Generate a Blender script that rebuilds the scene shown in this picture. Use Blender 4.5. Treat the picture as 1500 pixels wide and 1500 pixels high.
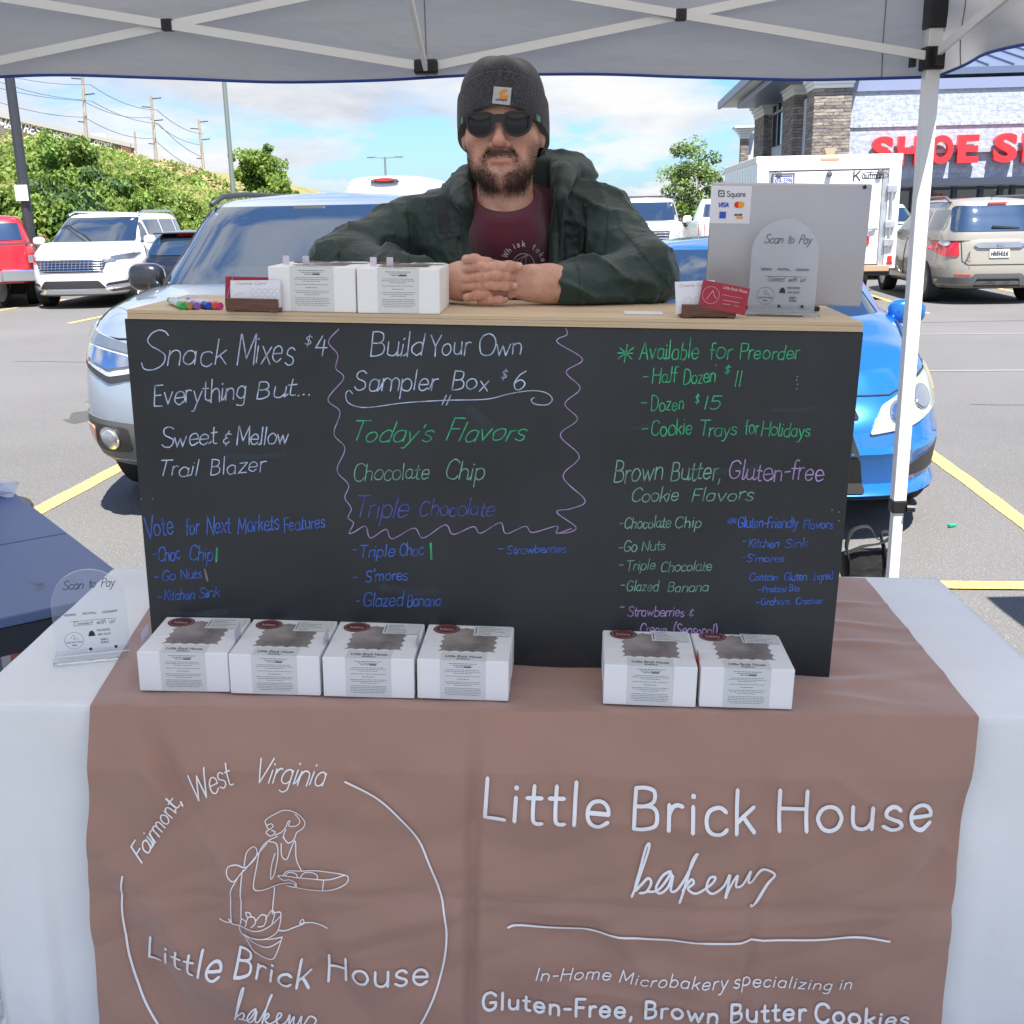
import bpy, bmesh, math, random, time
import numpy as np
from mathutils import Vector, Matrix
from mathutils.bvhtree import BVHTree
for o in list(bpy.data.objects): bpy.data.objects.remove(o)
SC = bpy.context.scene
COL = SC.collection
R = math.radians
PI = math.pi
rng = random.Random(7)
nr = np.random.RandomState(5)
# ------------------------------------------------------------------ camera
F_PX = 1602.0; TH = R(15.33); RO = math.atan2(115, 5850); EYE = Vector((0, 0, 1.6))
cf = Vector((0, math.cos(TH), -math.sin(TH))); r0 = Vector((1, 0, 0)); u0 = r0.cross(cf)
cr = math.cos(RO)*r0 - math.sin(RO)*u0; cu = math.sin(RO)*r0 + math.cos(RO)*u0
cam_d = bpy.data.cameras.new('camera'); cam = bpy.data.objects.new('camera', cam_d); COL.objects.link(cam)
cam_d.sensor_width = 36; cam_d.sensor_fit = 'HORIZONTAL'; cam_d.lens = 36*F_PX/1500
cam_d.clip_start = .05; cam_d.clip_end = 3000
mw = Matrix((cr, cu, -cf)).transposed().to_4x4(); mw.translation = EYE; cam.matrix_world = mw
SC.camera = cam
# ------------------------------------------------------------------ light
SUN = Vector((.15, -.45, 1)).normalized()
EL = math.asin(SUN.z); AZ = math.atan2(SUN.x, SUN.y)
W = bpy.data.worlds.new('World'); SC.world = W; W.use_nodes = True
nt = W.node_tree; N = nt.nodes; L = nt.links
for n in list(N): N.remove(n)
out = N.new('ShaderNodeOutputWorld'); bg = N.new('ShaderNodeBackground'); bg.inputs[1].default_value = .085
sky = N.new('ShaderNodeTexSky'); sky.sky_type = 'NISHITA'; sky.sun_disc = False
sky.sun_elevation = EL; sky.sun_rotation = AZ; sky.air_density = 1.15; sky.dust_density = 0.6; sky.ozone_density = 1.4
tc = N.new('ShaderNodeTexCoord'); sep = N.new('ShaderNodeSeparateXYZ'); L.new(tc.outputs['Generated'], sep.inputs[0])
def wm(op, a, b=None, clamp=False):
    n = N.new('ShaderNodeMath'); n.operation = op; n.use_clamp = clamp
    for i, v in enumerate((a, b)):
        if v is None: continue
        if isinstance(v, (int, float)): n.inputs[i].default_value = v
        else: L.new(v, n.inputs[i])
    return n.outputs[0]
zc = wm('ADD', wm('MAXIMUM', sep.outputs[2], 0.0), .24)
cx = wm('DIVIDE', sep.outputs[0], zc); cy = wm('DIVIDE', sep.outputs[1], zc)
cmb = N.new('ShaderNodeCombineXYZ'); L.new(cx, cmb.inputs[0]); L.new(cy, cmb.inputs[1])
def wnoise(scale, detail, rough, seed, dist=.0):
    n = N.new('ShaderNodeTexNoise'); n.noise_dimensions = '4D'; n.inputs['W'].default_value = seed
    n.inputs['Scale'].default_value = scale; n.inputs['Detail'].default_value = detail
    n.inputs['Roughness'].default_value = rough; n.inputs['Distortion'].default_value = dist
    L.new(cmb.outputs[0], n.inputs['Vector']); return n.outputs[0]
def wramp(fac, stops):
    n = N.new('ShaderNodeValToRGB'); L.new(fac, n.inputs[0]); e = n.color_ramp.elements
    while len(e) < len(stops): e.new(.5)
    for k, (p, c) in enumerate(stops): e[k].position = p; e[k].color = (c, c, c, 1) if isinstance(c, float) else (*c, 1)
    return n.outputs[0]
cover = wramp(wm('SUBTRACT', wnoise(1.25, 10, .60, 2.4, .25), wm('MULTIPLY', wm('MAXIMUM', wm('SUBTRACT', sep.outputs[2], .35), 0.0), .22)), [(.44, 0.0), (.49, .7), (.56, 1.0)])
shade = wramp(wnoise(1.7, 8, .6, 8.1, .2), [(.34, (1.75, 1.88, 2.15)), (.56, (2.7, 2.7, 2.7))])
tint = N.new('ShaderNodeMix'); tint.data_type = 'RGBA'; tint.blend_type = 'MULTIPLY'; tint.inputs[0].default_value = 1
L.new(sky.outputs[0], tint.inputs[6]); tint.inputs[7].default_value = (.26, .39, .60, 1)
mx = N.new('ShaderNodeMix'); mx.data_type = 'RGBA'
L.new(cover, mx.inputs[0]); L.new(tint.outputs[2], mx.inputs[6]); L.new(shade, mx.inputs[7])
L.new(mx.outputs[2], bg.inputs[0]); L.new(bg.outputs[0], out.inputs[0])
sd = bpy.data.lights.new('sun', 'SUN'); sun = bpy.data.objects.new('sun', sd); COL.objects.link(sun)
sd.energy = 3.0; sd.angle = R(.5); sd.color = (1, .95, .86)
sun.rotation_euler = SUN.to_track_quat('Z', 'Y').to_euler(); sun.location = (4, -10, 20)
VS = SC.view_settings; SC.display_settings.display_device = 'sRGB'
VS.view_transform = 'Standard'; VS.look = 'None'; VS.exposure = 2.12; VS.gamma = 1; VS.use_curve_mapping = False
SC.render.engine = 'CYCLES'
SC.render.resolution_x = SC.render.resolution_y = 1024
# ------------------------------------------------------------------ locating helpers (pixels of the 1500 px photo -> points of the place)
def ray(px, py): return cf + (px-750)/F_PX*cr - (py-750)/F_PX*cu
def hit(px, py, p, n):
    d = ray(px, py); t = (Vector(p)-EYE).dot(n)/d.dot(n); return EYE + t*d
def atz(px, py, z=0): return hit(px, py, (0, 0, z), Vector((0, 0, 1)))
def aty(px, py, y): return hit(px, py, (0, y, 0), Vector((0, 1, 0)))
# booth frame (the table stands on ground that falls a little to the right)
yaw, roll, lean = -0.0662, 0.0306, -0.0111
EX = Vector((math.cos(yaw)*math.cos(roll), math.sin(yaw)*math.cos(roll), -math.sin(roll)))
n_ = Vector((-math.sin(yaw), math.cos(yaw), 0)); EZ = EX.cross(n_).normalized()
EZ = (EZ*math.cos(lean)+n_*math.sin(lean)).normalized(); EY = EZ.cross(EX)
BO = Vector((-.0351, 1.8171, 1.6-.1779)) - .61*EZ
FR = Matrix((EX, EY, EZ)).transposed().to_4x4(); FR.translation = BO
def tol(P): d = Vector(P)-BO; return Vector((d.dot(EX), d.dot(EY), d.dot(EZ)))
def wl(a, b, c): return FR @ Vector((a, b, c))
def lz(px, py, z): return tol(hit(px, py, wl(0, 0, z), EZ))
def ly(px, py, y): return tol(hit(px, py, wl(0, y, 0), EY))
# lot frame: the parking rows and the shop share one direction
LA = R(5.0); LX = Vector((math.cos(LA), -math.sin(LA), 0)); LY = Vector((math.sin(LA), math.cos(LA), 0))
def lot(a, b, c=0): return LX*a + LY*b + Vector((0, 0, c))
def tolot(P): P = Vector(P); return Vector((P.dot(LX), P.dot(LY), P.z))
def lotM(a, b, c=0, rz=0): return Matrix.Translation(lot(a, b, c)) @ Matrix.Rotation(-LA+rz, 4, 'Z')
# ------------------------------------------------------------------ materials
MC = {}
def mat(name, col, rough=.6, metal=0., var=None, bump=None, spec=.5, coat=0., trans=0., alpha=1., ior=1.45, emit=None, sheen=0., col2=None, grain=None, stretch=None, transl=0., wave=None):
    """var=(scale, amount, detail) colour mottling; bump=(scale, strength, distance); grain=(scale, threshold, colour) specks"""
    if name in MC: return MC[name]
    m = bpy.data.materials.new(name); MC[name] = m; m.use_nodes = True
    t = m.node_tree; b = t.nodes['Principled BSDF']; o = t.nodes['Material Output']
    b.inputs['Base Color'].default_value = (*col, 1); b.inputs['Roughness'].default_value = rough
    b.inputs['Metallic'].default_value = metal; b.inputs['Specular IOR Level'].default_value = spec
    b.inputs['Coat Weight'].default_value = coat; b.inputs['Coat Roughness'].default_value = .04
    b.inputs['Transmission Weight'].default_value = trans; b.inputs['IOR'].default_value = ior
    b.inputs['Alpha'].default_value = alpha
    if sheen: b.inputs['Sheen Weight'].default_value = sheen
    if emit: b.inputs['Emission Color'].default_value = (*emit[:3], 1); b.inputs['Emission Strength'].default_value = emit[3]
    tx = t.nodes.new('ShaderNodeTexCoord'); vec = tx.outputs['Object']
    if stretch:
        mp = t.nodes.new('ShaderNodeMapping'); mp.inputs['Scale'].default_value = stretch; t.links.new(vec, mp.inputs[0]); vec = mp.outputs[0]
    def noise(s, d=4, r=.55, src=None):
        n = t.nodes.new('ShaderNodeTexNoise'); n.inputs['Scale'].default_value = s; n.inputs['Detail'].default_value = d
        n.inputs['Roughness'].default_value = r; t.links.new(src or vec, n.inputs['Vector']); return n.outputs[0]
    src = None
    if var:
        rp = t.nodes.new('ShaderNodeValToRGB'); t.links.new(noise(var[0], var[2] if len(var) > 2 else 4), rp.inputs[0])
        a = var[1]; c2 = col2 or tuple(min(1, c*(1+a)) for c in col); c1 = col if col2 else tuple(c*(1-a) for c in col)
        rp.color_ramp.elements[0].position = .32; rp.color_ramp.elements[0].color = (*c1, 1)
        rp.color_ramp.elements[1].position = .68; rp.color_ramp.elements[1].color = (*c2, 1); src = rp.outputs[0]
    if grain:
        for g in (grain if isinstance(grain, list) else [grain]):
            rp = t.nodes.new('ShaderNodeValToRGB'); t.links.new(noise(g[0], 2, .5), rp.inputs[0])
            rp.color_ramp.elements[0].position = g[1]; rp.color_ramp.elements[0].color = (0, 0, 0, 1)
            rp.color_ramp.elements[1].position = g[1]+.06; rp.color_ramp.elements[1].color = (1, 1, 1, 1)
            mxx = t.nodes.new('ShaderNodeMix'); mxx.data_type = 'RGBA'; t.links.new(rp.outputs[0], mxx.inputs[0])
            if src: t.links.new(src, mxx.inputs[6])
            else: mxx.inputs[6].default_value = (*col, 1)
            mxx.inputs[7].default_value = (*g[2], 1); src = mxx.outputs[2]
    if src: t.links.new(src, b.inputs['Base Color'])
    if bump:
        bn = t.nodes.new('ShaderNodeBump'); bn.inputs['Strength'].default_value = bump[1]; bn.inputs['Distance'].default_value = bump[2] if len(bump) > 2 else .01
        t.links.new(noise(bump[0], 5), bn.inputs['Height']); t.links.new(bn.outputs[0], b.inputs['Normal'])
    if transl:
        tb = t.nodes.new('ShaderNodeBsdfTranslucent'); tb.inputs[0].default_value = (*col, 1)
        if src: t.links.new(src, tb.inputs[0])
        ms = t.nodes.new('ShaderNodeMixShader'); ms.inputs[0].default_value = transl
        t.links.new(b.outputs[0], ms.inputs[1]); t.links.new(tb.outputs[0], ms.inputs[2]); t.links.new(ms.outputs[0], o.inputs[0])
    return m
# ------------------------------------------------------------------ mesh builder
class MB:
    def __init__(s): s.v = []; s.f = []; s.m = []; s.mi = 0
    def add(s, vs, fs):
        o = len(s.v); s.v += [tuple(v) for v in vs]; s.f += [tuple(i+o for i in f) for f in fs]; s.m += [s.mi]*len(fs); return s
    def box(s, x0, x1, y0, y1, z0, z1, M=None):
        vs = [Vector((x, y, z)) for z in (z0, z1) for y in (y0, y1) for x in (x0, x1)]
        if M is not None: vs = [M @ v for v in vs]
        return s.add(vs, [(0, 2, 3, 1), (4, 5, 7, 6), (0, 1, 5, 4), (1, 3, 7, 5), (3, 2, 6, 7), (2, 0, 4, 6)])
    def bbox(s, x0, x1, y0, y1, z0, z1, b, M=None, seg=2):
        bm = bmesh.new(); bmesh.ops.create_cube(bm, size=1)
        for v in bm.verts: v.co = Vector(((x0+x1)/2+v.co.x*(x1-x0), (y0+y1)/2+v.co.y*(y1-y0), (z0+z1)/2+v.co.z*(z1-z0)))
        bmesh.ops.bevel(bm, geom=bm.edges[:], offset=b, segments=seg, affect='EDGES', profile=.5)
        vs = [v.co.copy() if M is None else M @ v.co for v in bm.verts]; bm.verts.index_update()
        fs = [tuple(v.index for v in f.verts) for f in bm.faces]; bm.free(); return s.add(vs, fs)
    def bar(s, a, b, w, h=None, up=(0, 0, 1)):
        a = Vector(a); b = Vector(b); d = (b-a); l = d.length; d.normalize(); h = h or w
        x = d.cross(Vector(up)); x = x.normalized() if x.length > 1e-4 else Vector((1, 0, 0)); z = x.cross(d)
        M = Matrix((x, d, z)).transposed().to_4x4(); M.translation = a
        return s.box(-w/2, w/2, 0, l, -h/2, h/2, M)
    def tube(s, pts, r, n=8, cap=True, closed=False):
        pts = [Vector(p) for p in pts]; k = len(pts); rr = r if isinstance(r, (list, tuple)) else [r]*k; vs = []; ref = None
        for i, p in enumerate(pts):
            if closed: d = pts[(i+1) % k]-pts[i-1]
            else: d = pts[min(i+1, k-1)]-pts[max(i-1, 0)]
            d.normalize()
            if ref is None: ref = d.orthogonal().normalized()
            ref = (ref-d*ref.dot(d)).normalized(); q = d.cross(ref)
            for j in range(n):
                a = 2*PI*j/n; vs.append(p+(ref*math.cos(a)+q*math.sin(a))*rr[i])
        fs = []
        for i in range(k if closed else k-1):
            i2 = (i+1) % k
            for j in range(n): j2 = (j+1) % n; fs.append((i*n+j, i*n+j2, i2*n+j2, i2*n+j))
        if cap and not closed: fs.append(tuple(range(n))[::-1]); fs.append(tuple((k-1)*n+j for j in range(n)))
        return s.add(vs, fs)
    def lathe(s, prof, n=24, M=None, axis='Z'):
        vs = []; k = len(prof)
        for (r, z) in prof:
            for j in range(n):
                a = 2*PI*j/n; c = (r*math.cos(a), r*math.sin(a), z)
                v = Vector(c) if axis == 'Z' else (Vector((z, c[0], c[1])) if axis == 'X' else Vector((c[0], z, c[1])))
                vs.append(M @ v if M is not None else v)
        fs = [(i*n+j, i*n+(j+1) % n, (i+1)*n+(j+1) % n, (i+1)*n+j) for i in range(k-1) for j in range(n)]
        fs += [tuple(range(n)), tuple((k-1)*n+j for j in range(n))]
        return s.add(vs, fs)
    def prism(s, outl, h0, h1, M=None):
        n = len(outl); vs = [Vector((x, y, h0)) for x, y in outl]+[Vector((x, y, h1)) for x, y in outl]
        if M is not None: vs = [M @ v for v in vs]
        return s.add(vs, [tuple(range(n))[::-1], tuple(range(n, 2*n))]+[(i, (i+1) % n, n+(i+1) % n, n+i) for i in range(n)])
    def grid(s, fn, nu, nv, closed_u=False):
        vs = [fn(i/nu, j/nv) for j in range(nv+1) for i in range(nu+1)]; w = nu+1
        return s.add(vs, [(j*w+i, j*w+i+1, (j+1)*w+i+1, (j+1)*w+i) for j in range(nv) for i in range(nu)])
    def build(s, name, mats, parent=None, off=None, smooth=False, kind=None, label=None, fixn=True):
        me = bpy.data.meshes.new(name); vs = s.v
        if off is not None: off = Vector(off); vs = [(v[0]-off.x, v[1]-off.y, v[2]-off.z) for v in vs]
        me.from_pydata(vs, [], s.f); me.update()
        for m in (mats if isinstance(mats, (list, tuple)) else [mats]): me.materials.append(m)
        if any(s.m): me.polygons.foreach_set('material_index', s.m)
        if fixn:
            bm = bmesh.new(); bm.from_mesh(me); bmesh.ops.recalc_face_normals(bm, faces=bm.faces[:]); bm.to_mesh(me); bm.free()
        if smooth:
            me.polygons.foreach_set('use_smooth', [True]*len(me.polygons))
            if smooth is not True: 
                try: me.set_sharp_from_angle(angle=R(smooth))
                except Exception: pass
        o = bpy.data.objects.new(name, me); COL.objects.link(o)
        if parent: o.parent = parent
        if kind: o['kind'] = kind
        if label: o['label'] = label
        return o
def thing(name, label, cat, M=None, group=None):
    o = bpy.data.objects.new(name, None); COL.objects.link(o); o.empty_display_size = .1
    if M is not None: o.matrix_world = M if isinstance(M, Matrix) else Matrix.Translation(Vector(M))
    tag(o, label, cat, group); return o
def tag(o, label, cat, group=None):
    o['label'] = label; o['category'] = cat
    if group: o['group'] = group
    return o
def struct(o): o['kind'] = 'structure'; return o
def kids(o): return [c for c in bpy.data.objects if c.parent == o]
def dup(root, M, label, group=None):
    def cp(o, par):
        c = o.copy(); COL.objects.link(c); c.parent = par
        for ch in kids(o):
            if ch.name != c.name: cp(ch, c)
        return c
    r = cp(root, None); r.matrix_world = M; r['label'] = label
    if group: r['group'] = group
    return r
# ------------------------------------------------------------------ stroke lettering
GL = {}
def _g(s):
    for ln in s.strip().split('\n'):
        p = ln.split('|'); GL[p[0]] = (float(p[1]), [[tuple(float(q) for q in a.split(',')) for a in st.split()] for st in p[2].split(';')])
_g("""A|9|0,0 4.2,14;4.2,14 8.4,0;1.6,5 6.8,5
B|8.5|1,0 1,14;1,14 4,14 6.6,12.6 6.6,9 4,7.5 1,7.5;4,7.5 6.5,7 7.8,4.8 7.3,1.4 4,0 1,0
C|9.5|9,11.5 7,13.6 4.5,14 1.8,12.2 .6,8.5 .6,5 2,1.6 4.8,0 7.2,.5 9,2.4
D|10|1,0 1,14;1,14 4,14 7.6,12 9,7 7.6,2 4,0 1,0
E|7.5|7,14 1,14;1,14 1,0;1,0 7,0;1,7.3 6.2,7.3
F|7|7,14 1,14;1,14 1,0;1,7.3 6,7.3
G|10|9,11.5 7,13.6 4.5,14 1.8,12.2 .6,8.5 .6,5 2,1.6 4.8,0 7.5,.8 9,3 9,6;9,6 5.5,6
H|10|1,0 1,14;9,0 9,14;1,7.3 9,7.3
I|2.5|1.2,0 1.2,14
J|6|5,14 5,3 3.8,.5 2,0 .4,1.2
K|8.5|1,0 1,14;8,14 1,5.5;3.4,8.3 8.4,0
L|7|1,14 1,0;1,0 7,0
M|12|1,0 1.6,14;1.6,14 6,3;6,3 10.4,14;10.4,14 11,0
N|10|1,0 1,14;1,14 9,0;9,0 9,14
O|11|5.5,14 2.2,12.6 .6,9 .6,5 2.2,1.4 5.5,0 8.8,1.4 10.4,5 10.4,9 8.8,12.6 5.5,14
P|8|1,0 1,14;1,14 4.5,14 7.2,12.6 7.2,8.4 4.5,7 1,7
Q|11|5.5,14 2.2,12.6 .6,9 .6,5 2.2,1.4 5.5,0 8.8,1.4 10.4,5 10.4,9 8.8,12.6 5.5,14;6.5,3.5 10.5,-1
R|8.5|1,0 1,14;1,14 4.5,14 7,12.8 7,8.6 4.5,7.2 1,7.2;4.4,7.2 8.2,0
S|8.5|7.6,12.2 6.2,13.7 4,14 1.6,13 1,10.6 2.4,8.3 5.4,6.8 7.6,5 7.8,2.4 6.2,.4 3.8,0 1.6,.7 .4,2.4
T|8.5|0,14 8.5,14;4.2,14 4.2,0
U|9.5|1,14 1,4.5 2.2,1.2 4.8,0 7.4,1.2 8.6,4.5 8.6,14
V|9|0,14 4.5,0;4.5,0 9,14
W|13|0,14 3.4,0;3.4,0 6.5,12;6.5,12 9.6,0;9.6,0 13,14
X|8.5|0,14 8.5,0;8.5,14 0,0
Y|8.5|0,14 4.2,7;8.5,14 4.2,7;4.2,7 4.2,0
Z|8.5|.5,14 8,14;8,14 .5,0;.5,0 8,0
a|8|7,7.6 7,0;7,5.8 5.8,7.6 3.9,8.2 1.8,7.2 .7,4.9 .9,2.2 2.3,.4 4.2,0 6,.8 7,2.6
b|8|1,14 1,0;1,5.6 2.3,7.6 4.2,8.2 6.2,7.2 7.3,4.9 7,2.2 5.6,.4 3.8,0 2,.8 1,2.6
c|7|6.6,6.8 5.2,8 3.6,8.1 1.6,7 .7,4.6 1,2 2.4,.4 4.2,0 5.6,.4 6.8,1.6
d|8|7,14 7,0;7,5.8 5.8,7.6 3.9,8.2 1.8,7.2 .7,4.9 .9,2.2 2.3,.4 4.2,0 6,.8 7,2.6
e|7.8|.9,4.2 7,4.2;7,4.2 6.8,6 5.6,7.7 3.8,8.2 1.8,7.2 .7,4.9 .9,2.2 2.3,.4 4.4,0 6.8,1.7
f|5|5.4,13.2 4.2,14 2.8,13.4 2.2,11.5 2.2,0;.2,8 4.8,8
g|8|7,7.8 7,-2 6,-4.4 3.8,-5.2 1.4,-4.2;7,5.8 5.8,7.6 3.9,8.2 1.8,7.2 .7,4.9 .9,2.2 2.3,.4 4.2,0 6,.8 7,2.6
h|7.8|1,14 1,0;1,5.4 2.2,7.4 4,8.2 6,7.4 6.8,5 6.8,0
i|2.6|1.2,8 1.2,0;1.05,11.2 1.2,11.6 1.4,11.2
j|3.4|2.2,8 2.2,-3 1.2,-5 -.6,-4.8;2.05,11.2 2.2,11.6 2.4,11.2
k|7|1,14 1,0;6.2,8 1,3.4;3,5.2 6.6,0
l|2.6|1.2,14 1.2,0
m|12|1,8 1,0;1,5.4 2,7.4 3.6,8.2 5.4,7.2 6,5 6,0;6,5.2 7,7.4 8.6,8.2 10.4,7.2 11,5 11,0
n|7.8|1,8 1,0;1,5.4 2.2,7.4 4,8.2 6,7.4 6.8,5 6.8,0
o|8.2|4.1,8.2 1.9,7.3 .7,5 .7,3.2 1.9,.9 4.1,0 6.3,.9 7.5,3.2 7.5,5 6.3,7.3 4.1,8.2
p|8|1,8 1,-5;1,5.6 2.3,7.6 4.2,8.2 6.2,7.2 7.3,4.9 7,2.2 5.6,.4 3.8,0 2,.8 1,2.6
q|8|7,7.8 7,-5;7,5.8 5.8,7.6 3.9,8.2 1.8,7.2 .7,4.9 .9,2.2 2.3,.4 4.2,0 6,.8 7,2.6
r|5|1,8 1,0;1,4.8 2,7.2 3.4,8.1 4.9,7.8
s|6.2|5.5,6.9 4.2,8 2.6,8 1.1,6.9 1.2,5.2 3,4.2 5,3.3 5.6,1.8 4.7,.4 2.8,0 .5,1.2
t|5|2.2,12 2.2,2.4 3.2,.3 5,.3;.2,8 4.6,8
u|7.8|1,8 1,3.2 1.8,.8 3.8,0 5.6,.8 6.8,3;6.8,8 6.8,0
v|7|.4,8 3.5,0;3.5,0 6.6,8
w|10.5|.4,8 2.9,0;2.9,0 5.2,7;5.2,7 7.6,0;7.6,0 10.1,8
x|6.8|.6,8 6.2,0;6.2,8 .6,0
y|7|.6,8 3.6,.4;6.6,8 3.4,-1 2,-4.6 .2,-5
z|6.8|.8,8 6,8;6,8 .6,0;.6,0 6.2,0
0|9|4.5,14 1.8,12.4 .8,8.5 .8,5.5 1.8,1.6 4.5,0 7.2,1.6 8.2,5.5 8.2,8.5 7.2,12.4 4.5,14
1|3.4|1.7,14 1.7,0
2|8|1,10.8 2,13.2 4.2,14 6.6,12.8 6.8,10 4.5,6 .6,0;.6,0 7.4,0
3|8|1,12.4 3,14 5.6,13.6 6.6,11 5.4,8.4 3,7.5;3,7.5 6,6.8 7.3,4.2 6.2,1.2 3.6,0 .8,1.4
4|8|4,14 .4,5;.4,5 8,5.4;6,11 6,-1
5|8|7,14 1.8,14;1.8,14 1.2,8;1.2,8 3.6,9 6.2,8 7.2,5 6,1.4 3.4,0 .8,1
6|8|6,14 3,11 1,6 1,3 2.6,.4 5,.2 7,2 7,5 5.4,7.2 3.2,7 1.2,4.6
7|8|.6,14 7.4,14;7.4,14 3,0
8|8|4,7.4 1.6,9 1.4,12 4,14 6.6,12 6.4,9 4,7.4 1.2,5.4 .8,2 4,0 7.2,2 6.8,5.4 4,7.4
9|8|7,10 5.4,7.4 3,7.2 1.2,9.4 1.6,12.6 4,14 6.4,12.8 7,10 6.4,4 4.4,0
$|8|6.8,11 4,12.2 1.6,10.4 2.4,8 5.6,6 6.4,3.4 4,1.6 1,2.8;4.1,14.4 3.9,-.8
-|5|.6,5.6 4.6,5.8
.|2.6|1,0 1.3,.3
,|2.6|1.4,.8 .6,-2.4
'|2.4|1.4,14 .9,11
(|5|4.2,15 1.6,10 1.4,4 3.6,-2
)|5|.8,15 3.4,10 3.6,4 1.4,-2
&|6|5,8.6 2.4,9 1,7 3,5;3,5 .8,3.4 1.2,.8 3.4,.4 5.2,1.6;3.2,11.5 3.2,9.5;3.2,0 3.2,-2
*|9|4.5,11.6 4.5,1;.6,9.6 8.4,3;8.4,9.6 .6,3;.2,6.3 8.8,6.3
!|3|1.3,14 1.3,4;1.1,.2 1.3,.6
/|5|4.4,14 .6,-1
""")
def catmull(P, n=6):
    if len(P) < 3: return P
    closed = abs(P[0][0]-P[-1][0])+abs(P[0][1]-P[-1][1]) < 1e-6
    Q = ([P[-2]]+P+[P[1]]) if closed else ([P[0]]+P+[P[-1]]); o = []
    for i in range(1, len(Q)-2):
        a, b, c, d = Q[i-1:i+3]
        for k in range(n):
            t = k/n; o.append(tuple(.5*(2*b[j]+(c[j]-a[j])*t+(2*a[j]-5*b[j]+4*c[j]-d[j])*t*t+(3*b[j]-a[j]-3*c[j]+d[j])*t**3) for j in (0, 1)))
    o.append(P[-1]); return o
def layout(txt, track=1.3, space=6.):
    x = 0; S = []
    for ch in txt:
        if ch == ' ': x += space; continue
        w, st = GL[ch]; S.append((x, ch, st)); x += w+track
    return S, x-track
def text_strokes(txt, p0, p1, h, slant=0., jit=0., track=1.3, space=6., arc=None, rs=None, join=False):
    """strokes in the coordinates of p0,p1 (y grows downward as in a picture); baseline p0->p1, cap height h"""
    S, Wd = layout(txt, track, space); p0 = Vector(p0); p1 = Vector(p1); d = p1-p0; sx = d.length/Wd; d.normalize(); up = Vector((d.y, -d.x)); o = []
    rs = rs or random.Random(len(txt)*31+ord(txt[0]))
    if join:
        for (xa, ca, _), (xb, cb_, _2) in zip(S, S[1:]):
            if ca in 'acdehiklmntu' and cb_ in 'hiklmnrtu' and xb-xa < GL[ca][0]+track+.1 and rs.random() < .75:
                e = xa+GL[ca][0]-(1.1 if ca in 'adhmnu' else .5); b2 = xb+(.9 if cb_ in 'bhiklmnprtu' else 1.6); h2 = 6.6 if cb_ in 'mnpru' else 1.6
                o.append([tuple(p0+d*((a+slant*b_)*sx)+up*(b_*h/14)) for a, b_ in catmull([(e, .5), ((e+b2)/2, .3 if h2 < 2 else 2.2), (b2, h2)])])
    for x, ch, st in S:
        jy = rs.uniform(-1, 1)*jit*1.2; js = 1+rs.uniform(-1, 1)*jit*.12; ja = rs.uniform(-1, 1)*jit*.06
        for P in st:
            Q = [(a+rs.uniform(-1, 1)*jit*.35, b+rs.uniform(-1, 1)*jit*.35) for a, b in P] if jit else P
            if P[0] == P[-1] and len(P) > 2: Q = Q[:-1]+[(Q[0][0]+jit*.8, Q[0][1]-jit*.2)]
            o.append([tuple(p0+d*((x+a*js+(slant+ja)*b)*sx)+up*((b*js+jy)*h/14)) for a, b in catmull(Q)])
    return o
def ribbon(mb, P, w, fn, tap=False):
    """flat ribbon of width w along the 2-D polyline P, laid on the surface fn(x, y)"""
    P = [p for i, p in enumerate(P) if i == 0 or (abs(p[0]-P[i-1][0])+abs(p[1]-P[i-1][1])) > 1e-7]
    if len(P) < 2: return
    Q = []
    mx_ = w*2.2
    for a, b in zip(P, P[1:]):
        n = max(1, int(math.hypot(b[0]-a[0], b[1]-a[1])/mx_)) if tap is not None else 1
        n = min(n, 40)
        for k in range(n): Q.append((a[0]+(b[0]-a[0])*k/n, a[1]+(b[1]-a[1])*k/n))
    Q.append(P[-1]); h = w/2; n = len(Q)
    def dr(i):
        a = Q[max(0, i-1)]; b = Q[min(n-1, i+1)]; l = math.hypot(b[0]-a[0], b[1]-a[1])
        if l < w*.3: a = Q[max(0, i-1)] if i else Q[0]; b = Q[i] if i else Q[1]; l = math.hypot(b[0]-a[0], b[1]-a[1]) or 1
        return ((b[0]-a[0])/l, (b[1]-a[1])/l)
    d0 = dr(0); d1 = dr(n-1); rows = [(Q[0][0]-d0[0]*h, Q[0][1]-d0[1]*h, d0, .3)]+[(q[0], q[1], dr(i), 1) for i, q in enumerate(Q)]+[(Q[-1][0]+d1[0]*h, Q[-1][1]+d1[1]*h, d1, .3)]
    vs = []
    for x, y, d, s in rows:
        vs.append(fn(x-d[1]*h*s, y+d[0]*h*s)); vs.append(fn(x+d[1]*h*s, y-d[0]*h*s))
    mb.add(vs, [(2*i, 2*i+1, 2*i+3, 2*i+2) for i in range(len(rows)-1)])
def write(mb, txt, p0, p1, h, w, fn, **k):
    for P in text_strokes(txt, p0, p1, h, **k): ribbon(mb, P, w, fn)
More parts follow.
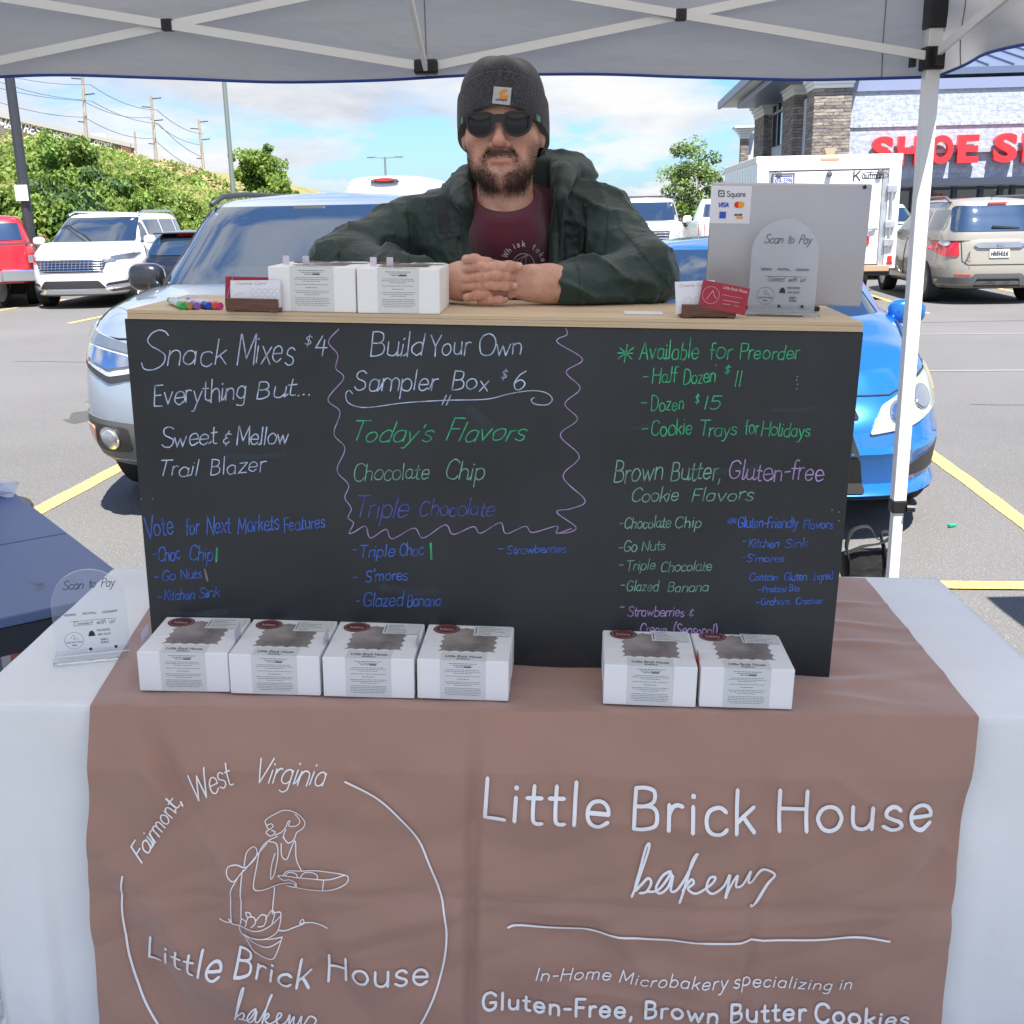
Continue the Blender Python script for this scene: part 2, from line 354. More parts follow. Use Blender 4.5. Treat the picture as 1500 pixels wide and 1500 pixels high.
# ------------------------------------------------------------------ implicit surfaces -> mesh (surface nets)
def nets(fn, lo, hi, h):
    lo = np.array(lo, float); hi = np.array(hi, float); n = np.ceil((hi-lo)/h).astype(int)+1
    ax = [lo[i]+h*np.arange(n[i]) for i in range(3)]
    X, Y, Z = np.meshgrid(*ax, indexing='ij', sparse=True)
    D = fn(X, Y, Z).astype(np.float32); D = np.broadcast_to(D, tuple(n)); s = D < 0
    c = np.zeros(tuple(n-1), int)
    for i in (0, 1):
        for j in (0, 1):
            for k in (0, 1): c += s[i:n[0]-1+i, j:n[1]-1+j, k:n[2]-1+k]
    act = (c > 0) & (c < 8); idx = np.argwhere(act); vid = -np.ones(tuple(n-1), int); vid[act] = np.arange(len(idx))
    acc = np.zeros((len(idx), 3)); cnt = np.zeros(len(idx)); C8 = [(i, j, k) for i in (0, 1) for j in (0, 1) for k in (0, 1)]
    g = lambda o: D[idx[:, 0]+o[0], idx[:, 1]+o[1], idx[:, 2]+o[2]]
    for a in range(8):
        for b in range(a+1, 8):
            oa, ob = C8[a], C8[b]
            if sum(abs(oa[q]-ob[q]) for q in range(3)) != 1: continue
            da, db = g(oa), g(ob); m = (da < 0) != (db < 0); t = np.where(m, da/np.where(m, da-db, 1), 0)
            p = np.array(oa)+(np.array(ob)-np.array(oa))*t[:, None]; acc[m] += p[m]; cnt += m
    V = lo+h*(idx+acc/cnt[:, None]); Fs = []
    for a in range(3):
        b, d = (a+1) % 3, (a+2) % 3
        sl0 = [slice(None)]*3; sl1 = [slice(None)]*3; sl0[a] = slice(0, n[a]-1); sl1[a] = slice(1, n[a])
        e = s[tuple(sl0)] != s[tuple(sl1)]; E = np.argwhere(e); ok = (E[:, b] > 0) & (E[:, d] > 0) & (E[:, b] < n[b]-1) & (E[:, d] < n[d]-1); E = E[ok]
        def vv(ob, od): q = E.copy(); q[:, b] -= ob; q[:, d] -= od; return vid[q[:, 0], q[:, 1], q[:, 2]]
        q = np.stack([vv(1, 1), vv(0, 1), vv(0, 0), vv(1, 0)], 1); fl = s[E[:, 0], E[:, 1], E[:, 2]]
        q[~fl] = q[~fl][:, ::-1]; Fs.append(q)
    return V, np.concatenate(Fs)
def smin(a, b, k): h = np.clip(.5+.5*(b-a)/k, 0, 1); return b*(1-h)+a*h-k*h*(1-h)
def smax(a, b, k): return -smin(-a, -b, k)
def cap(X, Y, Z, a, b, ra, rb=None):
    rb = ra if rb is None else rb; a = np.array(a, float); ba = np.array(b, float)-a
    t = np.clip(((X-a[0])*ba[0]+(Y-a[1])*ba[1]+(Z-a[2])*ba[2])/(ba@ba), 0, 1)
    return np.sqrt((X-a[0]-t*ba[0])**2+(Y-a[1]-t*ba[1])**2+(Z-a[2]-t*ba[2])**2)-(ra+(rb-ra)*t)
def ell(X, Y, Z, c, r):
    k0 = np.sqrt(((X-c[0])/r[0])**2+((Y-c[1])/r[1])**2+((Z-c[2])/r[2])**2)
    k1 = np.sqrt(((X-c[0])/r[0]**2)**2+((Y-c[1])/r[1]**2)**2+((Z-c[2])/r[2]**2)**2)+1e-6
    return k0*(k0-1)/k1
_T = nr.rand(32, 32, 32)*2-1
def vnoise(x, y, z):
    def fr(a): i = np.floor(a); f = a-i; return i.astype(int) % 32, f*f*(3-2*f)
    i, fx = fr(x); j, fy = fr(y); k, fz = fr(z); i2, j2, k2 = (i+1) % 32, (j+1) % 32, (k+1) % 32
    l = lambda a, b, t: a+(b-a)*t
    return l(l(l(_T[i, j, k], _T[i2, j, k], fx), l(_T[i, j2, k], _T[i2, j2, k], fx), fy), l(l(_T[i, j, k2], _T[i2, j, k2], fx), l(_T[i, j2, k2], _T[i2, j2, k2], fx), fy), fz)
def npmesh(name, V, Fq, mats, parent=None, off=None, smooth=True, attrs=None):
    me = bpy.data.meshes.new(name)
    if off is not None: V = V-np.array(off)
    me.from_pydata(V.tolist(), [], Fq.tolist()); me.update()
    for m in (mats if isinstance(mats, (list, tuple)) else [mats]): me.materials.append(m)
    me.polygons.foreach_set('use_smooth', [smooth]*len(me.polygons))
    for an, av in (attrs or {}).items():
        at = me.attributes.new(an, 'FLOAT', 'POINT'); at.data.foreach_set('value', av.astype(np.float32))
    o = bpy.data.objects.new(name, me); COL.objects.link(o)
    if parent: o.parent = parent
    return o
def vnormals(V, Fq):
    n = np.cross(V[Fq[:, 2]]-V[Fq[:, 0]], V[Fq[:, 3]]-V[Fq[:, 1]]); o = np.zeros_like(V)
    for k in range(4): np.add.at(o, Fq[:, k], n)
    return o/(np.linalg.norm(o, axis=1)[:, None]+1e-12)
def relax(V, Fq, it=2, lam=.5):
    n = len(V)
    for _ in range(it):
        a = np.zeros_like(V); c = np.zeros(n)
        for k in range(4):
            i = Fq[:, k]; j = Fq[:, (k+1) % 4]; np.add.at(a, i, V[j]); np.add.at(a, j, V[i]); np.add.at(c, i, 1); np.add.at(c, j, 1)
        V = V*(1-lam)+lam*a/np.maximum(c, 1)[:, None]
    return V
# ================================================================== BOOTH: table, cloth, banner, chalkboard counter
m_cloth = mat('white_cloth', (.86, .87, .85), .85, var=(3, .05), bump=(9, .4, .012), sheen=.2)
m_banner = mat('brown_fabric', (.39, .222, .165), .62, var=(2.5, .06), bump=(700, .2, .001), sheen=.4)
m_print = mat('white_print', (.93, .93, .93), .6)
TX = Vector((.9985, .0545, 0)); TY = Vector((-.0545, .9985, 0)); T0 = Vector((-.80, -.216, 0))
def tb(a, b, c): return T0+TX*a+TY*b+Vector((0, 0, c))
TW, TD = 1.81, .69
gz = -.79                                                           # the asphalt below the table, in booth coordinates
def fr_thing(name, label, cat, p, rz=0, group=None):
    return thing(name, label, cat, FR @ Matrix.Translation(Vector(p)) @ Matrix.Rotation(rz, 4, 'Z'), group)
t = thing('folding_table', 'long folding table wholly covered by the white tablecloth', 'table', FR @ Matrix.Translation(tb(TW/2, TD/2, gz)) @ Matrix.Rotation(math.atan2(.0545, .9985), 4, 'Z'))
m_plast = mat('grey_plastic', (.55, .55, .53), .5, bump=(300, .1, .002)); m_steel = mat('grey_steel', (.3, .3, .31), .4, .8)
b = MB(); b.bbox(-TW/2+.01, TW/2-.01, -TD/2+.01, TD/2-.01, .74, .775, .008); b.build('tabletop', m_plast, t)
for sx in (-1, 1):
    for sy in (-1, 1):
        b = MB(); b.tube([(sx*.7, sy*.27, .74), (sx*.78, sy*.28, .0)], .014, 8); b.build('leg', m_steel, t)
    b = MB(); b.bar((sx*.72, -.27, .6), (sx*.72, .27, .6), .02); b.build('brace', m_steel, t)
def cloth_pt(u, v):
    a = -.67+u*(TW+1.29); bb = -.72+v*(TD+.74)
    ca = min(max(a, -.05), TW); cb = min(max(bb, 0), TD); da = a-ca; db = bb-cb
    drop = math.hypot(da, db); z = -.001
    x, y = ca, cb
    if drop > 0:
        z = -min(drop, .70)
        if da and db: q = .045*math.sin(math.atan2(abs(db), abs(da))*2)**2*min(1, drop*3); x += q*(1 if da > 0 else -1); y += -q if db < 0 else q
        s = min(1, drop*4)
        if db < 0 and not da: y -= .004*s+.010*s*(math.sin(a*17)+.5*math.sin(a*39+1)+.3*math.sin(a*71-z*9))*min(1, drop*1.6)*(1 if a < .06 or a > 1.68 else .12)
        if da and not db: x += (.006*s+.014*s*(1+math.sin(bb*19)*.8)*min(1, drop*1.6))*(1 if da > 0 else -1)
    else:
        z += .0012*math.sin(a*31+bb*7)*math.sin(bb*23)
    r = .012
    if drop <= 0:
        e = min(a+.05, TW-a, bb)
        if e < r: z -= r*(1-math.sqrt(max(0, 1-(1-e/r)**2)))*.6
    return tb(x, y, z)
b = MB(); b.grid(cloth_pt, 250, 130); o = b.build('tablecloth', m_cloth, None, smooth=True); o.matrix_world = FR
o.data.transform(Matrix.Translation(-tb(TW/2, TD/2, 0))); o.matrix_world = FR @ Matrix.Translation(tb(TW/2, TD/2, 0))
tag(o, 'plain white tablecloth hanging to the ground under the brown banner', 'tablecloth')
# banner: lies on the cloth and hangs down the front
FOLD = [(.19, -.01, .30, -.16, .0035, .012), (.22, -.02, .42, -.34, .003, .012), (.9, -.50, 1.35, -.58, .0016, .012), (.3, -.52, .7, -.44, .0018, .012), (1.36, -.08, 1.60, -.24, .0025, .012), (1.1, -.40, 1.5, -.36, .0016, .012), (.55, -.05, .72, -.22, .0018, .012), (.24, .02, .36, -.25, -.012, .022), (.26, .0, .60, -.75, .010, .04), (.36, -.15, .62, -.62, -.008, .03), (.16, -.22, .5, -.70, .010, .035), (.8, .05, .79, -.85, -.008, .011), (.1, -.33, 1.7, -.36, -.003, .011), (1.28, .05, 1.27, -.8, -.0035, .011),
        (.3, -.2, 1.1, -.26, -.004, .03), (.80, -.17, 1.4, -.20, .004, .02), (.8, -.36, 1.3, -.5, -.005, .03), (1.15, -.2, 1.22, -.7, .005, .04), (1.6, -.3, 1.45, -.7, .005, .035), (1.62, -.1, 1.52, -.5, -.008, .03),
        (.5, -.45, .85, -.34, .004, .025), (.2, -.4, .34, -.7, -.010, .03), (1.0, -.35, 1.12, -.50, .004, .02)]
def wrf(a, z):
    d = .003*math.sin(a*6+1)*min(1, -z*5)
    for x0, z0, x1, z1, am, w in FOLD:
        dx, dz = x1-x0, z1-z0; l2 = dx*dx+dz*dz; tt = ((a-x0)*dx+(z-z0)*dz)/l2; tc_ = min(1, max(0, tt))
        q = math.hypot(a-x0-tc_*dx, z-z0-tc_*dz)
        d += am*math.exp(-(q/w)**2)*(.35+.65*math.sin(PI*min(max(tc_, .0), 1)))
    d += .0022*math.sin(a*31+z*23)*math.sin(a*9-z*17)+.0018*abs(math.sin(a*13-z*21+math.sin(z*9)*2))
    return max(d*2.1, -.020)
def ban_front(a, z, lift=0.):
    r = .012; k = min(1, -z/.10)
    y = -.010-.026*k-wrf(a, z)*k-lift
    return tb(a, y, z+.003)
TOPW = [(1.15, .05, 1.63, .16, .006, .02), (1.2, .2, 1.6, .12, -.004, .018), (1.35, .30, 1.64, .28, .006, .016), (1.4, .42, 1.64, .36, .005, .015), (1.45, .5, 1.64, .50, .005, .014), (1.3, .08, 1.55, .02, .004, .015), (.62, .14, .98, .03, .003, .012), (.7, .05, 1.1, .07, .002, .01), (.15, .3, .22, .0, .006, .02)]
def ban_top(a, bb):
    z = .004+.001*math.sin(a*40+bb*30)
    for x0, y0, x1, y1, am, w in TOPW:
        dx, dy = x1-x0, y1-y0; tt = min(1, max(0, ((a-x0)*dx+(bb-y0)*dy)/(dx*dx+dy*dy))); q = math.hypot(a-x0-tt*dx, bb-y0-tt*dy)
        z += max(am, -.003)*math.exp(-(q/w)**2)*math.sin(PI*min(max(tt, .12), .88))
    e = max(0, .02-bb)/.02
    return tb(a, bb-.010*e, z-.004*e*e*.5)
def ban(u, v):
    if v >= .52:
        bb = (v-.52)/.48*.67; a0, a1 = .167-.11*bb, 1.624+.03*bb; return ban_top(a0+(a1-a0)*u, bb)
    z = -(.52-v)/.52*.70; bul = math.sin(min(1, -z/.7)*PI)
    a0 = .167+z*.05-.004*bul*math.sin(z*14); a1 = 1.624+.004*math.sin(z*9)-.008*bul
    return ban_front(a0+(a1-a0)*u, z)
b = MB(); b.grid(ban, 420, 400); bo = thing('fabric_banner', 'brown fabric banner with white lettering draped over the front of the table', 'banner', FR @ Matrix.Translation(tb(.9, 0, 0)))
bof = tb(.9, 0, 0); b.build('cloth_panel', m_banner, bo, bof, smooth=True)
nP = Vector((-.0545, .9985, 0)); wN = FR.to_3x3() @ nP; wP = FR @ tb(0, -.022, 0)
def bsurf(px, py, lift=.0040):
    P = tol(hit(px, py, wP, wN))-T0; a = P.dot(TX); z = P.z; return ban_front(a, z-.003, lift)
for w_, x0, y0, x1, y1 in (('Little', 706, 1189, 892, 1197.5), ('Brick', 921, 1199, 1102, 1206), ('House', 1132, 1205, 1363, 1206)):
    ttl = MB(); write(ttl, w_, (x0, y0), (x1, y1), 58, 5.7, bsurf, track=1.9, slant=.02); ttl.build('printed_word', m_print, bo, bof)
for w_, x0, y0, x1, y1 in (('Little', 218, 1396, 331, 1414), ('Brick', 347, 1414, 457, 1432), ('House', 479, 1433, 629, 1436)):
    ttl = MB(); write(ttl, w_, (x0, y0), (x1, y1), 37, 3.8, bsurf, track=1.9); ttl.build('printed_word', m_print, bo, bof)

script = [[(478, 425), (500, 372), (528, 292), (533, 264), (522, 276), (503, 345), (487, 405), (505, 390), (528, 370), (538, 382), (523, 408), (503, 413)],
          [(523, 408), (560, 402), (600, 352), (575, 362), (553, 395), (563, 413), (588, 395), (606, 357), (598, 402), (618, 398), (655, 345), (682, 294), (668, 312), (642, 385), (625, 440)],
          [(634, 400), (660, 368), (668, 378), (650, 394), (672, 408), (700, 398), (728, 380), (736, 364), (718, 366), (708, 395), (728, 413), (762, 394), (782, 358), (776, 395), (768, 432), (782, 400), (806, 362), (802, 398), (824, 394), (848, 352), (842, 388), (858, 390), (890, 350), (924, 366), (900, 400), (868, 455), (855, 470), (850, 462)]]
ln = MB()
for P in script: ribbon(ln, catmull([(700+x/2.143, 1100+y/2.143) for x, y in P]), 3.6, bsurf)
ln.build('script_lettering', m_print, bo, bof); ln = MB()
for P in script: ribbon(ln, catmull([(348+(x-478)*.269, 1427+(y-262)*.33+(x-478)*.03) for x, y in P]), 2.3, bsurf)
ln.build('script_lettering', m_print, bo, bof); ln = MB()
ribbon(ln, catmull([(700+x/2.143, 1100+y/2.143) for x, y in [(95, 540), (140, 532), (330, 540), (500, 555), (770, 572), (900, 565), (1180, 570), (1285, 583)]]), 2.9, bsurf)
ln.build('printed_line', m_print, bo, bof)
tg = MB()
for w_, x0, y0, x1, y1, h, w in (('In-Home', 783, 1421, 893, 1424, 17, 1.8), ('Microbakery', 904, 1425, 1061, 1433, 17, 1.8), ('specializing', 1070, 1433, 1213, 1438, 17, 1.8), ('in', 1224, 1438, 1243, 1438, 17, 1.8)):
    write(tg, w_, (x0, y0), (x1, y1), h, w, bsurf, slant=.18, track=1.8)
for w_, x0, y0, x1, y1 in (('Gluten-Free,', 707, 1469, 925, 1475), ('Brown', 941, 1475, 1047, 1479), ('Butter', 1064, 1478, 1176, 1483), ('Cookies', 1189, 1484, 1326, 1494)):
    write(tg, w_, (x0, y0), (x1, y1), 25, 4.2, bsurf, track=2.4)
tg.build('tagline', m_print, bo, bof)
cir = MB()
for w_, x0, y0, x1, y1, h in (('Fairmont,', 216, 1250, 272, 1166, 26), ('West', 291, 1166, 346, 1141, 40), ('Virginia', 374, 1138, 478, 1142, 34)):
    write(cir, w_, (x0, y0), (x1, y1), h, 2.0, bsurf, slant=.34, track=.5, jit=.4, join=True)
Z = lambda P: [(100+x/2.5, 1050+y/2.5) for x, y in P]
ribbon(cir, catmull([(508, 1137), (545, 1158), (575, 1180), (605, 1213), (630, 1258), (647, 1305), (655, 1352), (652, 1395), (641, 1440), (624, 1480), (612, 1502)]), 2.8, bsurf)
ribbon(cir, catmull([(191, 1264), (186, 1298), (187, 1345), (196, 1394), (213, 1445), (246, 1500)]), 2.8, bsurf)
cir.build('ring_lettering', m_print, bo, bof)
art = MB()
for P in ([(733, 385), (728, 365), (745, 350), (765, 340), (790, 328), (820, 330), (850, 348), (868, 380), (860, 405), (838, 420), (830, 440), (812, 450), (798, 440), (790, 430)],
          [(733, 385), (748, 378), (755, 388), (742, 398), (733, 385)], [(742, 398), (730, 408), (748, 422), (762, 410), (750, 402)], [(762, 420), (785, 412), (800, 395), (806, 378), (815, 372), (810, 392), (835, 395), (850, 380), (845, 360), (835, 345)],
          [(798, 440), (792, 425), (800, 405)], [(770, 425), (735, 440), (708, 475), (695, 540), (690, 590), (705, 610), (740, 618), (790, 608), (815, 600), (838, 610), (830, 622), (800, 618)],
          [(740, 440), (768, 450), (775, 490), (760, 560), (745, 585), (750, 530), (765, 480)], [(785, 450), (790, 490), (808, 500), (820, 470), (835, 445), (842, 500), (860, 542)], [(735, 445), (690, 500), (660, 530), (640, 545), (615, 590), (610, 660), (612, 718)],
          [(655, 520), (660, 480), (685, 460), (697, 475), (690, 505), (660, 525), (630, 510), (602, 510), (602, 535), (625, 555), (655, 530)], [(650, 535), (650, 600), (652, 690)], [(755, 618), (758, 690)],
          [(770, 572), (800, 568), (940, 580), (1022, 560), (1020, 590), (935, 622), (810, 618)], [(790, 570), (810, 545), (860, 545), (920, 545), (1022, 560)], [(940, 582), (936, 622)], [(800, 566), (815, 550), (840, 556), (845, 570)], [(855, 572), (870, 553), (900, 552), (918, 565), (915, 578)],
          [(770, 572), (790, 590), (815, 585), (838, 600), (828, 620)], [(566, 710), (590, 720), (612, 715), (600, 705), (615, 722), (645, 718)], [(645, 718), (645, 740), (660, 760), (700, 760), (760, 755), (782, 740), (785, 700), (765, 690)],
          [(645, 718), (700, 728), (750, 722), (785, 708)], [(648, 712), (655, 690), (672, 698), (668, 715)], [(672, 700), (680, 680), (700, 682), (705, 700), (690, 715)], [(705, 695), (722, 680), (740, 690), (735, 712), (715, 712)], [(738, 695), (755, 680), (765, 695), (760, 715)], [(675, 680), (670, 665), (685, 668), (690, 680)],
          [(782, 745), (810, 758), (860, 758), (858, 742), (850, 755), (900, 752), (930, 754), (952, 760)], [(660, 752), (672, 790), (690, 820), (735, 832), (768, 830), (785, 800), (795, 770)], [(660, 752), (690, 762), (740, 760), (795, 770)], [(668, 758), (690, 780), (740, 790), (790, 778)]):
    ribbon(art, catmull(Z(P), 5), 1.45, bsurf)
art.build('baker_drawing', m_print, bo, bof)
# ------------------------------------------------------------------ chalkboard counter
m_board = mat('chalkboard_black', (.024, .028, .032), .38, var=(4, .25, 8), bump=(60, .04, .002), spec=.5)
m_ply = mat('plywood_top', (.56, .43, .29), .55, var=(3, .18, 6), stretch=(1, 14, 14), bump=(8, .08, .002), col2=(.68, .55, .39))
m_plyedge = mat('plywood_edge', (.50, .37, .22), .6, var=(4, .3, 3), stretch=(1, 8, 240), col2=(.66, .52, .34))
cb = thing('chalkboard_counter', 'plywood counter stand with black chalkboard front covered in handwritten menu', 'display counter', FR @ Matrix.Translation((0, 0, .0)))
b = MB(); b.bbox(-.61, .61, 0, .008, .002, .609, .0012); b.build('chalkboard', m_board, cb)
b = MB(); b.bbox(-.603, .607, -.004, .285, .6095, .6195, .001); b.bbox(-.603, .607, -.003, .285, .6197, .6250, .001); b.build('countertop', [m_ply], cb)
b = MB(); b.box(-.6025, .6065, -.0052, -.0042, .6098, .6142); b.box(-.6025, .6065, -.0052, -.0042, .6196, .6245); b.build('ply_edge', m_plyedge, cb)
for x in (-.60, .588):
    b = MB(); b.box(x, x+.012, .0085, .275, .002, .609); b.build('side_panel', m_ply, cb)
b = MB(); b.box(-.587, .587, .0085, .27, .28, .292); b.build('shelf', m_ply, cb)
CK = lambda n_, c: mat(n_, tuple(q*.45+.01 for q in c), .8, var=(55, 0, 3), col2=tuple(min(1, q*1.25) for q in c))
CH = {'w': CK('chalk_white', (.50, .60, .80)), 'g': CK('chalk_green', (.05, .46, .22)), 'l': CK('chalk_pale_green', (.20, .42, .32)), 'b': CK('chalk_blue', (.07, .17, .62)), 'i': CK('chalk_indigo', (.10, .11, .42)), 'p': CK('chalk_purple', (.46, .32, .60)), 't': CK('chalk_tan', (.25, .18, .17))}
CN = {'w': 'swirl_underline', 'g': 'green_tally_mark', 'l': 'pale_green_writing', 'b': 'blue_writing', 'i': 'indigo_writing', 'p': 'squiggle_border', 't': 'tan_tally_mark'}
cm = {k: MB() for k in CH}
def bd(px, py): P = ly(px, py, 0); return Vector((P.x, -.0006, P.z))
WR = """w|S|204,541|240,541|57
w|nack|243,536|332,534|38
w|Mixes|345,533|430,532|42
w|$|445,506|456,506|15
w|4|460,519|478,519|28
w|Everything|224,594|361,584|31
w|But...|374,583|457,578|26
w|Sweet|237,656|317,649|27
w|&|326,649|337,649|22
w|Mellow|345,653|423,650|25
w|Trail|231,697|290,697|24
w|Blazer|307,696|389,690|24
w|Build|541,522|621,521|34
w|Your|629,522|688,520|31
w|Own|700,521|765,520|30
w|Sampler|518,573|641,571|30
w|Box|660,572|716,571|27
w|$|732,555|743,555|14
w|6|749,569|768,569|27
g|Today's|512,646|631,646|27
g|Flavors|651,646|768,646|30
l|Chocolate|517,705|628,700|24
l|Chip|651,703|709,702|27
i|Triple|519,758|597,757|31
i|Chocolate|613,756|723,755|23
b|Vote|214,789|255,781|30
b|for|272,784|292,782|24
b|Next|302,782|338,780|25
b|Markets|348,781|409,776|24
b|Features|416,779|476,771|20
b|-|221,818|228,818|17
b|Choc|232,822|264,819|20
b|Chip|277,821|312,820|20
b|-|225,850|232,850|14
b|Go|237,850|257,849|14
b|Nuts|264,849|296,846|14
b|-|229,880|236,880|14
b|Kitchen|240,878|285,878|15
b|Sink|291,876|322,874|14
b|-|515,810|522,810|14
b|Triple|526,816|578,815|18
b|Choc|585,815|620,813|18
b|-|729,809|736,809|12
b|Strawberries|742,811|829,809|12
b|-|515,851|523,851|14
b|S'mores|535,852|597,849|17
b|-|521,885|526,885|12
b|Glazed|532,889|590,887|20
b|Banana|596,888|645,887|17
g|*|902,531|927,531|38
g|Available|937,526|1023,525|27
g|for|1038,526|1072,525|26
g|Preorder|1082,527|1171,525|22
g|-|940,560|949,560|20
g|Half|954,561|991,560|22
g|Dozen|1000,562|1048,560|21
g|$|1060,548|1070,548|13
g|11|1074,565|1086,565|23
g|-|937,597|947,597|20
g|Dozen|953,602|1002,600|21
g|$|1017,592|1024,592|14
g|15|1029,598|1055,598|19
g|-|937,636|948,636|20
g|Cookie|953,638|1014,636|24
g|Trays|1023,638|1079,637|20
g|for|1091,637|1111,636|22
g|Holidays|1114,638|1186,640|20
l|Brown|898,706|971,703|30
l|Butter,|981,704|1056,702|28
p|Gluten-free|1066,703|1207,703|28
l|Cookie|924,735|993,734|20
l|Flavors|1012,734|1103,733|20
l|-|905,772|911,772|14
l|Chocolate|914,774|982,772|16
l|Chip|988,774|1027,772|17
l|-|905,807|911,807|14
l|Go|913,808|932,808|16
l|Nuts|939,807|974,805|14
l|-|905,833|912,833|14
l|Triple|916,836|960,834|15
l|Chocolate|967,837|1042,836|15
l|-|907,863|914,863|14
l|Glazed|917,866|964,865|15
l|Banana|977,867|1037,866|14
p|-|906,895|913,895|14
p|Strawberries|919,902|1002,903|14
p|&|1009,902|1016,902|12
p|Cream|937,929|977,929|16
p|(Seasonal)|985,930|1050,932|17
b|*|1064,769|1077,769|14
b|Gluten-Friendly|1080,772|1168,773|16
b|Flavors|1176,774|1220,774|13
b|-|1086,799|1092,799|14
b|Kitchen|1096,801|1141,802|13
b|Sink|1149,802|1183,801|13
b|-|1085,823|1091,823|14
b|S'mores|1093,823|1148,823|11
b|Contain|1097,850|1139,850|11
b|Gluten|1148,850|1182,850|12
b|Ingred|1191,850|1220,848|12
b|-|1110,867|1114,867|9
b|Pretzel|1116,867|1151,867|9
b|Bits|1155,866|1171,866|10
b|-|1106,886|1111,886|9
b|Graham|1114,886|1156,885|10
b|Cracker|1165,885|1204,884|9"""
ws = random.Random(11)
for ln_ in WR.split('\n'):
    c, tx_, a_, b_, h = ln_.split('|'); mb_ = MB(); h = float(h); p0 = tuple(map(float, a_.split(','))); p1 = tuple(map(float, b_.split(',')))
    sl = .30 if tx_ in ("Today's", 'Flavors') and h > 25 else (.16 if c in 'li' else .10)
    for P in text_strokes(tx_, p0, p1, h, slant=sl+.06, jit=.75 if h > 18 else .6, track=.6, rs=ws, join=True): ribbon(mb_, P, 1.75 if h > 24 else (1.55 if h > 15 else 1.3), bd)
    mb_.build('handwritten_word', CH[c], cb)
V7 = lambda P: [(480+x/3.75, 470+y/3.75) for x, y in P]
ribbon(cm['p'], catmull(V7([(62, 45), (5, 115), (55, 185), (45, 260), (88, 315), (2, 430), (68, 500), (35, 620), (95, 700), (52, 820), (115, 900), (95, 970), (130, 1030), (112, 1080), (142, 1110), (118, 1165), (145, 1160), (208, 1128), (235, 1192), (320, 1145), (355, 1196), (475, 1138), (525, 1192), (645, 1120), (690, 1172), (800, 1130), (840, 1166), (948, 1108), (980, 1168), (1085, 1128), (1125, 1162), (1258, 1127), (1258, 1166), (1340, 1140)]), 8), 1.35, bd)
ribbon(cm['p'], catmull(V7([(1306, 38), (1315, 75), (1260, 115), (1400, 210), (1310, 280), (1387, 370), (1303, 455), (1372, 540), (1278, 628), (1382, 745), (1293, 855), (1414, 985), (1340, 1030), (1258, 1050), (1362, 1130), (1330, 1160), (1270, 1166)]), 8), 1.35, bd)
ribbon(cm['w'], catmull(V7([(137, 400), (120, 382), (100, 400), (110, 445), (160, 470), (240, 474), (420, 450), (650, 436), (870, 430), (1000, 400), (1120, 383), (1200, 395), (1234, 430), (1205, 460), (1140, 457), (1118, 435), (1135, 420)]), 8), 1.35, bd)
for x in (640, 664): ribbon(cm['w'], V7([(x+12, 408), (x-12, 462)]), 1.5, bd)
ribbon(cm['g'], [(318, 803), (317, 822)], 3, bd); ribbon(cm['g'], [(631, 796), (632, 819)], 3, bd); ribbon(cm['t'], [(300, 834), (304, 850)], 3, bd)
for k, m_ in cm.items():
    if m_.v: m_.build(CN[k], CH[k], cb)
b = MB()
for x, y in ((207, 731), (224, 731), (1219, 747), (1229, 750), (1229, 763), (1168, 552), (1167, 557), (1168, 563), (1167, 570), (1049, 535)):
    c = bd(x, y); b.lathe([(.0014, 0), (.0008, -.0006)], 8, Matrix.Translation((c.x, 0, c.z)), 'Y')
b.build('screw_head', m_steel, cb)
m_smu = mat('dust_smudge', (.12, .16, .20), .9, alpha=.16)
for x0, y0, x1, y1, w in ((927, 628, 950, 620, 5), (1040, 690, 1110, 684, 9), (330, 668, 420, 664, 8), (560, 860, 640, 866, 12), (250, 900, 330, 895, 9), (690, 600, 740, 640, 14), (1130, 600, 1190, 597, 6)):
    b = MB(); ribbon(b, catmull([(x0, y0), ((x0+x1)/2, (y0+y1)/2+3), (x1, y1)]), w, lambda px, py: bd(px, py)+Vector((0, .0003, 0))); b.build('smudge', m_smu, cb)
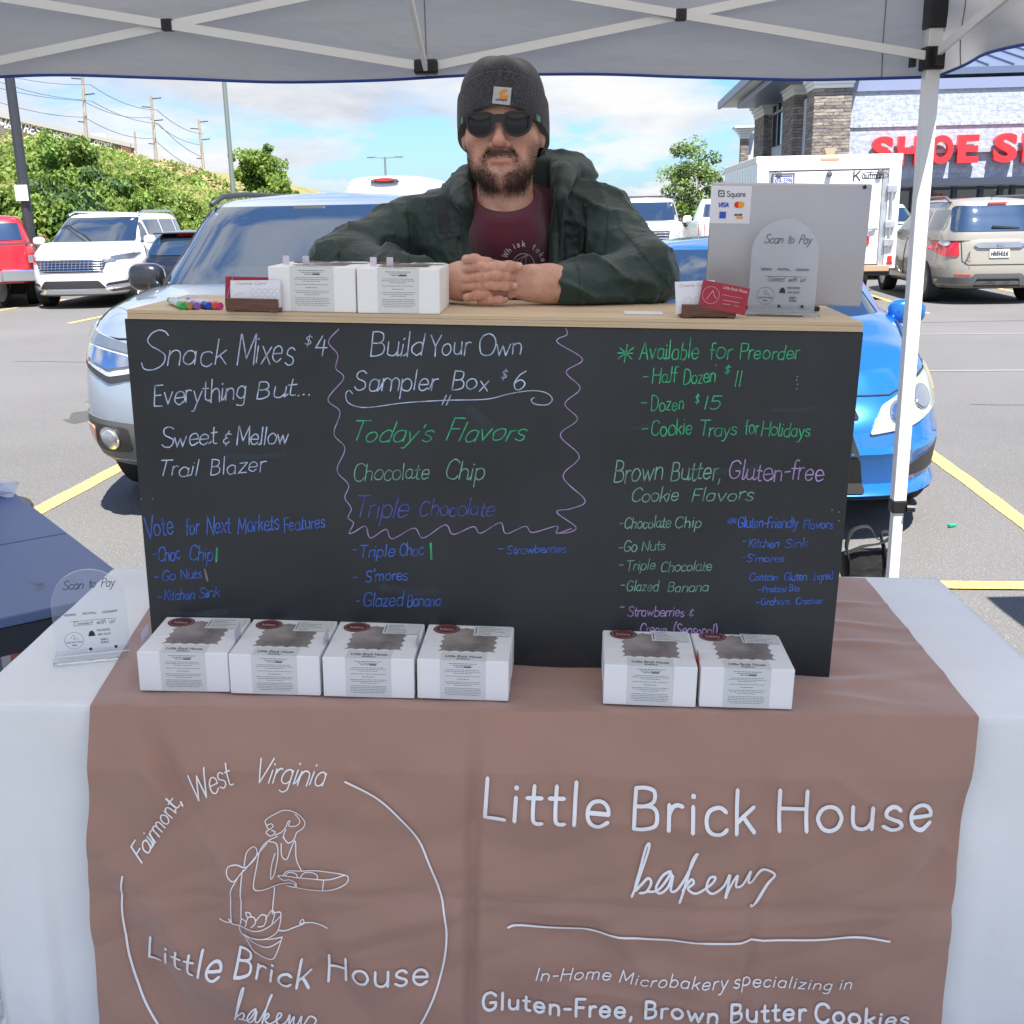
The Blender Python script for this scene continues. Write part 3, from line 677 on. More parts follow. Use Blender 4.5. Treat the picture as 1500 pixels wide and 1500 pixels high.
# ------------------------------------------------------------------ bakery boxes
m_card = mat('white_card', (.87, .87, .88), .55, bump=(40, .03, .002)); m_film = mat('window_film', (.45, .41, .39), .2, var=(14, .35), spec=.9, alpha=.62); m_cook = [mat('cookie_brown', (.30, .17, .08), .8, var=(60, .4)), mat('cookie_dark', (.10, .055, .035), .8, var=(60, .4))]; m_ins = mat('box_inside', (.45, .42, .40), .8)
m_oval = mat('maroon_sticker', (.14, .035, .04), .5); m_label = mat('grey_label', (.68, .70, .70), .6); m_ink = mat('dark_ink', (.06, .06, .07), .7); m_pale = mat('pale_print', (.6, .5, .5), .6)
def make_box(label, w=.152, d=.158, h=.071, group=None, seed=0, torn=False):
    rs = random.Random(seed); t = thing('bakery_box', label, 'box', None, group)
    b = MB(); b.bbox(0, w, 0, d, 0, h, .0012, seg=1); b.build('carton', m_card, t)
    b = MB(); b.box(.004, w-.004, d*.42, d*.425, h-.0004, h+.0002); b.box(w-.0002, w+.0008, d*.52, d-.004, .006, h-.003); b.box(-.0008, .0002, d*.52, d-.004, .006, h-.003); b.build('tuck_flap', m_card, t)
    pts = []
    def edge(x0, y0, x1, y1, n, am, nx, ny):
        for i in range(n*6):
            q = i/(n*6); s = am*abs(math.sin(q*n*PI)); pts.append((x0+(x1-x0)*q+nx*s, y0+(y1-y0)*q+ny*s))
    x0, x1, y0, y1 = w*.20, w*.84, d*.22, d*.88
    edge(x0, y0, x1, y0, 5, .004, 0, 1); edge(x1, y0, x1, y1, 5, .005, -1, 0); edge(x1, y1, x0, y1, 5, .004, 0, -1); edge(x0, y1, x0, y0, 5, .005, 1, 0)
    b = MB(); b.prism(pts, h+.0002, h+.0003); b.build('box_inside', m_ins, t)
    for cxx, cyy in ((.36, .38), (.66, .40), (.40, .68), (.68, .70)):
        b = MB(); rr_ = w*.125*rs.uniform(.9, 1.1); cxx += rs.uniform(-.02, .02); b.prism([(w*cxx+rr_*math.cos(a*PI/9)*(1+.04*math.sin(a*3)), d*cyy+rr_*math.sin(a*PI/9)*(1+.04*math.cos(a*4))) for a in range(18)], h+.0004, h+.0006); b.build('cookie', m_cook[seed % 2], t)
    b = MB(); b.prism(pts, h+.0008, h+.0011); b.build('window_film', m_film, t)
    b = MB(); b.prism([(w*.23+.0235*math.cos(a*PI/14), d*.83+.0215*math.sin(a*PI/14)) for a in range(28)], h+.0012, h+.0015)
    ov = b.build('oval_sticker', m_oval, t); b = MB()
    S = lambda x, y: Vector((x, y, h+.0016))
    for P in text_strokes('Little Brick House', (w*.23-.017, d*.83+.003), (w*.23+.017, d*.83+.003), -.004): pass
    ribbon(b, [(w*.23+.02*math.cos(a*PI/14), d*.83+.018*math.sin(a*PI/14)) for a in range(29)], .0007, S)
    write(b, 'bakery', (w*.23-.012, -(d*.83-.006)), (w*.23+.012, -(d*.83-.006)), .010, .0009, lambda x, y: Vector((x, -y, h+.0016)))
    b.build('sticker_print', m_pale, ov)
    b = MB(); b.box(w*.55, w*.97, d*.66, d*.94, h+.0015, h+.0019); lb = b.build('top_label', m_label, t)
    b = MB()
    for i in range(6): b.box(w*.60, w*(.70+.2*rs.random()), d*(.69+.04*i), d*(.695+.04*i), h+.002, h+.0022)
    b.box(w*.57, w*.58, d*.70, d*.88, h+.002, h+.0022); b.build('label_print', m_ink, lb, kind='stuff')
    b = MB(); b.box(w*.25, w*.75, -.0005, -.0001, .001, h); b.box(w*.25, w*.75, -.0005, d*.20, h+.0002, h+.0005); fl = b.build('front_label', m_label, t)
    b = MB(); Fz = lambda x, y: Vector((x, -.0007, -y)); c = w*.5
    for P in text_strokes('Little Brick House', (w*.30, -d*.07), (w*.70, -d*.07), .009, track=1.2): ribbon(b, P, .0011, lambda x, y: Vector((x, -y, h+.0007)))
    for P in text_strokes('bakery', (w*.43, -d*.02), (w*.57, -d*.02), .006, slant=.3): ribbon(b, P, .0009, lambda x, y: Vector((x, -y, h+.0007)))
    zz = h-.006; rows = [(.30, 1), (.22, 1), (.16, 2), 0, (.36, 0), (.40, 0), (.2, 0), 0, (.38, 0), 0, (.14, 1), 0, (.40, 0), (.36, 0), (.18, 0), 0, (.38, 0), (.40, 0), (.39, 0), (.40, 0), (.34, 0)]
    for r_ in rows:
        if r_:
            L_ = r_[0]*w; x = c-L_/2
            if r_[1] == 2: b.box(c+.002, c+.014, -.0008, -.0006, zz-.0004, zz+.0018)
            while x < c+L_/2:
                l = rs.uniform(.002, .006); e = min(x+l, c+L_/2); b.box(x, e, -.0008, -.0006, zz, zz+.00055+.0002*r_[1]); x = e+.0011
        zz -= .0030 if r_ else .0022
        if zz < .003: break
    b.build('label_print', m_ink, fl, kind='stuff')
    return t
m_flag = mat('lilac_paper', (.62, .58, .70), .7)
bxl = ['bakery box at the left end of the row of four', 'bakery box second from the left in the row of four', 'bakery box third from the left in the row of four', 'bakery box at the right end of the row of four', 'left box of the front pair, red tag at its side', 'right box of the front pair, nearest the board corner']
XB = [(-.570, -.163), (-.4155, -.160), (-.2580, -.158), (-.1010, -.1525), (.2080, -.148), (.3660, -.1455)]
for i, (x, y) in enumerate(XB):
    t = make_box('white windowed '+bxl[i], seed=i, group='white bakery boxes on the table'); t.matrix_world = FR @ Matrix.Translation((x, y, .0065)) @ Matrix.Rotation(R([2.6, 1.1, 1.3, .3, -.2, .9][i]), 4, 'Z')
    if i < 3:
        b = MB(); fx = -.004 if i == 0 else .1535
        b.add([(fx, .04, .02), (fx, .075, .02), (fx-.002, .080, .092), (fx-.004, .048, .084)], [(0, 1, 2, 3)])
        if i == 0: b.add([(.154, .045, .03), (.154, .08, .03), (.153, .084, .094), (.151, .052, .088)], [(0, 1, 2, 3)])
        b.build('paper_flag', m_flag, t)
b = MB(); b.box(.1555, .1565, .03, .055, .01, .080); b.build('red_tag', mat('red_tag', (.55, .1, .08), .6), [o for o in bpy.data.objects if o.get('label', '').startswith('white windowed left box')][0])
z0 = .6255
pc = ly(397, 384, .0)
for i, (x, y, w, lb) in enumerate(((-.363, .004, .146, 'white bakery box on the counter, the one nearer the card holder'), (-.214, -.002, .136, 'white bakery box on the counter, right beside the clasped hands'))):
    t = make_box(lb, w=w, d=.15, h=.073, seed=20+i, group='white bakery boxes on the counter'); t.matrix_world = FR @ Matrix.Translation((x, y, z0)) @ Matrix.Rotation(R(-1 if i == 0 else 1), 4, 'Z')
    b = MB()
    for fx in ((.012, .046) if i == 0 else (.014, .042)): b.box(fx, fx+.011, .05, .0505, .04, .088)
    b.build('paper_flag', m_flag, t)
# ------------------------------------------------------------------ small things on the counter and table
m_acr = mat('clear_acrylic', (.93, .96, 1), .05, trans=.92, ior=1.25, spec=.6); m_blk = mat('black_print', (.03, .03, .035), .6); m_gpr = mat('grey_print', (.35, .36, .38), .7)
m_frost = mat('frosted_print', (.85, .87, .90), .5, alpha=.38)
def make_sign(label, w, h, M, dark):
    t = thing('acrylic_sign', label, 'payment sign', M, None); pts = [(-w/2, .004), (w/2, .004)]
    r = w/2; hz = h-r
    pts = [(-w/2, .006), (w/2, .006)]+[(r*math.cos(a*PI/20), hz+r*math.sin(a*PI/20)) for a in range(21)]
    b = MB(); b.prism(pts, -.0015, .0015, Matrix(((1, 0, 0, 0), (0, 0, 1, 0), (0, 1, 0, 0), (0, 0, 0, 1)))); b.build('panel', m_acr, t)
    b = MB(); b.bbox(-w/2-.004, w/2+.006, -.028, .030, 0, .0055, .001); b.build('base', m_acr, t)
    if dark: b = MB(); b.prism(pts[:1]+pts[1:], .0016, .0018, Matrix(((1, 0, 0, 0), (0, 0, 1, 0), (0, 1, 0, 0), (0, 0, 0, 1)))); b.build('frosted_back', m_frost, t)
    S = lambda x, y: Vector((x*w/110, -.0019, .006-y*w/110)); b = MB()
    for w_, x0, x1, y in (('Scan', -36, -6, -112), ('to', 2, 12, -112), ('Pay', 20, 40, -112)): write(b, w_, (x0, y), (x1, y), 14, 1.1, S, slant=.35, jit=.3, track=.8)
    for w_, x0, x1, y in (('Connect', -26, 2, -50), ('with', 8, 22, -50), ('us!', 27, 36, -50)): write(b, w_, (x0, y), (x1, y), 8, .7, S, slant=.35, jit=.3, track=.8)
    for w_, x0, x1, y in (('VENMO', -38, -20, -68), ('PAYPAL', -10, 10, -68), ('CASHAPP', 19, 41, -68)): write(b, w_, (x0, y), (x1, y), 3.4, .7, S)
    ribbon(b, [(-30, -58), (34, -58)], .6, S)
    ribbon(b, [(-27+14*math.cos(a*PI/16), -26+14*math.sin(a*PI/16)) for a in range(33)], .5, S)
    ribbon(b, catmull([(-31, -30), (-28, -35), (-25, -31), (-28, -28), (-22, -29), (-20, -26)]), .5, S); write(b, 'Little Brick House', (-39, -22), (-15, -22), 3, .4, S); write(b, 'bakery', (-31, -17), (-23, -17), 3, .4, S)
    b.prism([(x*w/110, .006+y*w/110) for x, y in ((-5, 32), (-4, 37), (-1.5, 40), (1.5, 40), (4, 37), (5, 32), (6, 31), (-6, 31))], -.002, -.0022, Matrix(((1, 0, 0, 0), (0, 0, 1, 0), (0, 1, 0, 0), (0, 0, 0, 1))))
    for w_, x0, x1, y in (('PREORDERS', 8, 28, -38), ('AND SALES', 9, 28, -31), ('SHARE A', 12, 24, -22), ('REVIEW', 12, 24, -17)): write(b, w_, (x0, y), (x1, y), 3.2, .5, S)
    for x0, w_ in ((-6, 'f'), (32, 'o')):
        b.box((x0)*w/110, (x0+4.5)*w/110, -.0021, -.0019, .006+7*w/110, .006+11.5*w/110)
    b.build('printed_text', m_blk, t, kind='stuff')
    return t
make_sign('arched clear acrylic scan to pay sign on the counter in front of the tablet', .110, .157, FR @ Matrix.Translation((.490, .082, z0)) @ Matrix.Rotation(R(-4), 4, 'Z'), True)
make_sign('arched clear acrylic scan to pay sign at the left end of the tablecloth', .125, .168, FR @ Matrix.Translation((-.712, -.020, .001)) @ Matrix.Rotation(R(20), 4, 'Z'), False)
m_tab = mat('silver_tablet', (.47, .46, .49), .35, .5, var=(3, .04))
t = fr_thing('tablet_computer', 'large silver tablet seen from behind with card payment sticker', 'tablet', (.503, .16, z0), R(0))
o_ = Vector((.503, .16, z0)); b = MB()
A_ = [tol(hit(px, py, FR @ Vector((.503, .155, .7)), EY)) for px, py in ((1043, 267), (1278, 269), (1260, 450), (1031, 446))]
b.bbox(A_[0].x-o_.x, A_[1].x-o_.x+.001, -.004, .004, A_[2].z-o_.z+.001, A_[0].z-o_.z, .0032, seg=3); b.build('tablet_body', m_tab, t, smooth=40)
def ts(px, py): P = tol(hit(px, py, FR @ Vector((.503, .155, .7)), EY)); return Vector((P.x-o_.x, -.0048, P.z-o_.z))
c = ts(1267, 274); b = MB(); b.lathe([(.0032, -.0042), (.0032, -.0056), (.0022, -.0056)], 20, Matrix.Translation((c.x, 0, c.z)), 'Y'); b.build('camera_lens', m_blk, t)
b = MB(); p0, p1 = ts(1042, 272), ts(1098, 328); b.bbox(p0.x, p1.x, -.0047, -.0040, p1.z, p0.z, .0003, seg=1); st = b.build('payment_sticker', mat('sticker_white', (.74, .75, .82), .4), t)
b = MB(); S2 = lambda x, y: ts(x, y)+Vector((0, -.0004, 0))
write(b, 'Square', (1065, 288), (1092, 288), 8, 1.0, S2); ribbon(b, [(1053, 279.5), (1060.5, 279.5), (1060.5, 287.5), (1053, 287.5), (1053, 279)], 1.7, S2); ribbon(b, [(1056, 283.5), (1057.6, 283.5)], 1.8, S2); b.build('sticker_wordmark', m_blk, st)
b = MB(); write(b, 'VISA', (1052, 303), (1067, 303), 6, 1.5, S2, slant=.2); p0, p1 = S2(1054, 310), S2(1063, 320); b.box(p0.x, p1.x, p0.y-.0001, p0.y, p1.z, p0.z); b.build('blue_logos', mat('logo_blue', (.03, .1, .5), .5), st)
def disc(b, px, py, r, dy=0): c = S2(px, py); b.prism([(c.x+r*math.cos(k*PI/10), c.z+r*math.sin(k*PI/10)) for k in range(20)], c.y-dy, c.y-dy-.0002, Matrix(((1, 0, 0, 0), (0, 0, 1, 0), (0, 1, 0, 0), (0, 0, 0, 1))))
b = MB(); disc(b, 1080, 300, .0052); b.build('red_disc', mat('logo_red', (.7, .03, .02), .5), st); b = MB(); disc(b, 1085.5, 300, .0052, .0004); b.build('orange_disc', mat('logo_orange', (.85, .35, .03), .5), st)
b = MB(); write(b, 'DISCOVER', (1076, 316), (1087, 316), 2.6, .6, S2); b.build('small_logo_text', m_blk, st)
b = MB(); p0, p1 = S2(1079, 317), S2(1088, 320.5); b.box(p0.x, p1.x, p0.y-.0001, p0.y, p1.z, p0.z); b.build('small_orange_bar', MC['logo_orange'], st)
b = MB(); b.box(-.04, .04, .006, .014, 0, .12); b.bbox(-.07, .07, .006, .10, 0, .008, .002); b.build('stand', mat('dark_plastic', (.03, .03, .03), .4), t)
# card holders
m_wal = mat('walnut', (.12, .055, .035), .45, var=(20, .35), stretch=(1, 12, 12)); m_red = mat('red_card', (.34, .02, .045), .5); m_wcard = mat('white_paper', (.74, .75, .82), .6)
def holder(label, p, rz, flip):
    t = fr_thing('card_holder', label, 'card holder', p, rz); b = MB()
    b.bbox(-.045, .045, -.004, .0, .006, .022, .001); b.bbox(-.045, .045, .0265, .032, .006, .022, .001); b.bbox(-.045, .045, -.004, .032, .002, .007, .001); b.build('rail', m_wal, t)
    b = MB(); b.bbox(-.043, -.030, -.006, .034, 0, .004, .001); b.build('foot', m_wal, t); b = MB(); b.bbox(.030, .043, -.006, .034, 0, .004, .001); b.build('foot', m_wal, t)
    return t
h1 = holder('walnut card holder at the left of the counter beside the bakery boxes', (-.387, -.012, z0), R(-4), 0)
h2 = holder('walnut card holder at the right of the counter beside the scan to pay sign', (.362, .018, z0), R(6), 1)
def cards(name, label, Mx, w, h, m, n, tilt, txt=None, lean=R(-12)):
    t = thing(name, label, 'cards', Mx); b = MB()
    for i in range(n): b.box(-w/2+.0006*i, w/2+.0004*i, .0006*i, .0006*i+.0004, 0, h, Matrix.Rotation(lean, 4, 'X') @ Matrix.Rotation(tilt, 4, 'Y'))
    b.build('card_stack', m, t); MR = Matrix.Rotation(lean, 4, 'X') @ Matrix.Rotation(tilt, 4, 'Y')
    if txt:
        b = MB(); S = lambda x, y: MR @ Vector((x, -.0003, -y))
        for a in txt: 
            if isinstance(a[0], str): write(b, a[0], (a[1], -a[3]), (a[2], -a[3]), a[4], a[5], S, slant=a[6] if len(a) > 6 else 0)
            else: ribbon(b, [(x, -y) for x, y in a[0]], a[1], S)
        b.build('card_print', m_pale if m is m_red else m_gpr, t)
    return t
H1 = h1.matrix_world; H2 = h2.matrix_world
circ = lambda cx, cy, r: [(cx+r*math.cos(a*PI/10), cy+r*math.sin(a*PI/10)) for a in range(21)]
cards('business_card_stack', 'dark red business cards at the back of the left card holder', H1 @ Matrix.Translation((-.012, .018, .0075)), .085, .048, m_red, 3, R(0), [([(-.04, .01), (-.03, .046)], .0006)])
cards('loyalty_card_stack', 'white cards with rows of dots in the left card holder', H1 @ Matrix.Translation((.004, .002, .0075)), .085, .044, m_wcard, 4, R(-1.5), [('Cookie Card', -.034, .018, .037, .0045, .0006, .3)]+[(circ(-.004+.0105*i, .026-.011*j, .004), .0004) for i in range(5) for j in range(2)]+[([(-.036, .02), (-.018, .024)], .0005), ([(-.036, .012), (-.015, .012)], .0008)])
cards('loyalty_card_stack', 'white cards leaning at the left of the right card holder', H2 @ Matrix.Translation((-.02, .004, .0075)), .065, .052, m_wcard, 4, R(-3), [('Cookie Card', -.026, .02, .043, .0045, .0006, .3), (circ(-.012, .02, .006), .0004), (circ(.004, .02, .006), .0004)])
cards('business_card_stack', 'red business cards with white print in front of the right card holder', H2 @ Matrix.Translation((.020, -.0055, .012)), .078, .044, m_red, 3, R(10), [('Little Brick House', -.004, .036, .036, .0045, .0006), (circ(-.022, .022, .014), .0005), ([(-.028, .014), (-.02, .03), (-.016, .022), (-.012, .018)], .0007), ([(-.004, .026), (.03, .026)], .0004), ([(.0, .018), (.026, .018)], .0006), ([(.0, .012), (.026, .012)], .0006)])
b = MB(); b.box(-.035, .03, -.02, .025, 0, .0012); o = b.build('paper_card', m_wcard); o.matrix_world = FR @ Matrix.Translation((.262, .075, z0)); tag(o, 'white paper card lying flat on the counter beside the right sleeve', 'paper')
pc_ = [('green', (.02, .42, .08), 268, 245), ('tan', (.42, .25, .08), 277, 262), ('purple', (.25, .10, .42), 288, 270), ('blue', (.01, .08, .50), 306, 285), ('orange red', (.7, .12, .06), 315, 298), ('pink', (.70, .08, .30), 322, 308)]
for i, (cn, c, x1, x0) in enumerate(pc_):
    q = lz(x1, 454, z0); q2 = Vector((q.x-.055-.004*i, q.y+.09, 0)); d = Vector((q2.x-q.x, q2.y-q.y, 0)).normalized(); ang = math.atan2(d.x, d.y)
    t = thing('marker_pen', 'chalk marker with %s cap lying with its end towards the board' % cn, 'marker', FR @ Matrix.Translation((q.x, q.y+.004, z0+.0062)) @ Matrix.Rotation(-ang, 4, 'Z'), 'chalk markers on the counter')
    mc = mat('cap_'+cn.replace(' ', '_'), c, .35); b = MB(); b.lathe([(.0035, .0), (.0060, .0), (.0062, .028), (.0045, .0282)], 14, None, 'Y'); b.lathe([(.0042, -.0005), (.0042, .012)], 12, None, 'Y'); b.build('cap', mc, t, smooth=40)
    b = MB(); b.lathe([(.0055, .0285), (.0056, .095), (.0045, .11)], 14, None, 'Y'); b.build('barrel', mat('marker_barrel', (.62, .63, .7), .4), t, smooth=40)
    b = MB(); b.lathe([(.0058, .098), (.0050, .115), (.002, .116)], 14, None, 'Y'); b.build('end_plug', mc, t, smooth=40)
# ================================================================== SETTING: ground, tent, hill, poles, shop
m_asph = mat("asphalt", (.115, .113, .112), .88, var=(.22, .16, 9), bump=(130, .5, .006), grain=[(90, .60, (.21, .20, .19)), (150, .64, (.36, .35, .33)), (120, .66, (.045, .045, .045))])
m_yel = mat('yellow_paint', (.68, .45, .12), .75, bump=(120, .4, .005), grain=[(9, .60, (.42, .33, .15)), (26, .54, (.26, .22, .14)), (140, .60, (.42, .33, .14))])
b = MB(); b.add([(-400, -400, 0), (400, -400, 0), (400, 900, 0), (-400, 900, 0)], [(0, 1, 2, 3)]); o = struct(b.build('ground', m_asph))
def strip(name, x0, x1, y0, y1, z=.004, m=m_yel):
    b = MB(); n = 24; P = []
    L_ = (x1-x0) if (x1-x0) > (y1-y0) else (y1-y0)
    vs = []; rs = random.Random(int(abs(x0*37+y0*11)))
    for i in range(n+1):
        q = i/n; e1, e2 = rs.uniform(-.006, .006), rs.uniform(-.006, .006)
        if x1-x0 > y1-y0: vs += [lot(x0+(x1-x0)*q, y0+e1, z), lot(x0+(x1-x0)*q, y1+e2, z)]
        else: vs += [lot(x0+e1, y0+(y1-y0)*q, z), lot(x1+e2, y0+(y1-y0)*q, z)]
    b.add(vs, [(2*i, 2*i+1, 2*i+3, 2*i+2) for i in range(n)]); return struct(b.build(name, m, fixn=True))
strip('parking_line', -3.29, -3.17, 4.64, 10.4); strip('parking_line', 2.11, 2.21, 4.72, 10.4); strip('parking_line', -.60, -.48, 4.70, 10.4)
strip('parking_line', -6.0, 14, 4.58, 4.68, .008)
for k in range(-4, 7): strip('parking_line', -3.23-2.7*k-.05, -3.23-2.7*k+.05, 17.2, 22.6)
m_crack = mat('pale_crack', (.22, .215, .21), .9, bump=(200, .4, .004))
strip('asphalt_seam', -3.5, 30, 14.35, 14.43, .004, m_crack); strip('asphalt_seam', 3, 30, 11.10, 11.17, .004, m_crack)
b = MB(); p = atz(1395, 773); b.bar(p+Vector((-.02, 0, .012)), p+Vector((.025, .02, .010)), .016, .01); o = b.build('litter_scrap', mat('green_plastic', (.02, .35, .2), .5)); tag(o, 'tiny green scrap of litter on the asphalt right of the tent leg', 'litter')
m_tar = mat('tar_crack', (.035, .034, .034), .8); m_oil = mat('oil_stain', (.05, .048, .046), .5, alpha=.35)
def gl_(pts, w, nm, m, z=.003):
    b = MB(); rs = random.Random(len(pts)*7+int(w*1000)); P_ = []
    for a, c in zip(pts, pts[1:]):
        for k in range(14): q = k/14; P_.append((a[0]+(c[0]-a[0])*q+rs.uniform(-.03, .03), a[1]+(c[1]-a[1])*q+rs.uniform(-.03, .03)))
    ribbon(b, P_, w, lambda x, y: lot(x, y, z)); return struct(b.build(nm, m))
for P_, w in (([(3, 9.2), (6, 8.8), (10, 9.4)], .012), ([(3.4, 6.2), (4.4, 7.6), (4.2, 9)], .010), ([(-7, 12.5), (-4, 12.1), (-1, 12.9), (3, 12.4)], .014), ([(3, 15.8), (9, 16.2)], .02), ([(2.3, 5.2), (2.9, 5.9), (3.6, 5.6)], .008)): gl_(P_, w, 'asphalt_crack', m_tar)
for x, y, r_ in ((3.6, 8.2, .22), (3.9, 7.1, .12), (-4.3, 8.9, .25), (-5.4, 7.2, .14), (6, 12.2, .35), (-6.4, 14.2, .3), (4.6, 10.2, .16), (3.1, 12.8, .25)):
    rs = random.Random(int(x*10)); b = MB(); vs = [lot(x+r_*(1+.3*rs.uniform(-1, 1))*math.cos(a*PI/12), y+r_*1.4*(1+.3*rs.uniform(-1, 1))*math.sin(a*PI/12), .0025) for a in range(24)]; b.add(vs, [tuple(range(24))]); struct(b.build('oil_stain', m_oil))
# ---- hill
def hp(px, py, y): return aty(px, py, y)
RG = [(-500, 130, 95), (-150, 172, 95), (0, 214, 95), (60, 219, 95), (120, 226, 95), (200, 240, 95), (290, 258, 95), (350, 283, 92), (440, 300, 90), (520, 309, 90), (640, 314, 92)]
BS = [(-600, 330, 33), (-150, 330, 34), (0, 330, 36), (100, 330, 38), (180, 328, 40), (250, 328, 42), (330, 328, 46), (430, 325, 55), (520, 322, 70), (640, 318, 88)]
m_grass = mat('hill_grass', (.16, .17, .045), .9, var=(.22, .35, 8), bump=(3, .6, .2), col2=(.26, .22, .09))
RGw = [hp(*q) for q in RG]; BSw = [Vector((hp(*q).x, q[2], -.3)) for q in BS]
def ipl(A, t):
    t = max(0, min(.9999, t))*(len(A)-1); i = int(t); return A[i].lerp(A[i+1], t-i)
def hill(u, v):
    p = ipl(BSw, u).lerp(ipl(RGw, u), min(v, 1)*1.0); s = math.sin(min(v, 1)*PI/2)**.8; z0_, z1_ = -.3, ipl(RGw, u).z
    if v > 1: p = ipl(RGw, u)+Vector((0, (v-1)*120, 0)); s = 1
    p.z = z0_+(z1_-z0_)*s+.25*math.sin(u*60+v*9)*math.sin(v*21)*min(1, v*3)*(1 if v < 1 else .3); return p
b = MB(); b.grid(lambda u, v: hill(u, v*1.5), 110, 45); struct(b.build('hill', m_grass, smooth=True))
b = MB()
for i in range(60):
    x0 = -420+i*14; h0 = 7+4*rng.random(); 
    b.add([(x0, 330, -1), (x0+15, 330, -1), (x0+15, 340, 4+1.2*math.sin(i*.7)+.8*math.sin(i*2.1)), (x0, 340, 4+1.2*math.sin((i-1)*.7)+.8*math.sin((i-1)*2.1))], [(0, 1, 2, 3)])
struct(b.build('distant_hills', mat('distant_woods', (.07, .11, .08), .9, var=(.1, .3))))
# ---- trees
LM = [mat('leaf_green', (.10, .185, .035), .6, var=(.8, .45, 3), transl=.35), mat('leaf_light', (.19, .29, .055), .6, var=(.8, .35, 3), transl=.4), mat('leaf_yellow', (.20, .28, .055), .6, var=(.8, .25, 3), transl=.4), mat('leaf_dark', (.055, .105, .035), .6, var=(.8, .4, 3), transl=.25)]
m_bark = mat('bark', (.14, .11, .085), .9, var=(3, .3), bump=(12, .5, .05))
def crown_mesh(name, seed, ncl, nleaf, leaf, rad, hz, mats, airy=.0):
    rs = np.random.RandomState(seed); V = []; mi = []
    cl = []
    for i in range(ncl):
        d = rs.normal(size=3); d /= np.linalg.norm(d); r = rs.uniform(.35, .92)
        c = np.array([d[0]*rad*r, d[1]*rad*r, hz*.5+d[2]*hz*.5*r]); cl.append((c, rs.uniform(.22, .40)*rad*(1-.45*airy), rs.randint(0, len(mats))))
    for c, r, m in cl:
        k = int(nleaf/ncl); d = rs.normal(size=(k, 3)); d /= np.linalg.norm(d, axis=1)[:, None]; p = c+d*(r*rs.uniform(.55, 1.05, (k, 1)))*np.array([1.1, 1.1, .72])
        n = d*.6+rs.normal(size=(k, 3))*.6+np.array([0, 0, .5]); n /= np.linalg.norm(n, axis=1)[:, None]
        a = np.cross(n, rs.normal(size=(k, 3))); a /= np.linalg.norm(a, axis=1)[:, None]; bb = np.cross(n, a); s = leaf*rs.uniform(.35, 1.5, (k, 1))**1.3
        V.append(np.stack([p-a*s, p-bb*s*.55, p+a*s, p+bb*s*.55], 1).reshape(-1, 3)); mi += list(np.where(rs.rand(k) < .8, m, rs.randint(0, len(mats), k)))
    V = np.concatenate(V); me = bpy.data.meshes.new(name); nf = len(V)//4
    me.from_pydata(V.tolist(), [], np.arange(len(V)).reshape(-1, 4).tolist())
    for m in mats: me.materials.append(m)
    me.polygons.foreach_set('material_index', mi); me.update(); return me, cl
def trunk_mb(cl, h0, r, seed, full=1.):
    b = MB(); rs = random.Random(seed); top = max(c[0][2] for c in cl)*.8
    b.tube([(0, 0, -h0-.5), (.1*r, 0, -h0*.5), (0, .1*r, 0), (.3*r, .2*r, top*.5), (0, 0, top)], [r*1.3, r, r*.85, r*.5, r*.12], 7)
    for c, q, m in cl[:14]:
        z = rs.uniform(0, top*.5); e = Vector(c[:3]) if False else Vector((c[0], c[1], c[2]))
        b.tube([(0, 0, z), (e.x*.5, e.y*.5, z+(e.z-z)*.4), tuple(e)], [r*.35, r*.22, r*.07], 5)
    return b
TV = {}
def tree(name, label, cat, M, key, scale, group, h0=1.2, tr=.12):
    if key not in TV:
        seed, ncl, nl, leaf, rad, hz, mats, airy = key; me, cl = crown_mesh('crown', seed, ncl, nl, leaf, rad, hz, list(mats), airy)
        TV[key] = (me, trunk_mb(cl, h0, tr, seed))
        tb_ = TV[key][1].build('trunk_tmp', m_bark); TV[key] = (me, tb_.data); bpy.data.objects.remove(tb_)
    t = thing(name, label, cat, Matrix.Translation(M) @ Matrix.Rotation(rng.uniform(0, 6.28), 4, 'Z') @ Matrix.Scale(scale, 4), group)
    if name == 'hill_tree' and 'alone' not in label: t.scale = (scale*.74, scale*.74, scale)
    for nm, me in (('crown', TV[key][0]), ('trunk', TV[key][1])):
        o = bpy.data.objects.new(nm, me); COL.objects.link(o); o.parent = t
        if nm == 'crown': o['kind'] = 'stuff'; 
    return t
G1 = (LM[0], LM[1], LM[1]); G2 = (LM[1], LM[2], LM[1]); G3 = (LM[0], LM[1], LM[3]); G4 = (LM[2], LM[1], LM[2])
KB = (11, 46, 15000, .115, 2.3, 4.2, G1, .2); KB2 = (12, 40, 13000, .115, 2.1, 3.8, G3, .2); KL = (13, 34, 8000, .12, 1.8, 3.0, G2, .3); KY = (14, 30, 7000, .12, 1.7, 2.6, G4, .3); KS = (15, 20, 3500, .11, 1.2, 1.6, G2, .3)
KT = (31, 64, 10000, .13, 2.1, 4.4, (LM[1], LM[0], LM[1]), .35)
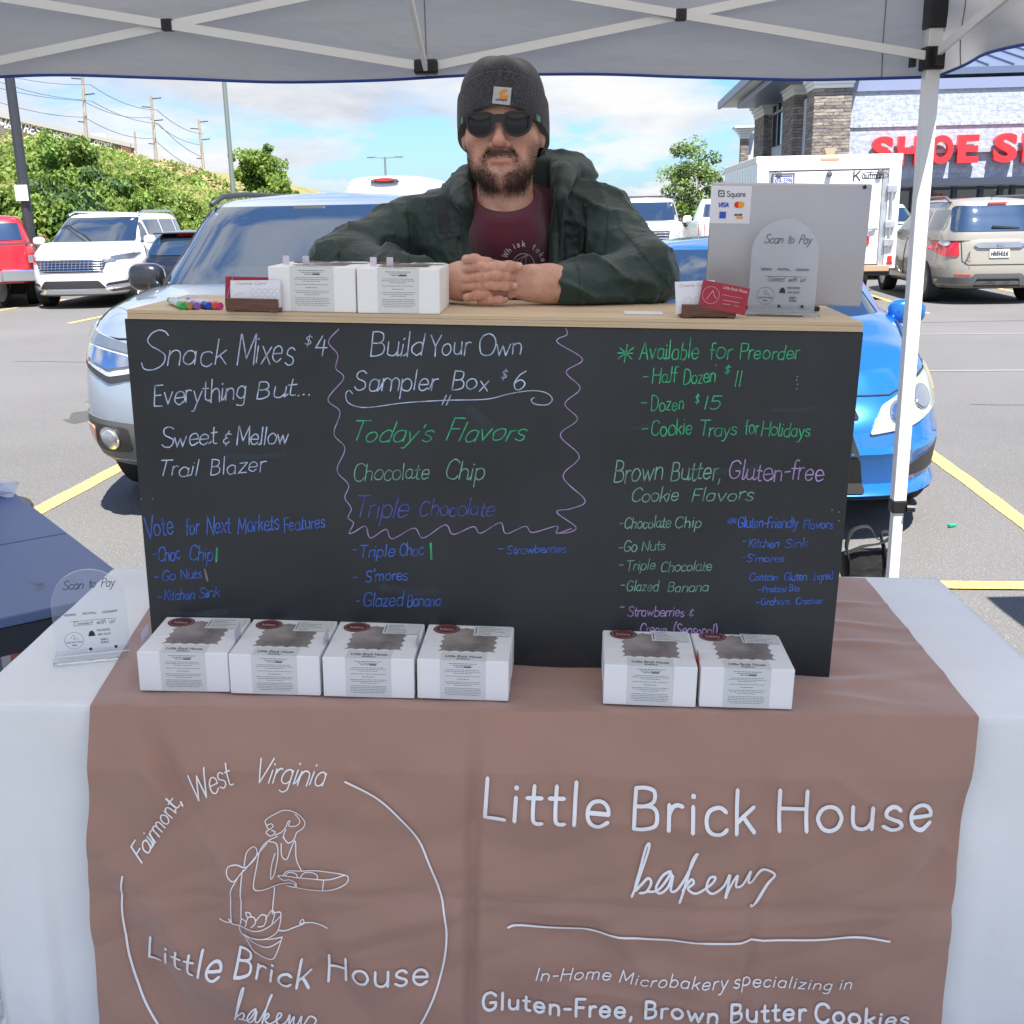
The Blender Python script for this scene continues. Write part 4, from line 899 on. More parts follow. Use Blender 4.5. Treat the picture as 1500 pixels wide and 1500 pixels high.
HB = [  # px centre, top py, distance, key, label
 (-60, 226, 46, KB, 'green tree at the far left edge of the hillside, cut by the frame'), (12, 226, 52, KY, 'yellowish green tree on the hill right behind the dark lamp post'),
 (88, 192, 47, KB, 'tallest dense green tree on the hillside under the long store'), (138, 236, 46, KB2, 'dark green tree right of the tallest hillside tree'),
 (55, 255, 42, KB2, 'green tree low on the slope above the red pickup'), (12, 262, 40, KL, 'pale leafy tree above the left end of the red pickup'), (115, 268, 41, KB2, 'dark shady tree low on the slope above the white minivan'),
 (172, 244, 52, KL, 'light green tree on the mid slope above the minivan roof'), (205, 243, 56, KY, 'yellow green bushy tree on the grassy upper slope'), (165, 275, 43, KL, 'light tree at the foot of the slope right of the dark one'),
 (200, 283, 44, KB, 'green tree at the foot of the slope above the minivan end'), (238, 272, 52, KY, 'pale shrubby tree in the middle of the grassy slope'), (245, 292, 47, KL, 'bright bush at the slope foot above the black hatchback'),
 (280, 285, 52, KY, 'bright yellow green bush left of the tall grey lamp pole'), (300, 300, 50, KL, 'low bright bush beside the silver vehicle windscreen pillar'), (318, 278, 62, KL, 'small bush high on the slope behind the grey lamp pole'),
 (268, 262, 75, KS, 'small shrub near the bare top of the slope'), (228, 255, 78, KS, 'small shrub below the short utility pole'), (345, 288, 66, KL, 'bush just right of the grey lamp pole foot'),
 (375, 206, 78, KT, 'round leafy tree standing alone right of the grey lamp pole'), (402, 250, 76, KL, 'lower tree on the right shoulder of the lone round tree'), (430, 282, 78, KS, 'last small shrub at the right end of the hillside'), (385, 275, 74, KL, 'bush under the lone round tree behind the roof rail')]
for i, (px, py, y, key, lab) in enumerate(HB):
    top = aty(px, py, y); base = aty(px, 330 if y < 58 else py+48, y); hh = top.z-base.z; sc = hh/(key[5]*1.02); sc = max(sc, .9)
    tree('hill_tree', lab, 'tree', Vector((top.x, y, top.z-key[5]*sc*.98)), key, sc, 'trees and bushes on the hillside')
m_gr2 = (mat('bush_mix', (.12, .19, .035), .7, var=(.3, .5, 4), transl=.3), LM[2], LM[1], mat('dry_grass_leaf', (.30, .25, .12), .8))
rs = np.random.RandomState(3); V = []; mi = []
for i in range(1500):
    u = rs.uniform(.10, .90); v = rs.uniform(.0, 1.0); 
    c = np.array(hill(u, v)); low = v < .55-.28*max(0, (u-.42)*2.4); n_ = 26; r = rs.uniform(.35, .95)*(1 if low else .55); m = rs.choice([0, 0, 1, 2]) if low else rs.choice([1, 3, 3, 2])
    d = rs.normal(size=(n_, 3)); d /= np.linalg.norm(d, axis=1)[:, None]; d[:, 2] = abs(d[:, 2]); p = c+d*r*np.array([1.2, 1, .9]); a = rs.normal(size=(n_, 3)); a /= np.linalg.norm(a, axis=1)[:, None]; bb = np.cross(a, d); s = rs.uniform(.04, .20, (n_, 1))
    V.append(np.stack([p-a*s, p-bb*s*.6, p+a*s, p+bb*s*.6], 1).reshape(-1, 3)); mi += [int(m)]*n_
V = np.concatenate(V); me = bpy.data.meshes.new('undergrowth'); me.from_pydata(V.tolist(), [], np.arange(len(V)).reshape(-1, 4).tolist())
for m in m_gr2: me.materials.append(m)
me.polygons.foreach_set('material_index', mi); o = bpy.data.objects.new('undergrowth', me); COL.objects.link(o); o['kind'] = 'stuff'; tag(o, 'tangled bushes and dry grass covering the hillside', 'undergrowth')
KA = (21, 60, 9000, .062, 1.75, 3.9, (LM[1], LM[0], mat('leaf_pale', (.24, .33, .13), .6, var=(.8, .3, 3), transl=.4)), .6)
p = aty(1024, 198, 45); tree('young_tree', 'airy young tree beyond the lot between the man and the shop', 'tree', Vector((p.x, 45, p.z-3.9)), KA, 1.0, None, 2.4, .07)
# ---- poles, wires
m_pole = mat('dark_pole', (.045, .05, .06), .45, .3); m_gpole = mat('grey_green_pole', (.20, .24, .22), .5, .3); m_wood = mat('weathered_pole', (.33, .29, .25), .85, var=(2, .2)); m_wire = mat('wire', (.10, .12, .17), .6)
def lamp(name, label, px, py, y, h, r, m, head):
    p = aty(px, py, y); t = thing(name, label, 'lamp post', Vector((p.x, p.y, 0))); b = MB(); b.tube([(0, 0, 0), (0, 0, h)], [r, r*.75], 10); b.build('pole', m, t)
    b = MB(); b.tube([(0, 0, 0), (0, 0, .5)], r*2.2, 14); b.build('base', mat('concrete', (.4, .39, .37), .8), t)
    for s in (-1, 1):
        b = MB(); b.bar((0, 0, h-.1), (s*head, 0, h), .06); b.bbox(s*head-.3, s*head+.3, -.16, .16, h-.06, h+.06, .02); b.build('lamp_head', m, t)
    return t
t = lamp('lamp_post', 'dark lamp post with small white sign in front of the hillside at far left', 41, 320, 24, 9, .115, m_pole, .9)
p = aty(33, 283, 24); b = MB(); b.bbox(-.13, .13, -.17, -.13, p.z-.16, p.z+.16, .01); b.build('sign_plate', mat('sign_white', (.8, .8, .82), .5), t)
lamp('lamp_post', 'tall thin grey lamp post above the roof rail of the silver vehicle', 342, 285, 46, 13, .10, m_gpole, 1.2)
t = lamp('lamp_post', 'small distant T-shaped lamp post above the white van roof', 565, 257, 90, aty(562, 230, 90).z, .10, m_gpole, 1.1)
UP = [(126, 212, 118, 100, 'nearest tall utility pole rising in front of the long store'), (229, 238, 140, 110, 'second utility pole in the middle of the row on the hill'), (299, 252, 175, 120, 'farthest utility pole leaning left at the end of the row'), (200, 232, 193, 104, 'short plain utility pole at the right end of the long store')]
TOPS = []
for k, (px, py, pt, y, lab) in enumerate(UP):
    a = aty(px, py, y); px2 = {0: 121, 1: 221, 2: 291, 3: 197}[k]; c = aty(px2, pt, y); ext = 2.2 if k == 0 else 0
    t = thing('utility_pole', lab, 'utility pole', Vector((a.x, y, a.z-1.5)), 'utility poles on the hill' if k < 3 else None)
    top = Vector((c.x-a.x, 0, c.z-a.z+1.5))*(1+ext/12); b = MB(); b.tube([(0, 0, 0), top], [.19, .12] if k < 3 else [.10, .08], 8); b.build('pole', m_wood, t); TOPS.append((t, top))
    if k < 3:
        L_ = top.length
        for j, (f, s) in enumerate(((.96, 1), (.86, -1), (.70, 1), (.42, -1))):
            q = top*f; b = MB(); b.bar(q, q+Vector((s*(.95 if j < 3 else .6), 0, .08)), .09); b.build('crossarm', m_pole, t)
def wire(A, sag, lab):
    P = [Vector(a) for a in A]; pts = []
    for a, c in zip(P, P[1:]):
        for i in range(9): q = i/8; pts.append(a.lerp(c, q)-Vector((0, 0, sag*4*q*(1-q))))
    o_ = pts[0].copy(); b = MB(); b.tube([p-o_ for p in pts], .028, 4); o = b.build('power_line', m_wire); o.location = o_; tag(o, lab, 'wire', 'power lines')
wy = lambda L_: [aty(px, py, y) for px, py, y in L_]
wire(wy([(-60, 128, 90), (124, 172, 100), (225, 203, 110), (296, 248, 120)]), .5, 'thick lower cable sagging from pole to pole above the long store')
wire(wy([(-60, 95, 90), (118, 146, 100), (218, 172, 110), (292, 212, 120)]), .5, 'middle power line strung between the utility poles')
wire(wy([(-60, 90, 90), (132, 124, 100), (230, 161, 110), (298, 196, 120)]), .5, 'upper power line reaching the right crossarms')
wire(wy([(-60, 112, 90), (134, 148, 100), (232, 181, 110), (296, 230, 120)]), .4, 'fourth power line just above the thick cable')
# ---- long store on the hill
m_stw = mat('store_siding', (.16, .14, .14), .7, var=(.5, .2)); m_wh = mat('white_trim', (.78, .79, .80), .6); m_stt = mat('store_letters', (.85, .86, .88), .5)
A_, B_ = aty(-260, 108, 100), aty(194, 213, 108); C_ = aty(194, 229, 108)
d_ = Vector((B_.x-A_.x, B_.y-A_.y, 0)); Ls = d_.length; d_.normalize(); nn = Vector((d_.y, -d_.x, 0)); Ms = Matrix((d_, -nn, Vector((0, 0, 1)))).transposed().to_4x4(); Ms.translation = Vector((A_.x, A_.y, 0))
t = thing('carpet_store', 'long low store with faded lettering along its front on top of the hill', 'building', Ms)
zb = lambda x: A_.z+(B_.z-A_.z)*x/Ls
hgt = B_.z-C_.z; b = MB(); vs = []
for x in (0, Ls):
    for yy in (0, 14): vs += [(x, yy, zb(x)-hgt*1.35-3), (x, yy, zb(x))]
b.add(vs, [(0, 4, 5, 1), (2, 3, 7, 6), (0, 1, 3, 2), (4, 6, 7, 5), (1, 5, 7, 3)]); b.build('wall', m_stw, t)
b = MB(); vs = []
for x in (-.2, Ls+.2):
    for yy in (-.25, 14.2): vs += [(x, yy, zb(x)-.22), (x, yy, zb(x)+.14)]
b.add(vs, [(0, 4, 5, 1), (2, 3, 7, 6), (0, 1, 3, 2), (4, 6, 7, 5), (1, 5, 7, 3), (0, 2, 6, 4)]); b.build('roof_edge', mat('fascia_grey', (.34, .33, .33), .7), t)
iM = Ms.inverted(); nS = nn
def st(px, py): return iM @ hit(px, py, Ms.translation, nS)
for w_, a_, b_, h, w in (('MATTRESS', (-2, 185), (66, 200), 12, 1.7), ('WHOLESALE', (74, 201), (124, 210), 9, 1.2), ('Carpet', (130, 210), (163, 218), 11, 1.9)):
    b = MB(); write(b, w_, a_, b_, h, w, lambda x, y: st(x, y)+Vector((0, -.06, 0))); b.build('sign_lettering', m_stt, t)
b = MB(); q = [st(177, 209), st(192, 213), st(192, 226), st(177, 223)]; b.add([v+Vector((0, -.08, 0)) for v in q]+[v+Vector((0, -.02, 0)) for v in q], [(0, 1, 2, 3), (4, 7, 6, 5), (0, 4, 5, 1), (2, 6, 7, 3)]); bn = b.build('sale_banner', mat('faded_pink', (.55, .42, .42), .7), t)
b = MB(); write(b, 'WAREHOUSE', (178, 214.5), (191, 218), 3.4, .45, lambda x, y: st(x, y)+Vector((0, -.10, 0))); write(b, 'SAVE BIG', (178.5, 221), (191, 224), 4, .5, lambda x, y: st(x, y)+Vector((0, -.10, 0))); b.build('banner_lettering', mat('dull_red', (.4, .08, .08), .7), bn)
b = MB(); q = st(142, 197); b.box(q.x-.7, q.x+.7, 3, 4, q.z-.5, q.z+.25); b.build('roof_unit', m_wh, t)
b = MB(); q = st(42, 178); b.box(q.x-.1, q.x+.1, 3, 3.2, q.z-1.5, q.z+.3); b.build('vent_pipe', m_wh, t)
# ---- shop building at the right
DF = 38.
def sf(px, py, D=DF): return tolot(hit(px, py, lot(0, D), LY))
def ss(px, py, X): return tolot(hit(px, py, lot(X, 0), LX))
mb_ = bpy.data.materials.new('split_block'); MC['split_block'] = mb_; mb_.use_nodes = True
def brickmat(name, c1, c2, cm_, sx, sz, mort, bump, noi, rough=.85):
    m = bpy.data.materials.new(name); m.use_nodes = True; t = m.node_tree; bs = t.nodes['Principled BSDF']; bs.inputs['Roughness'].default_value = rough
    tx = t.nodes.new('ShaderNodeTexCoord'); sp = t.nodes.new('ShaderNodeSeparateXYZ'); t.links.new(tx.outputs['Object'], sp.inputs[0])
    ad = t.nodes.new('ShaderNodeMath'); ad.operation = 'ADD'; t.links.new(sp.outputs[0], ad.inputs[0]); t.links.new(sp.outputs[1], ad.inputs[1])
    cb_ = t.nodes.new('ShaderNodeCombineXYZ'); t.links.new(ad.outputs[0], cb_.inputs[0]); t.links.new(sp.outputs[2], cb_.inputs[1])
    br = t.nodes.new('ShaderNodeTexBrick'); t.links.new(cb_.outputs[0], br.inputs[0]); br.inputs['Color1'].default_value = (*c1, 1); br.inputs['Color2'].default_value = (*c2, 1); br.inputs['Mortar'].default_value = (*cm_, 1)
    br.inputs['Scale'].default_value = 1; wn = t.nodes.new('ShaderNodeTexNoise'); wn.inputs['Scale'].default_value = 2.2; t.links.new(tx.outputs['Object'], wn.inputs['Vector']); va = t.nodes.new('ShaderNodeVectorMath'); va.operation = 'MULTIPLY_ADD'; t.links.new(wn.outputs['Color'], va.inputs[0]); va.inputs[1].default_value = (.12, .06, .06) if 'stone' in name else (0, 0, 0); t.links.new(cb_.outputs[0], va.inputs[2]); t.links.new(va.outputs[0], br.inputs[0]); br.inputs['Brick Width'].default_value = sx; br.inputs['Row Height'].default_value = sz; br.inputs['Mortar Size'].default_value = mort; br.inputs['Bias'].default_value = 0
    n = t.nodes.new('ShaderNodeTexNoise'); n.inputs['Scale'].default_value = noi; n.inputs['Detail'].default_value = 6; t.links.new(tx.outputs['Object'], n.inputs['Vector'])
    mu = t.nodes.new('ShaderNodeMath'); mu.operation = 'MULTIPLY_ADD'; t.links.new(br.outputs['Fac'], mu.inputs[0]); mu.inputs[1].default_value = -.6; t.links.new(n.outputs[0], mu.inputs[2])
    bp = t.nodes.new('ShaderNodeBump'); bp.inputs['Strength'].default_value = bump; bp.inputs['Distance'].default_value = .08; t.links.new(mu.outputs[0], bp.inputs['Height']); t.links.new(bp.outputs[0], bs.inputs['Normal'])
    mxx = t.nodes.new('ShaderNodeMix'); mxx.data_type = 'RGBA'; mxx.blend_type = 'MULTIPLY'; mxx.inputs[0].default_value = .6; t.links.new(br.outputs[0], mxx.inputs[6])
    rp = t.nodes.new('ShaderNodeValToRGB'); t.links.new(n.outputs[0], rp.inputs[0]); rp.color_ramp.elements[0].position = .35; rp.color_ramp.elements[0].color = (.55, .55, .58, 1); rp.color_ramp.elements[1].position = .62; t.links.new(rp.outputs[0], mxx.inputs[7])
    t.links.new(mxx.outputs[2], bs.inputs['Base Color']); return m
m_blk2 = brickmat('split_face_block', (.40, .45, .53), (.45, .50, .57), (.34, .38, .45), .42, .21, .007, .32, 7)
m_sold = brickmat('soldier_block', (.42, .47, .55), (.46, .51, .58), (.32, .36, .42), .21, .6, .012, .5, 9)
m_stone = brickmat('ledge_stone', (.34, .29, .24), (.17, .155, .15), (.09, .085, .08), .62, .10, .008, 1, 5)
m_mold = mat('cream_moulding', (.66, .68, .66), .6); m_wallw = mat('painted_wall', (.52, .57, .64), .7, var=(1, .05)); m_met = mat('blue_metal_roof', (.16, .20, .30), .4, .4); m_side = mat('grey_siding', (.26, .28, .32), .7, var=(8, .1), stretch=(6, 6, .1))
m_glass = mat('shop_glass', (.03, .04, .04), .06, spec=1.0, ior=1.6, var=(.3, .5)); m_mull = mat('dark_mullion', (.05, .06, .09), .4)
P1l = sf(1190, 200, DF-.45).x; P1r = sf(1245, 200, DF-.45).x; XS = P1l+.30                         # side wall plane
ztop = sf(1300, 133).z; zcan = sf(1400, 262).z
BM = lotM(P1r, DF, 0)                                                                    # building frame at the pillar
t = thing('shoe_shop', 'large pale block shop with stone pillars and red letters on its front', 'building', BM)
bl = lambda x, y, z: (x-P1r, y-DF, z)
XR = P1r+24; YB = DF+26
b = MB(); b.box(P1r-.1-P1r, XR-P1r, 0, .4, zcan+.0, ztop); b.build('front_wall', m_blk2, t)
b = MB(); b.box(-.1, XR-P1r, -.06, .5, ztop+.001, ztop+.32); b.build('coping', mat('blue_coping', (.22, .26, .40), .5), t)
b = MB(); b.box(-.1, XR-P1r, -.05, 0, sf(1300, 186).z, sf(1300, 180).z); b.build('soldier_course', m_sold, t)
zE = sf(1450, 112, DF+2.2).z
b = MB(); b.box(.3, XR-P1r, 2.2, 2.5, ztop-.5, zE); b.build('upper_wall', m_side, t)
xr0, xr1 = sf(1384, 108, DF+1.2).x-P1r, XR-P1r+1; zr = sf(1400, 95, DF+5).z+.3
b = MB(); b.box(-2.2, xr1, 1.2, 12, zE+.001, zE+.22); b.build('roof_fascia', m_met, t)
b = MB(); b.add([(-2.2, 1.2, zE+.225), (xr1, 1.2, zE+.225), (xr1, 8, zr+.8), (3, 8, zr+.8)], [(0, 1, 2, 3)]); rf = b.build('metal_roof', m_met, t)
for i in range(34):
    x = -1+i*.8; 
    if x > xr1: break
    b = MB(); x2 = max(x, 3) if x < 3 else x; f = min(1, (x+2.2)/5.2); b.bar((x, 1.2, zE+.25), (x, 1.2+6.8*f, zE+.25+(zr+.8-zE-.225)*f), .05, .09); b.build('roof_seam', m_met, rf)
b = MB(); q0, q1 = sf(1425, 122, DF+2.1), sf(1480, 111, DF+2.1); b.box(q0.x-P1r, q1.x-P1r, 2.12, 2.2, q0.z, q1.z); b.build('brown_vent', mat('brown_louvre', (.18, .12, .09), .7, var=(3, .4)), t)
b = MB(); b.box(-.02, XR-P1r, -1.3, .0, zcan-.22, zcan); b.build('canopy_band', m_mull, t)
# storefront
xs = sf(1300, 300).x-P1r
b = MB(); b.box(.0, XR-P1r, .35, .4, 0, zcan-.22); b.build('shop_window', m_glass, t)
b = MB(); b.box(.0, XR-P1r, .2, .38, 0, .45); b.build('stall_riser', m_wallw, t)
xm = [sf(px, 280).x-P1r for px in (1310, 1341, 1367, 1402, 1441, 1470, 1488)]+[XR-P1r-9+1.8*k for k in range(5)]
for x in xm:
    b = MB(); b.box(x-.07, x+.07, .22, .345, .45, zcan-.22); b.build('mullion', m_mull, t)
b = MB(); zt_ = sf(1400, 276).z; b.box(.0, XR-P1r, .25, .345, zt_-.04, zt_+.04); b.build('transom', m_mull, t)
b = MB(); 
for k, (a, c) in enumerate(((1361, 1388),)):
    write(b, 'athletics', (a, 290), (c, 290), 7, 1.6, lambda x, y: Vector(bl(*sf(x, y, DF+.3)))+Vector((0, 0, 0)))
b.build('window_lettering', mat('red_window_letters', (.55, .06, .04), .5), t)
# pillars
def pillar(name, x0, x1, y0, y1, z1, capw, caph):
    b = MB(); b.box(x0, x1, y0, y1, 0, z1); pl = b.build(name, m_stone, t)
    n = 5; b = MB()
    for i in range(n):
        e = capw*(i/(n-1))**1.5+.03; b.bbox(x0-e, x1+e, y0-e, y1+e, z1+caph*i/n+.001, z1+caph*(i+1)/n, .02, seg=1)
    b.build('cornice', m_mold, pl); return pl
zc1 = sf(1215, 129, DF-.45).z
pillar('stone_pillar', P1l-P1r, 0, -.45, .9, zc1, .30, .62)
XSl = XS-P1r
def sy(px, py): return ss(px, py, XS-.3).y-DF
ya, yb = sy(1165, 150), sy(1150, 150); yc, yd = sy(1121, 180), sy(1107, 180)
zc2 = ss(1160, 142, XS-.3).z; zc3 = ss(1112, 174, XS-.3).z
pillar('stone_pillar', XSl-.35, XSl+.4, ya, yb, zc2, .3, .7); pillar('stone_pillar', XSl-.35, XSl+.4, yc, yd, zc3, .3, .7)
b = MB(); b.box(XSl, XSl+.3, .5, yd, 0, zc3-.1); b.build('side_wall', m_wallw, t)
y1, y2 = sy(1147, 180), sy(1125, 180); w0, w1 = ss(1136, 215, XS).z, ss(1136, 156, XS).z
b = MB(); b.box(XSl-.06, XSl+.01, y1, y2, w0, w1); wn = b.build('window', m_glass, t)
for k in range(4):
    yy = y1+(y2-y1)*k/3; b = MB(); b.box(XSl-.12, XSl-.07, yy-.1, yy+.1, w0, w1); b.build('window_bar', m_mull, wn)
b = MB(); b.box(XSl-.12, XSl-.07, y1, y2, w0+(w1-w0)*.76, w0+(w1-w0)*.82); b.build('window_bar', m_mull, wn)
ze = ss(1081, 168, XS-1.9); b = MB(); e0 = tolot(hit(1081, 168, lot(0, yd+DF+1.2), LY)); e1 = Vector((XSl-1.6, -1.2))
zs = zc3+.7; b.box(XSl-1.7, XSl+1.5, .95, yd+1.6, zs, zs+.06); b.build('soffit', m_mold, t)
b = MB(); b.box(XSl-1.82, XSl-1.7, .95, yd+1.7, zs-.05, zs+.25); b.build('eave_fascia', m_met, t)
b = MB(); b.add([(XSl-1.82, .95, zs+.255), (XSl-1.82, yd+1.7, zs+.255), (3, yd-4, zr+.8), (3, 8, zr+.8), (-2.2, 1.2, zE+.225)], [(0, 1, 2, 3, 4)]); b.build('side_roof', m_met, t)
q = tolot(hit(1091, 203, lot(0, yd+DF+9), LY)); px0 = tolot(hit(1085, 210, lot(0, yd+DF+9), LY)).x-P1r; px1 = tolot(hit(1097, 210, lot(0, yd+DF+9), LY)).x-P1r
pillar('stone_pillar', px0, px1, yd+9, yd+9+(px1-px0), q.z, .35, .62)
b = MB(); b.box(px1, XSl+3, yd+9.2, yd+9.6, 0, tolot(hit(1100, 195, lot(0, yd+DF+9), LY)).z); b.build('rear_wall', m_wallw, t)
b = MB(); q = sf(1215, 222, DF-.6); b.prism([(-.20, .10), (.20, .10), (.12, -.10), (-.12, -.10)], 0, .15, Matrix.Translation((q.x-P1r, -.62, q.z)) @ Matrix.Rotation(R(90), 4, 'X') @ Matrix.Scale(1, 4)); b.build('wall_lamp', mat('amber_glass', (.42, .33, .22), .5), t)
# red letters
def solid_letter(ch, x0, x1, z0_, z1_, y0, y1, m, name, par):
    cu_ = bpy.data.curves.new('c', 'FONT'); cu_.body = ch; cu_.extrude = .5; cu_.offset = .045; cu_.resolution_u = 6
    ob = bpy.data.objects.new('c', cu_); COL.objects.link(ob); dg = bpy.context.evaluated_depsgraph_get(); me = bpy.data.meshes.new_from_object(ob.evaluated_get(dg)); bpy.data.objects.remove(ob)
    V = np.array([v.co[:] for v in me.vertices]); lo, hi = V.min(0), V.max(0); W_ = (V-lo)/(hi-lo)
    V2 = np.stack([x0+W_[:, 0]*(x1-x0), y1-W_[:, 2]*(y1-y0), z0_+W_[:, 1]*(z1_-z0_)], 1); me.vertices.foreach_set('co', V2.ravel()); me.materials.clear(); me.materials.append(m); me.update()
    o = bpy.data.objects.new(name, me); COL.objects.link(o); o.parent = par; return o
m_rl = mat('red_letters', (.72, .035, .045), .35, spec=.5)
for ch, a, c, zt, zb_ in (('S', 1276, 1310, 199.5, 243), ('H', 1313.5, 1351, 199, 242), ('O', 1360, 1398, 197.5, 240.5), ('E', 1401, 1435.5, 197, 239), ('S', 1454, 1492, 194.5, 238.5), ('H', 1496, 1533, 194, 237.5), ('O', 1540, 1580, 193, 237), ('W', 1584, 1640, 192, 236)):
    p0, p1 = sf(a, zb_, DF-.3), sf(c, zt, DF-.3); solid_letter(ch, p0.x-P1r, p1.x-P1r, p0.z, p1.z, -.34, -.12, m_rl, 'sign_letter', t)
b = MB(); p0 = sf(1276, 224, DF-.1); b.box(p0.x-P1r, p0.x-P1r+9, -.12, -.01, p0.z-.05, p0.z+.07); b.build('letter_raceway', mat('grey_raceway', (.35, .37, .42), .5), t)
# ------------------------------------------------------------------ canopy tents
def canopy_mat():
    m = bpy.data.materials.new('canopy_fabric'); m.use_nodes = True; t = m.node_tree; bs = t.nodes['Principled BSDF']; o = t.nodes['Material Output']
    g = t.nodes.new('ShaderNodeNewGeometry'); mxx = t.nodes.new('ShaderNodeMix'); mxx.data_type = 'RGBA'; t.links.new(g.outputs['Backfacing'], mxx.inputs[0])
    mxx.inputs[6].default_value = (.03, .09, .42, 1); mxx.inputs[7].default_value = (.37, .365, .375, 1); t.links.new(mxx.outputs[2], bs.inputs['Base Color']); bs.inputs['Roughness'].default_value = .6
    n = t.nodes.new('ShaderNodeTexNoise'); n.inputs['Scale'].default_value = 3.5; n.inputs['Detail'].default_value = 3; tx = t.nodes.new('ShaderNodeTexCoord'); mp = t.nodes.new('ShaderNodeMapping'); mp.inputs['Scale'].default_value = (1, 1, 3); t.links.new(tx.outputs['Object'], mp.inputs[0]); t.links.new(mp.outputs[0], n.inputs['Vector'])
    bp = t.nodes.new('ShaderNodeBump'); bp.inputs['Strength'].default_value = .6; bp.inputs['Distance'].default_value = .05; t.links.new(n.outputs[0], bp.inputs['Height']); t.links.new(bp.outputs[0], bs.inputs['Normal'])
    tr = t.nodes.new('ShaderNodeBsdfTranslucent'); tr.inputs[0].default_value = (.58, .565, .54, 1); ms = t.nodes.new('ShaderNodeMixShader'); ms.inputs[0].default_value = .42
    t.links.new(bs.outputs[0], ms.inputs[1]); t.links.new(tr.outputs[0], ms.inputs[2]); t.links.new(ms.outputs[0], o.inputs[0]); return m
m_can = canopy_mat(); m_hem = mat('blue_hem', (.02, .055, .27), .7); m_frm = mat('white_tent_frame', (.70, .71, .70), .4, .1); m_seamf = mat('seam_grey', (.16, .16, .17), .8); m_bkt = mat('black_bracket', (.012, .012, .014), .45)
ZL, ZX, ZT, ZEV = 2.02, 2.15, 2.28, 2.305
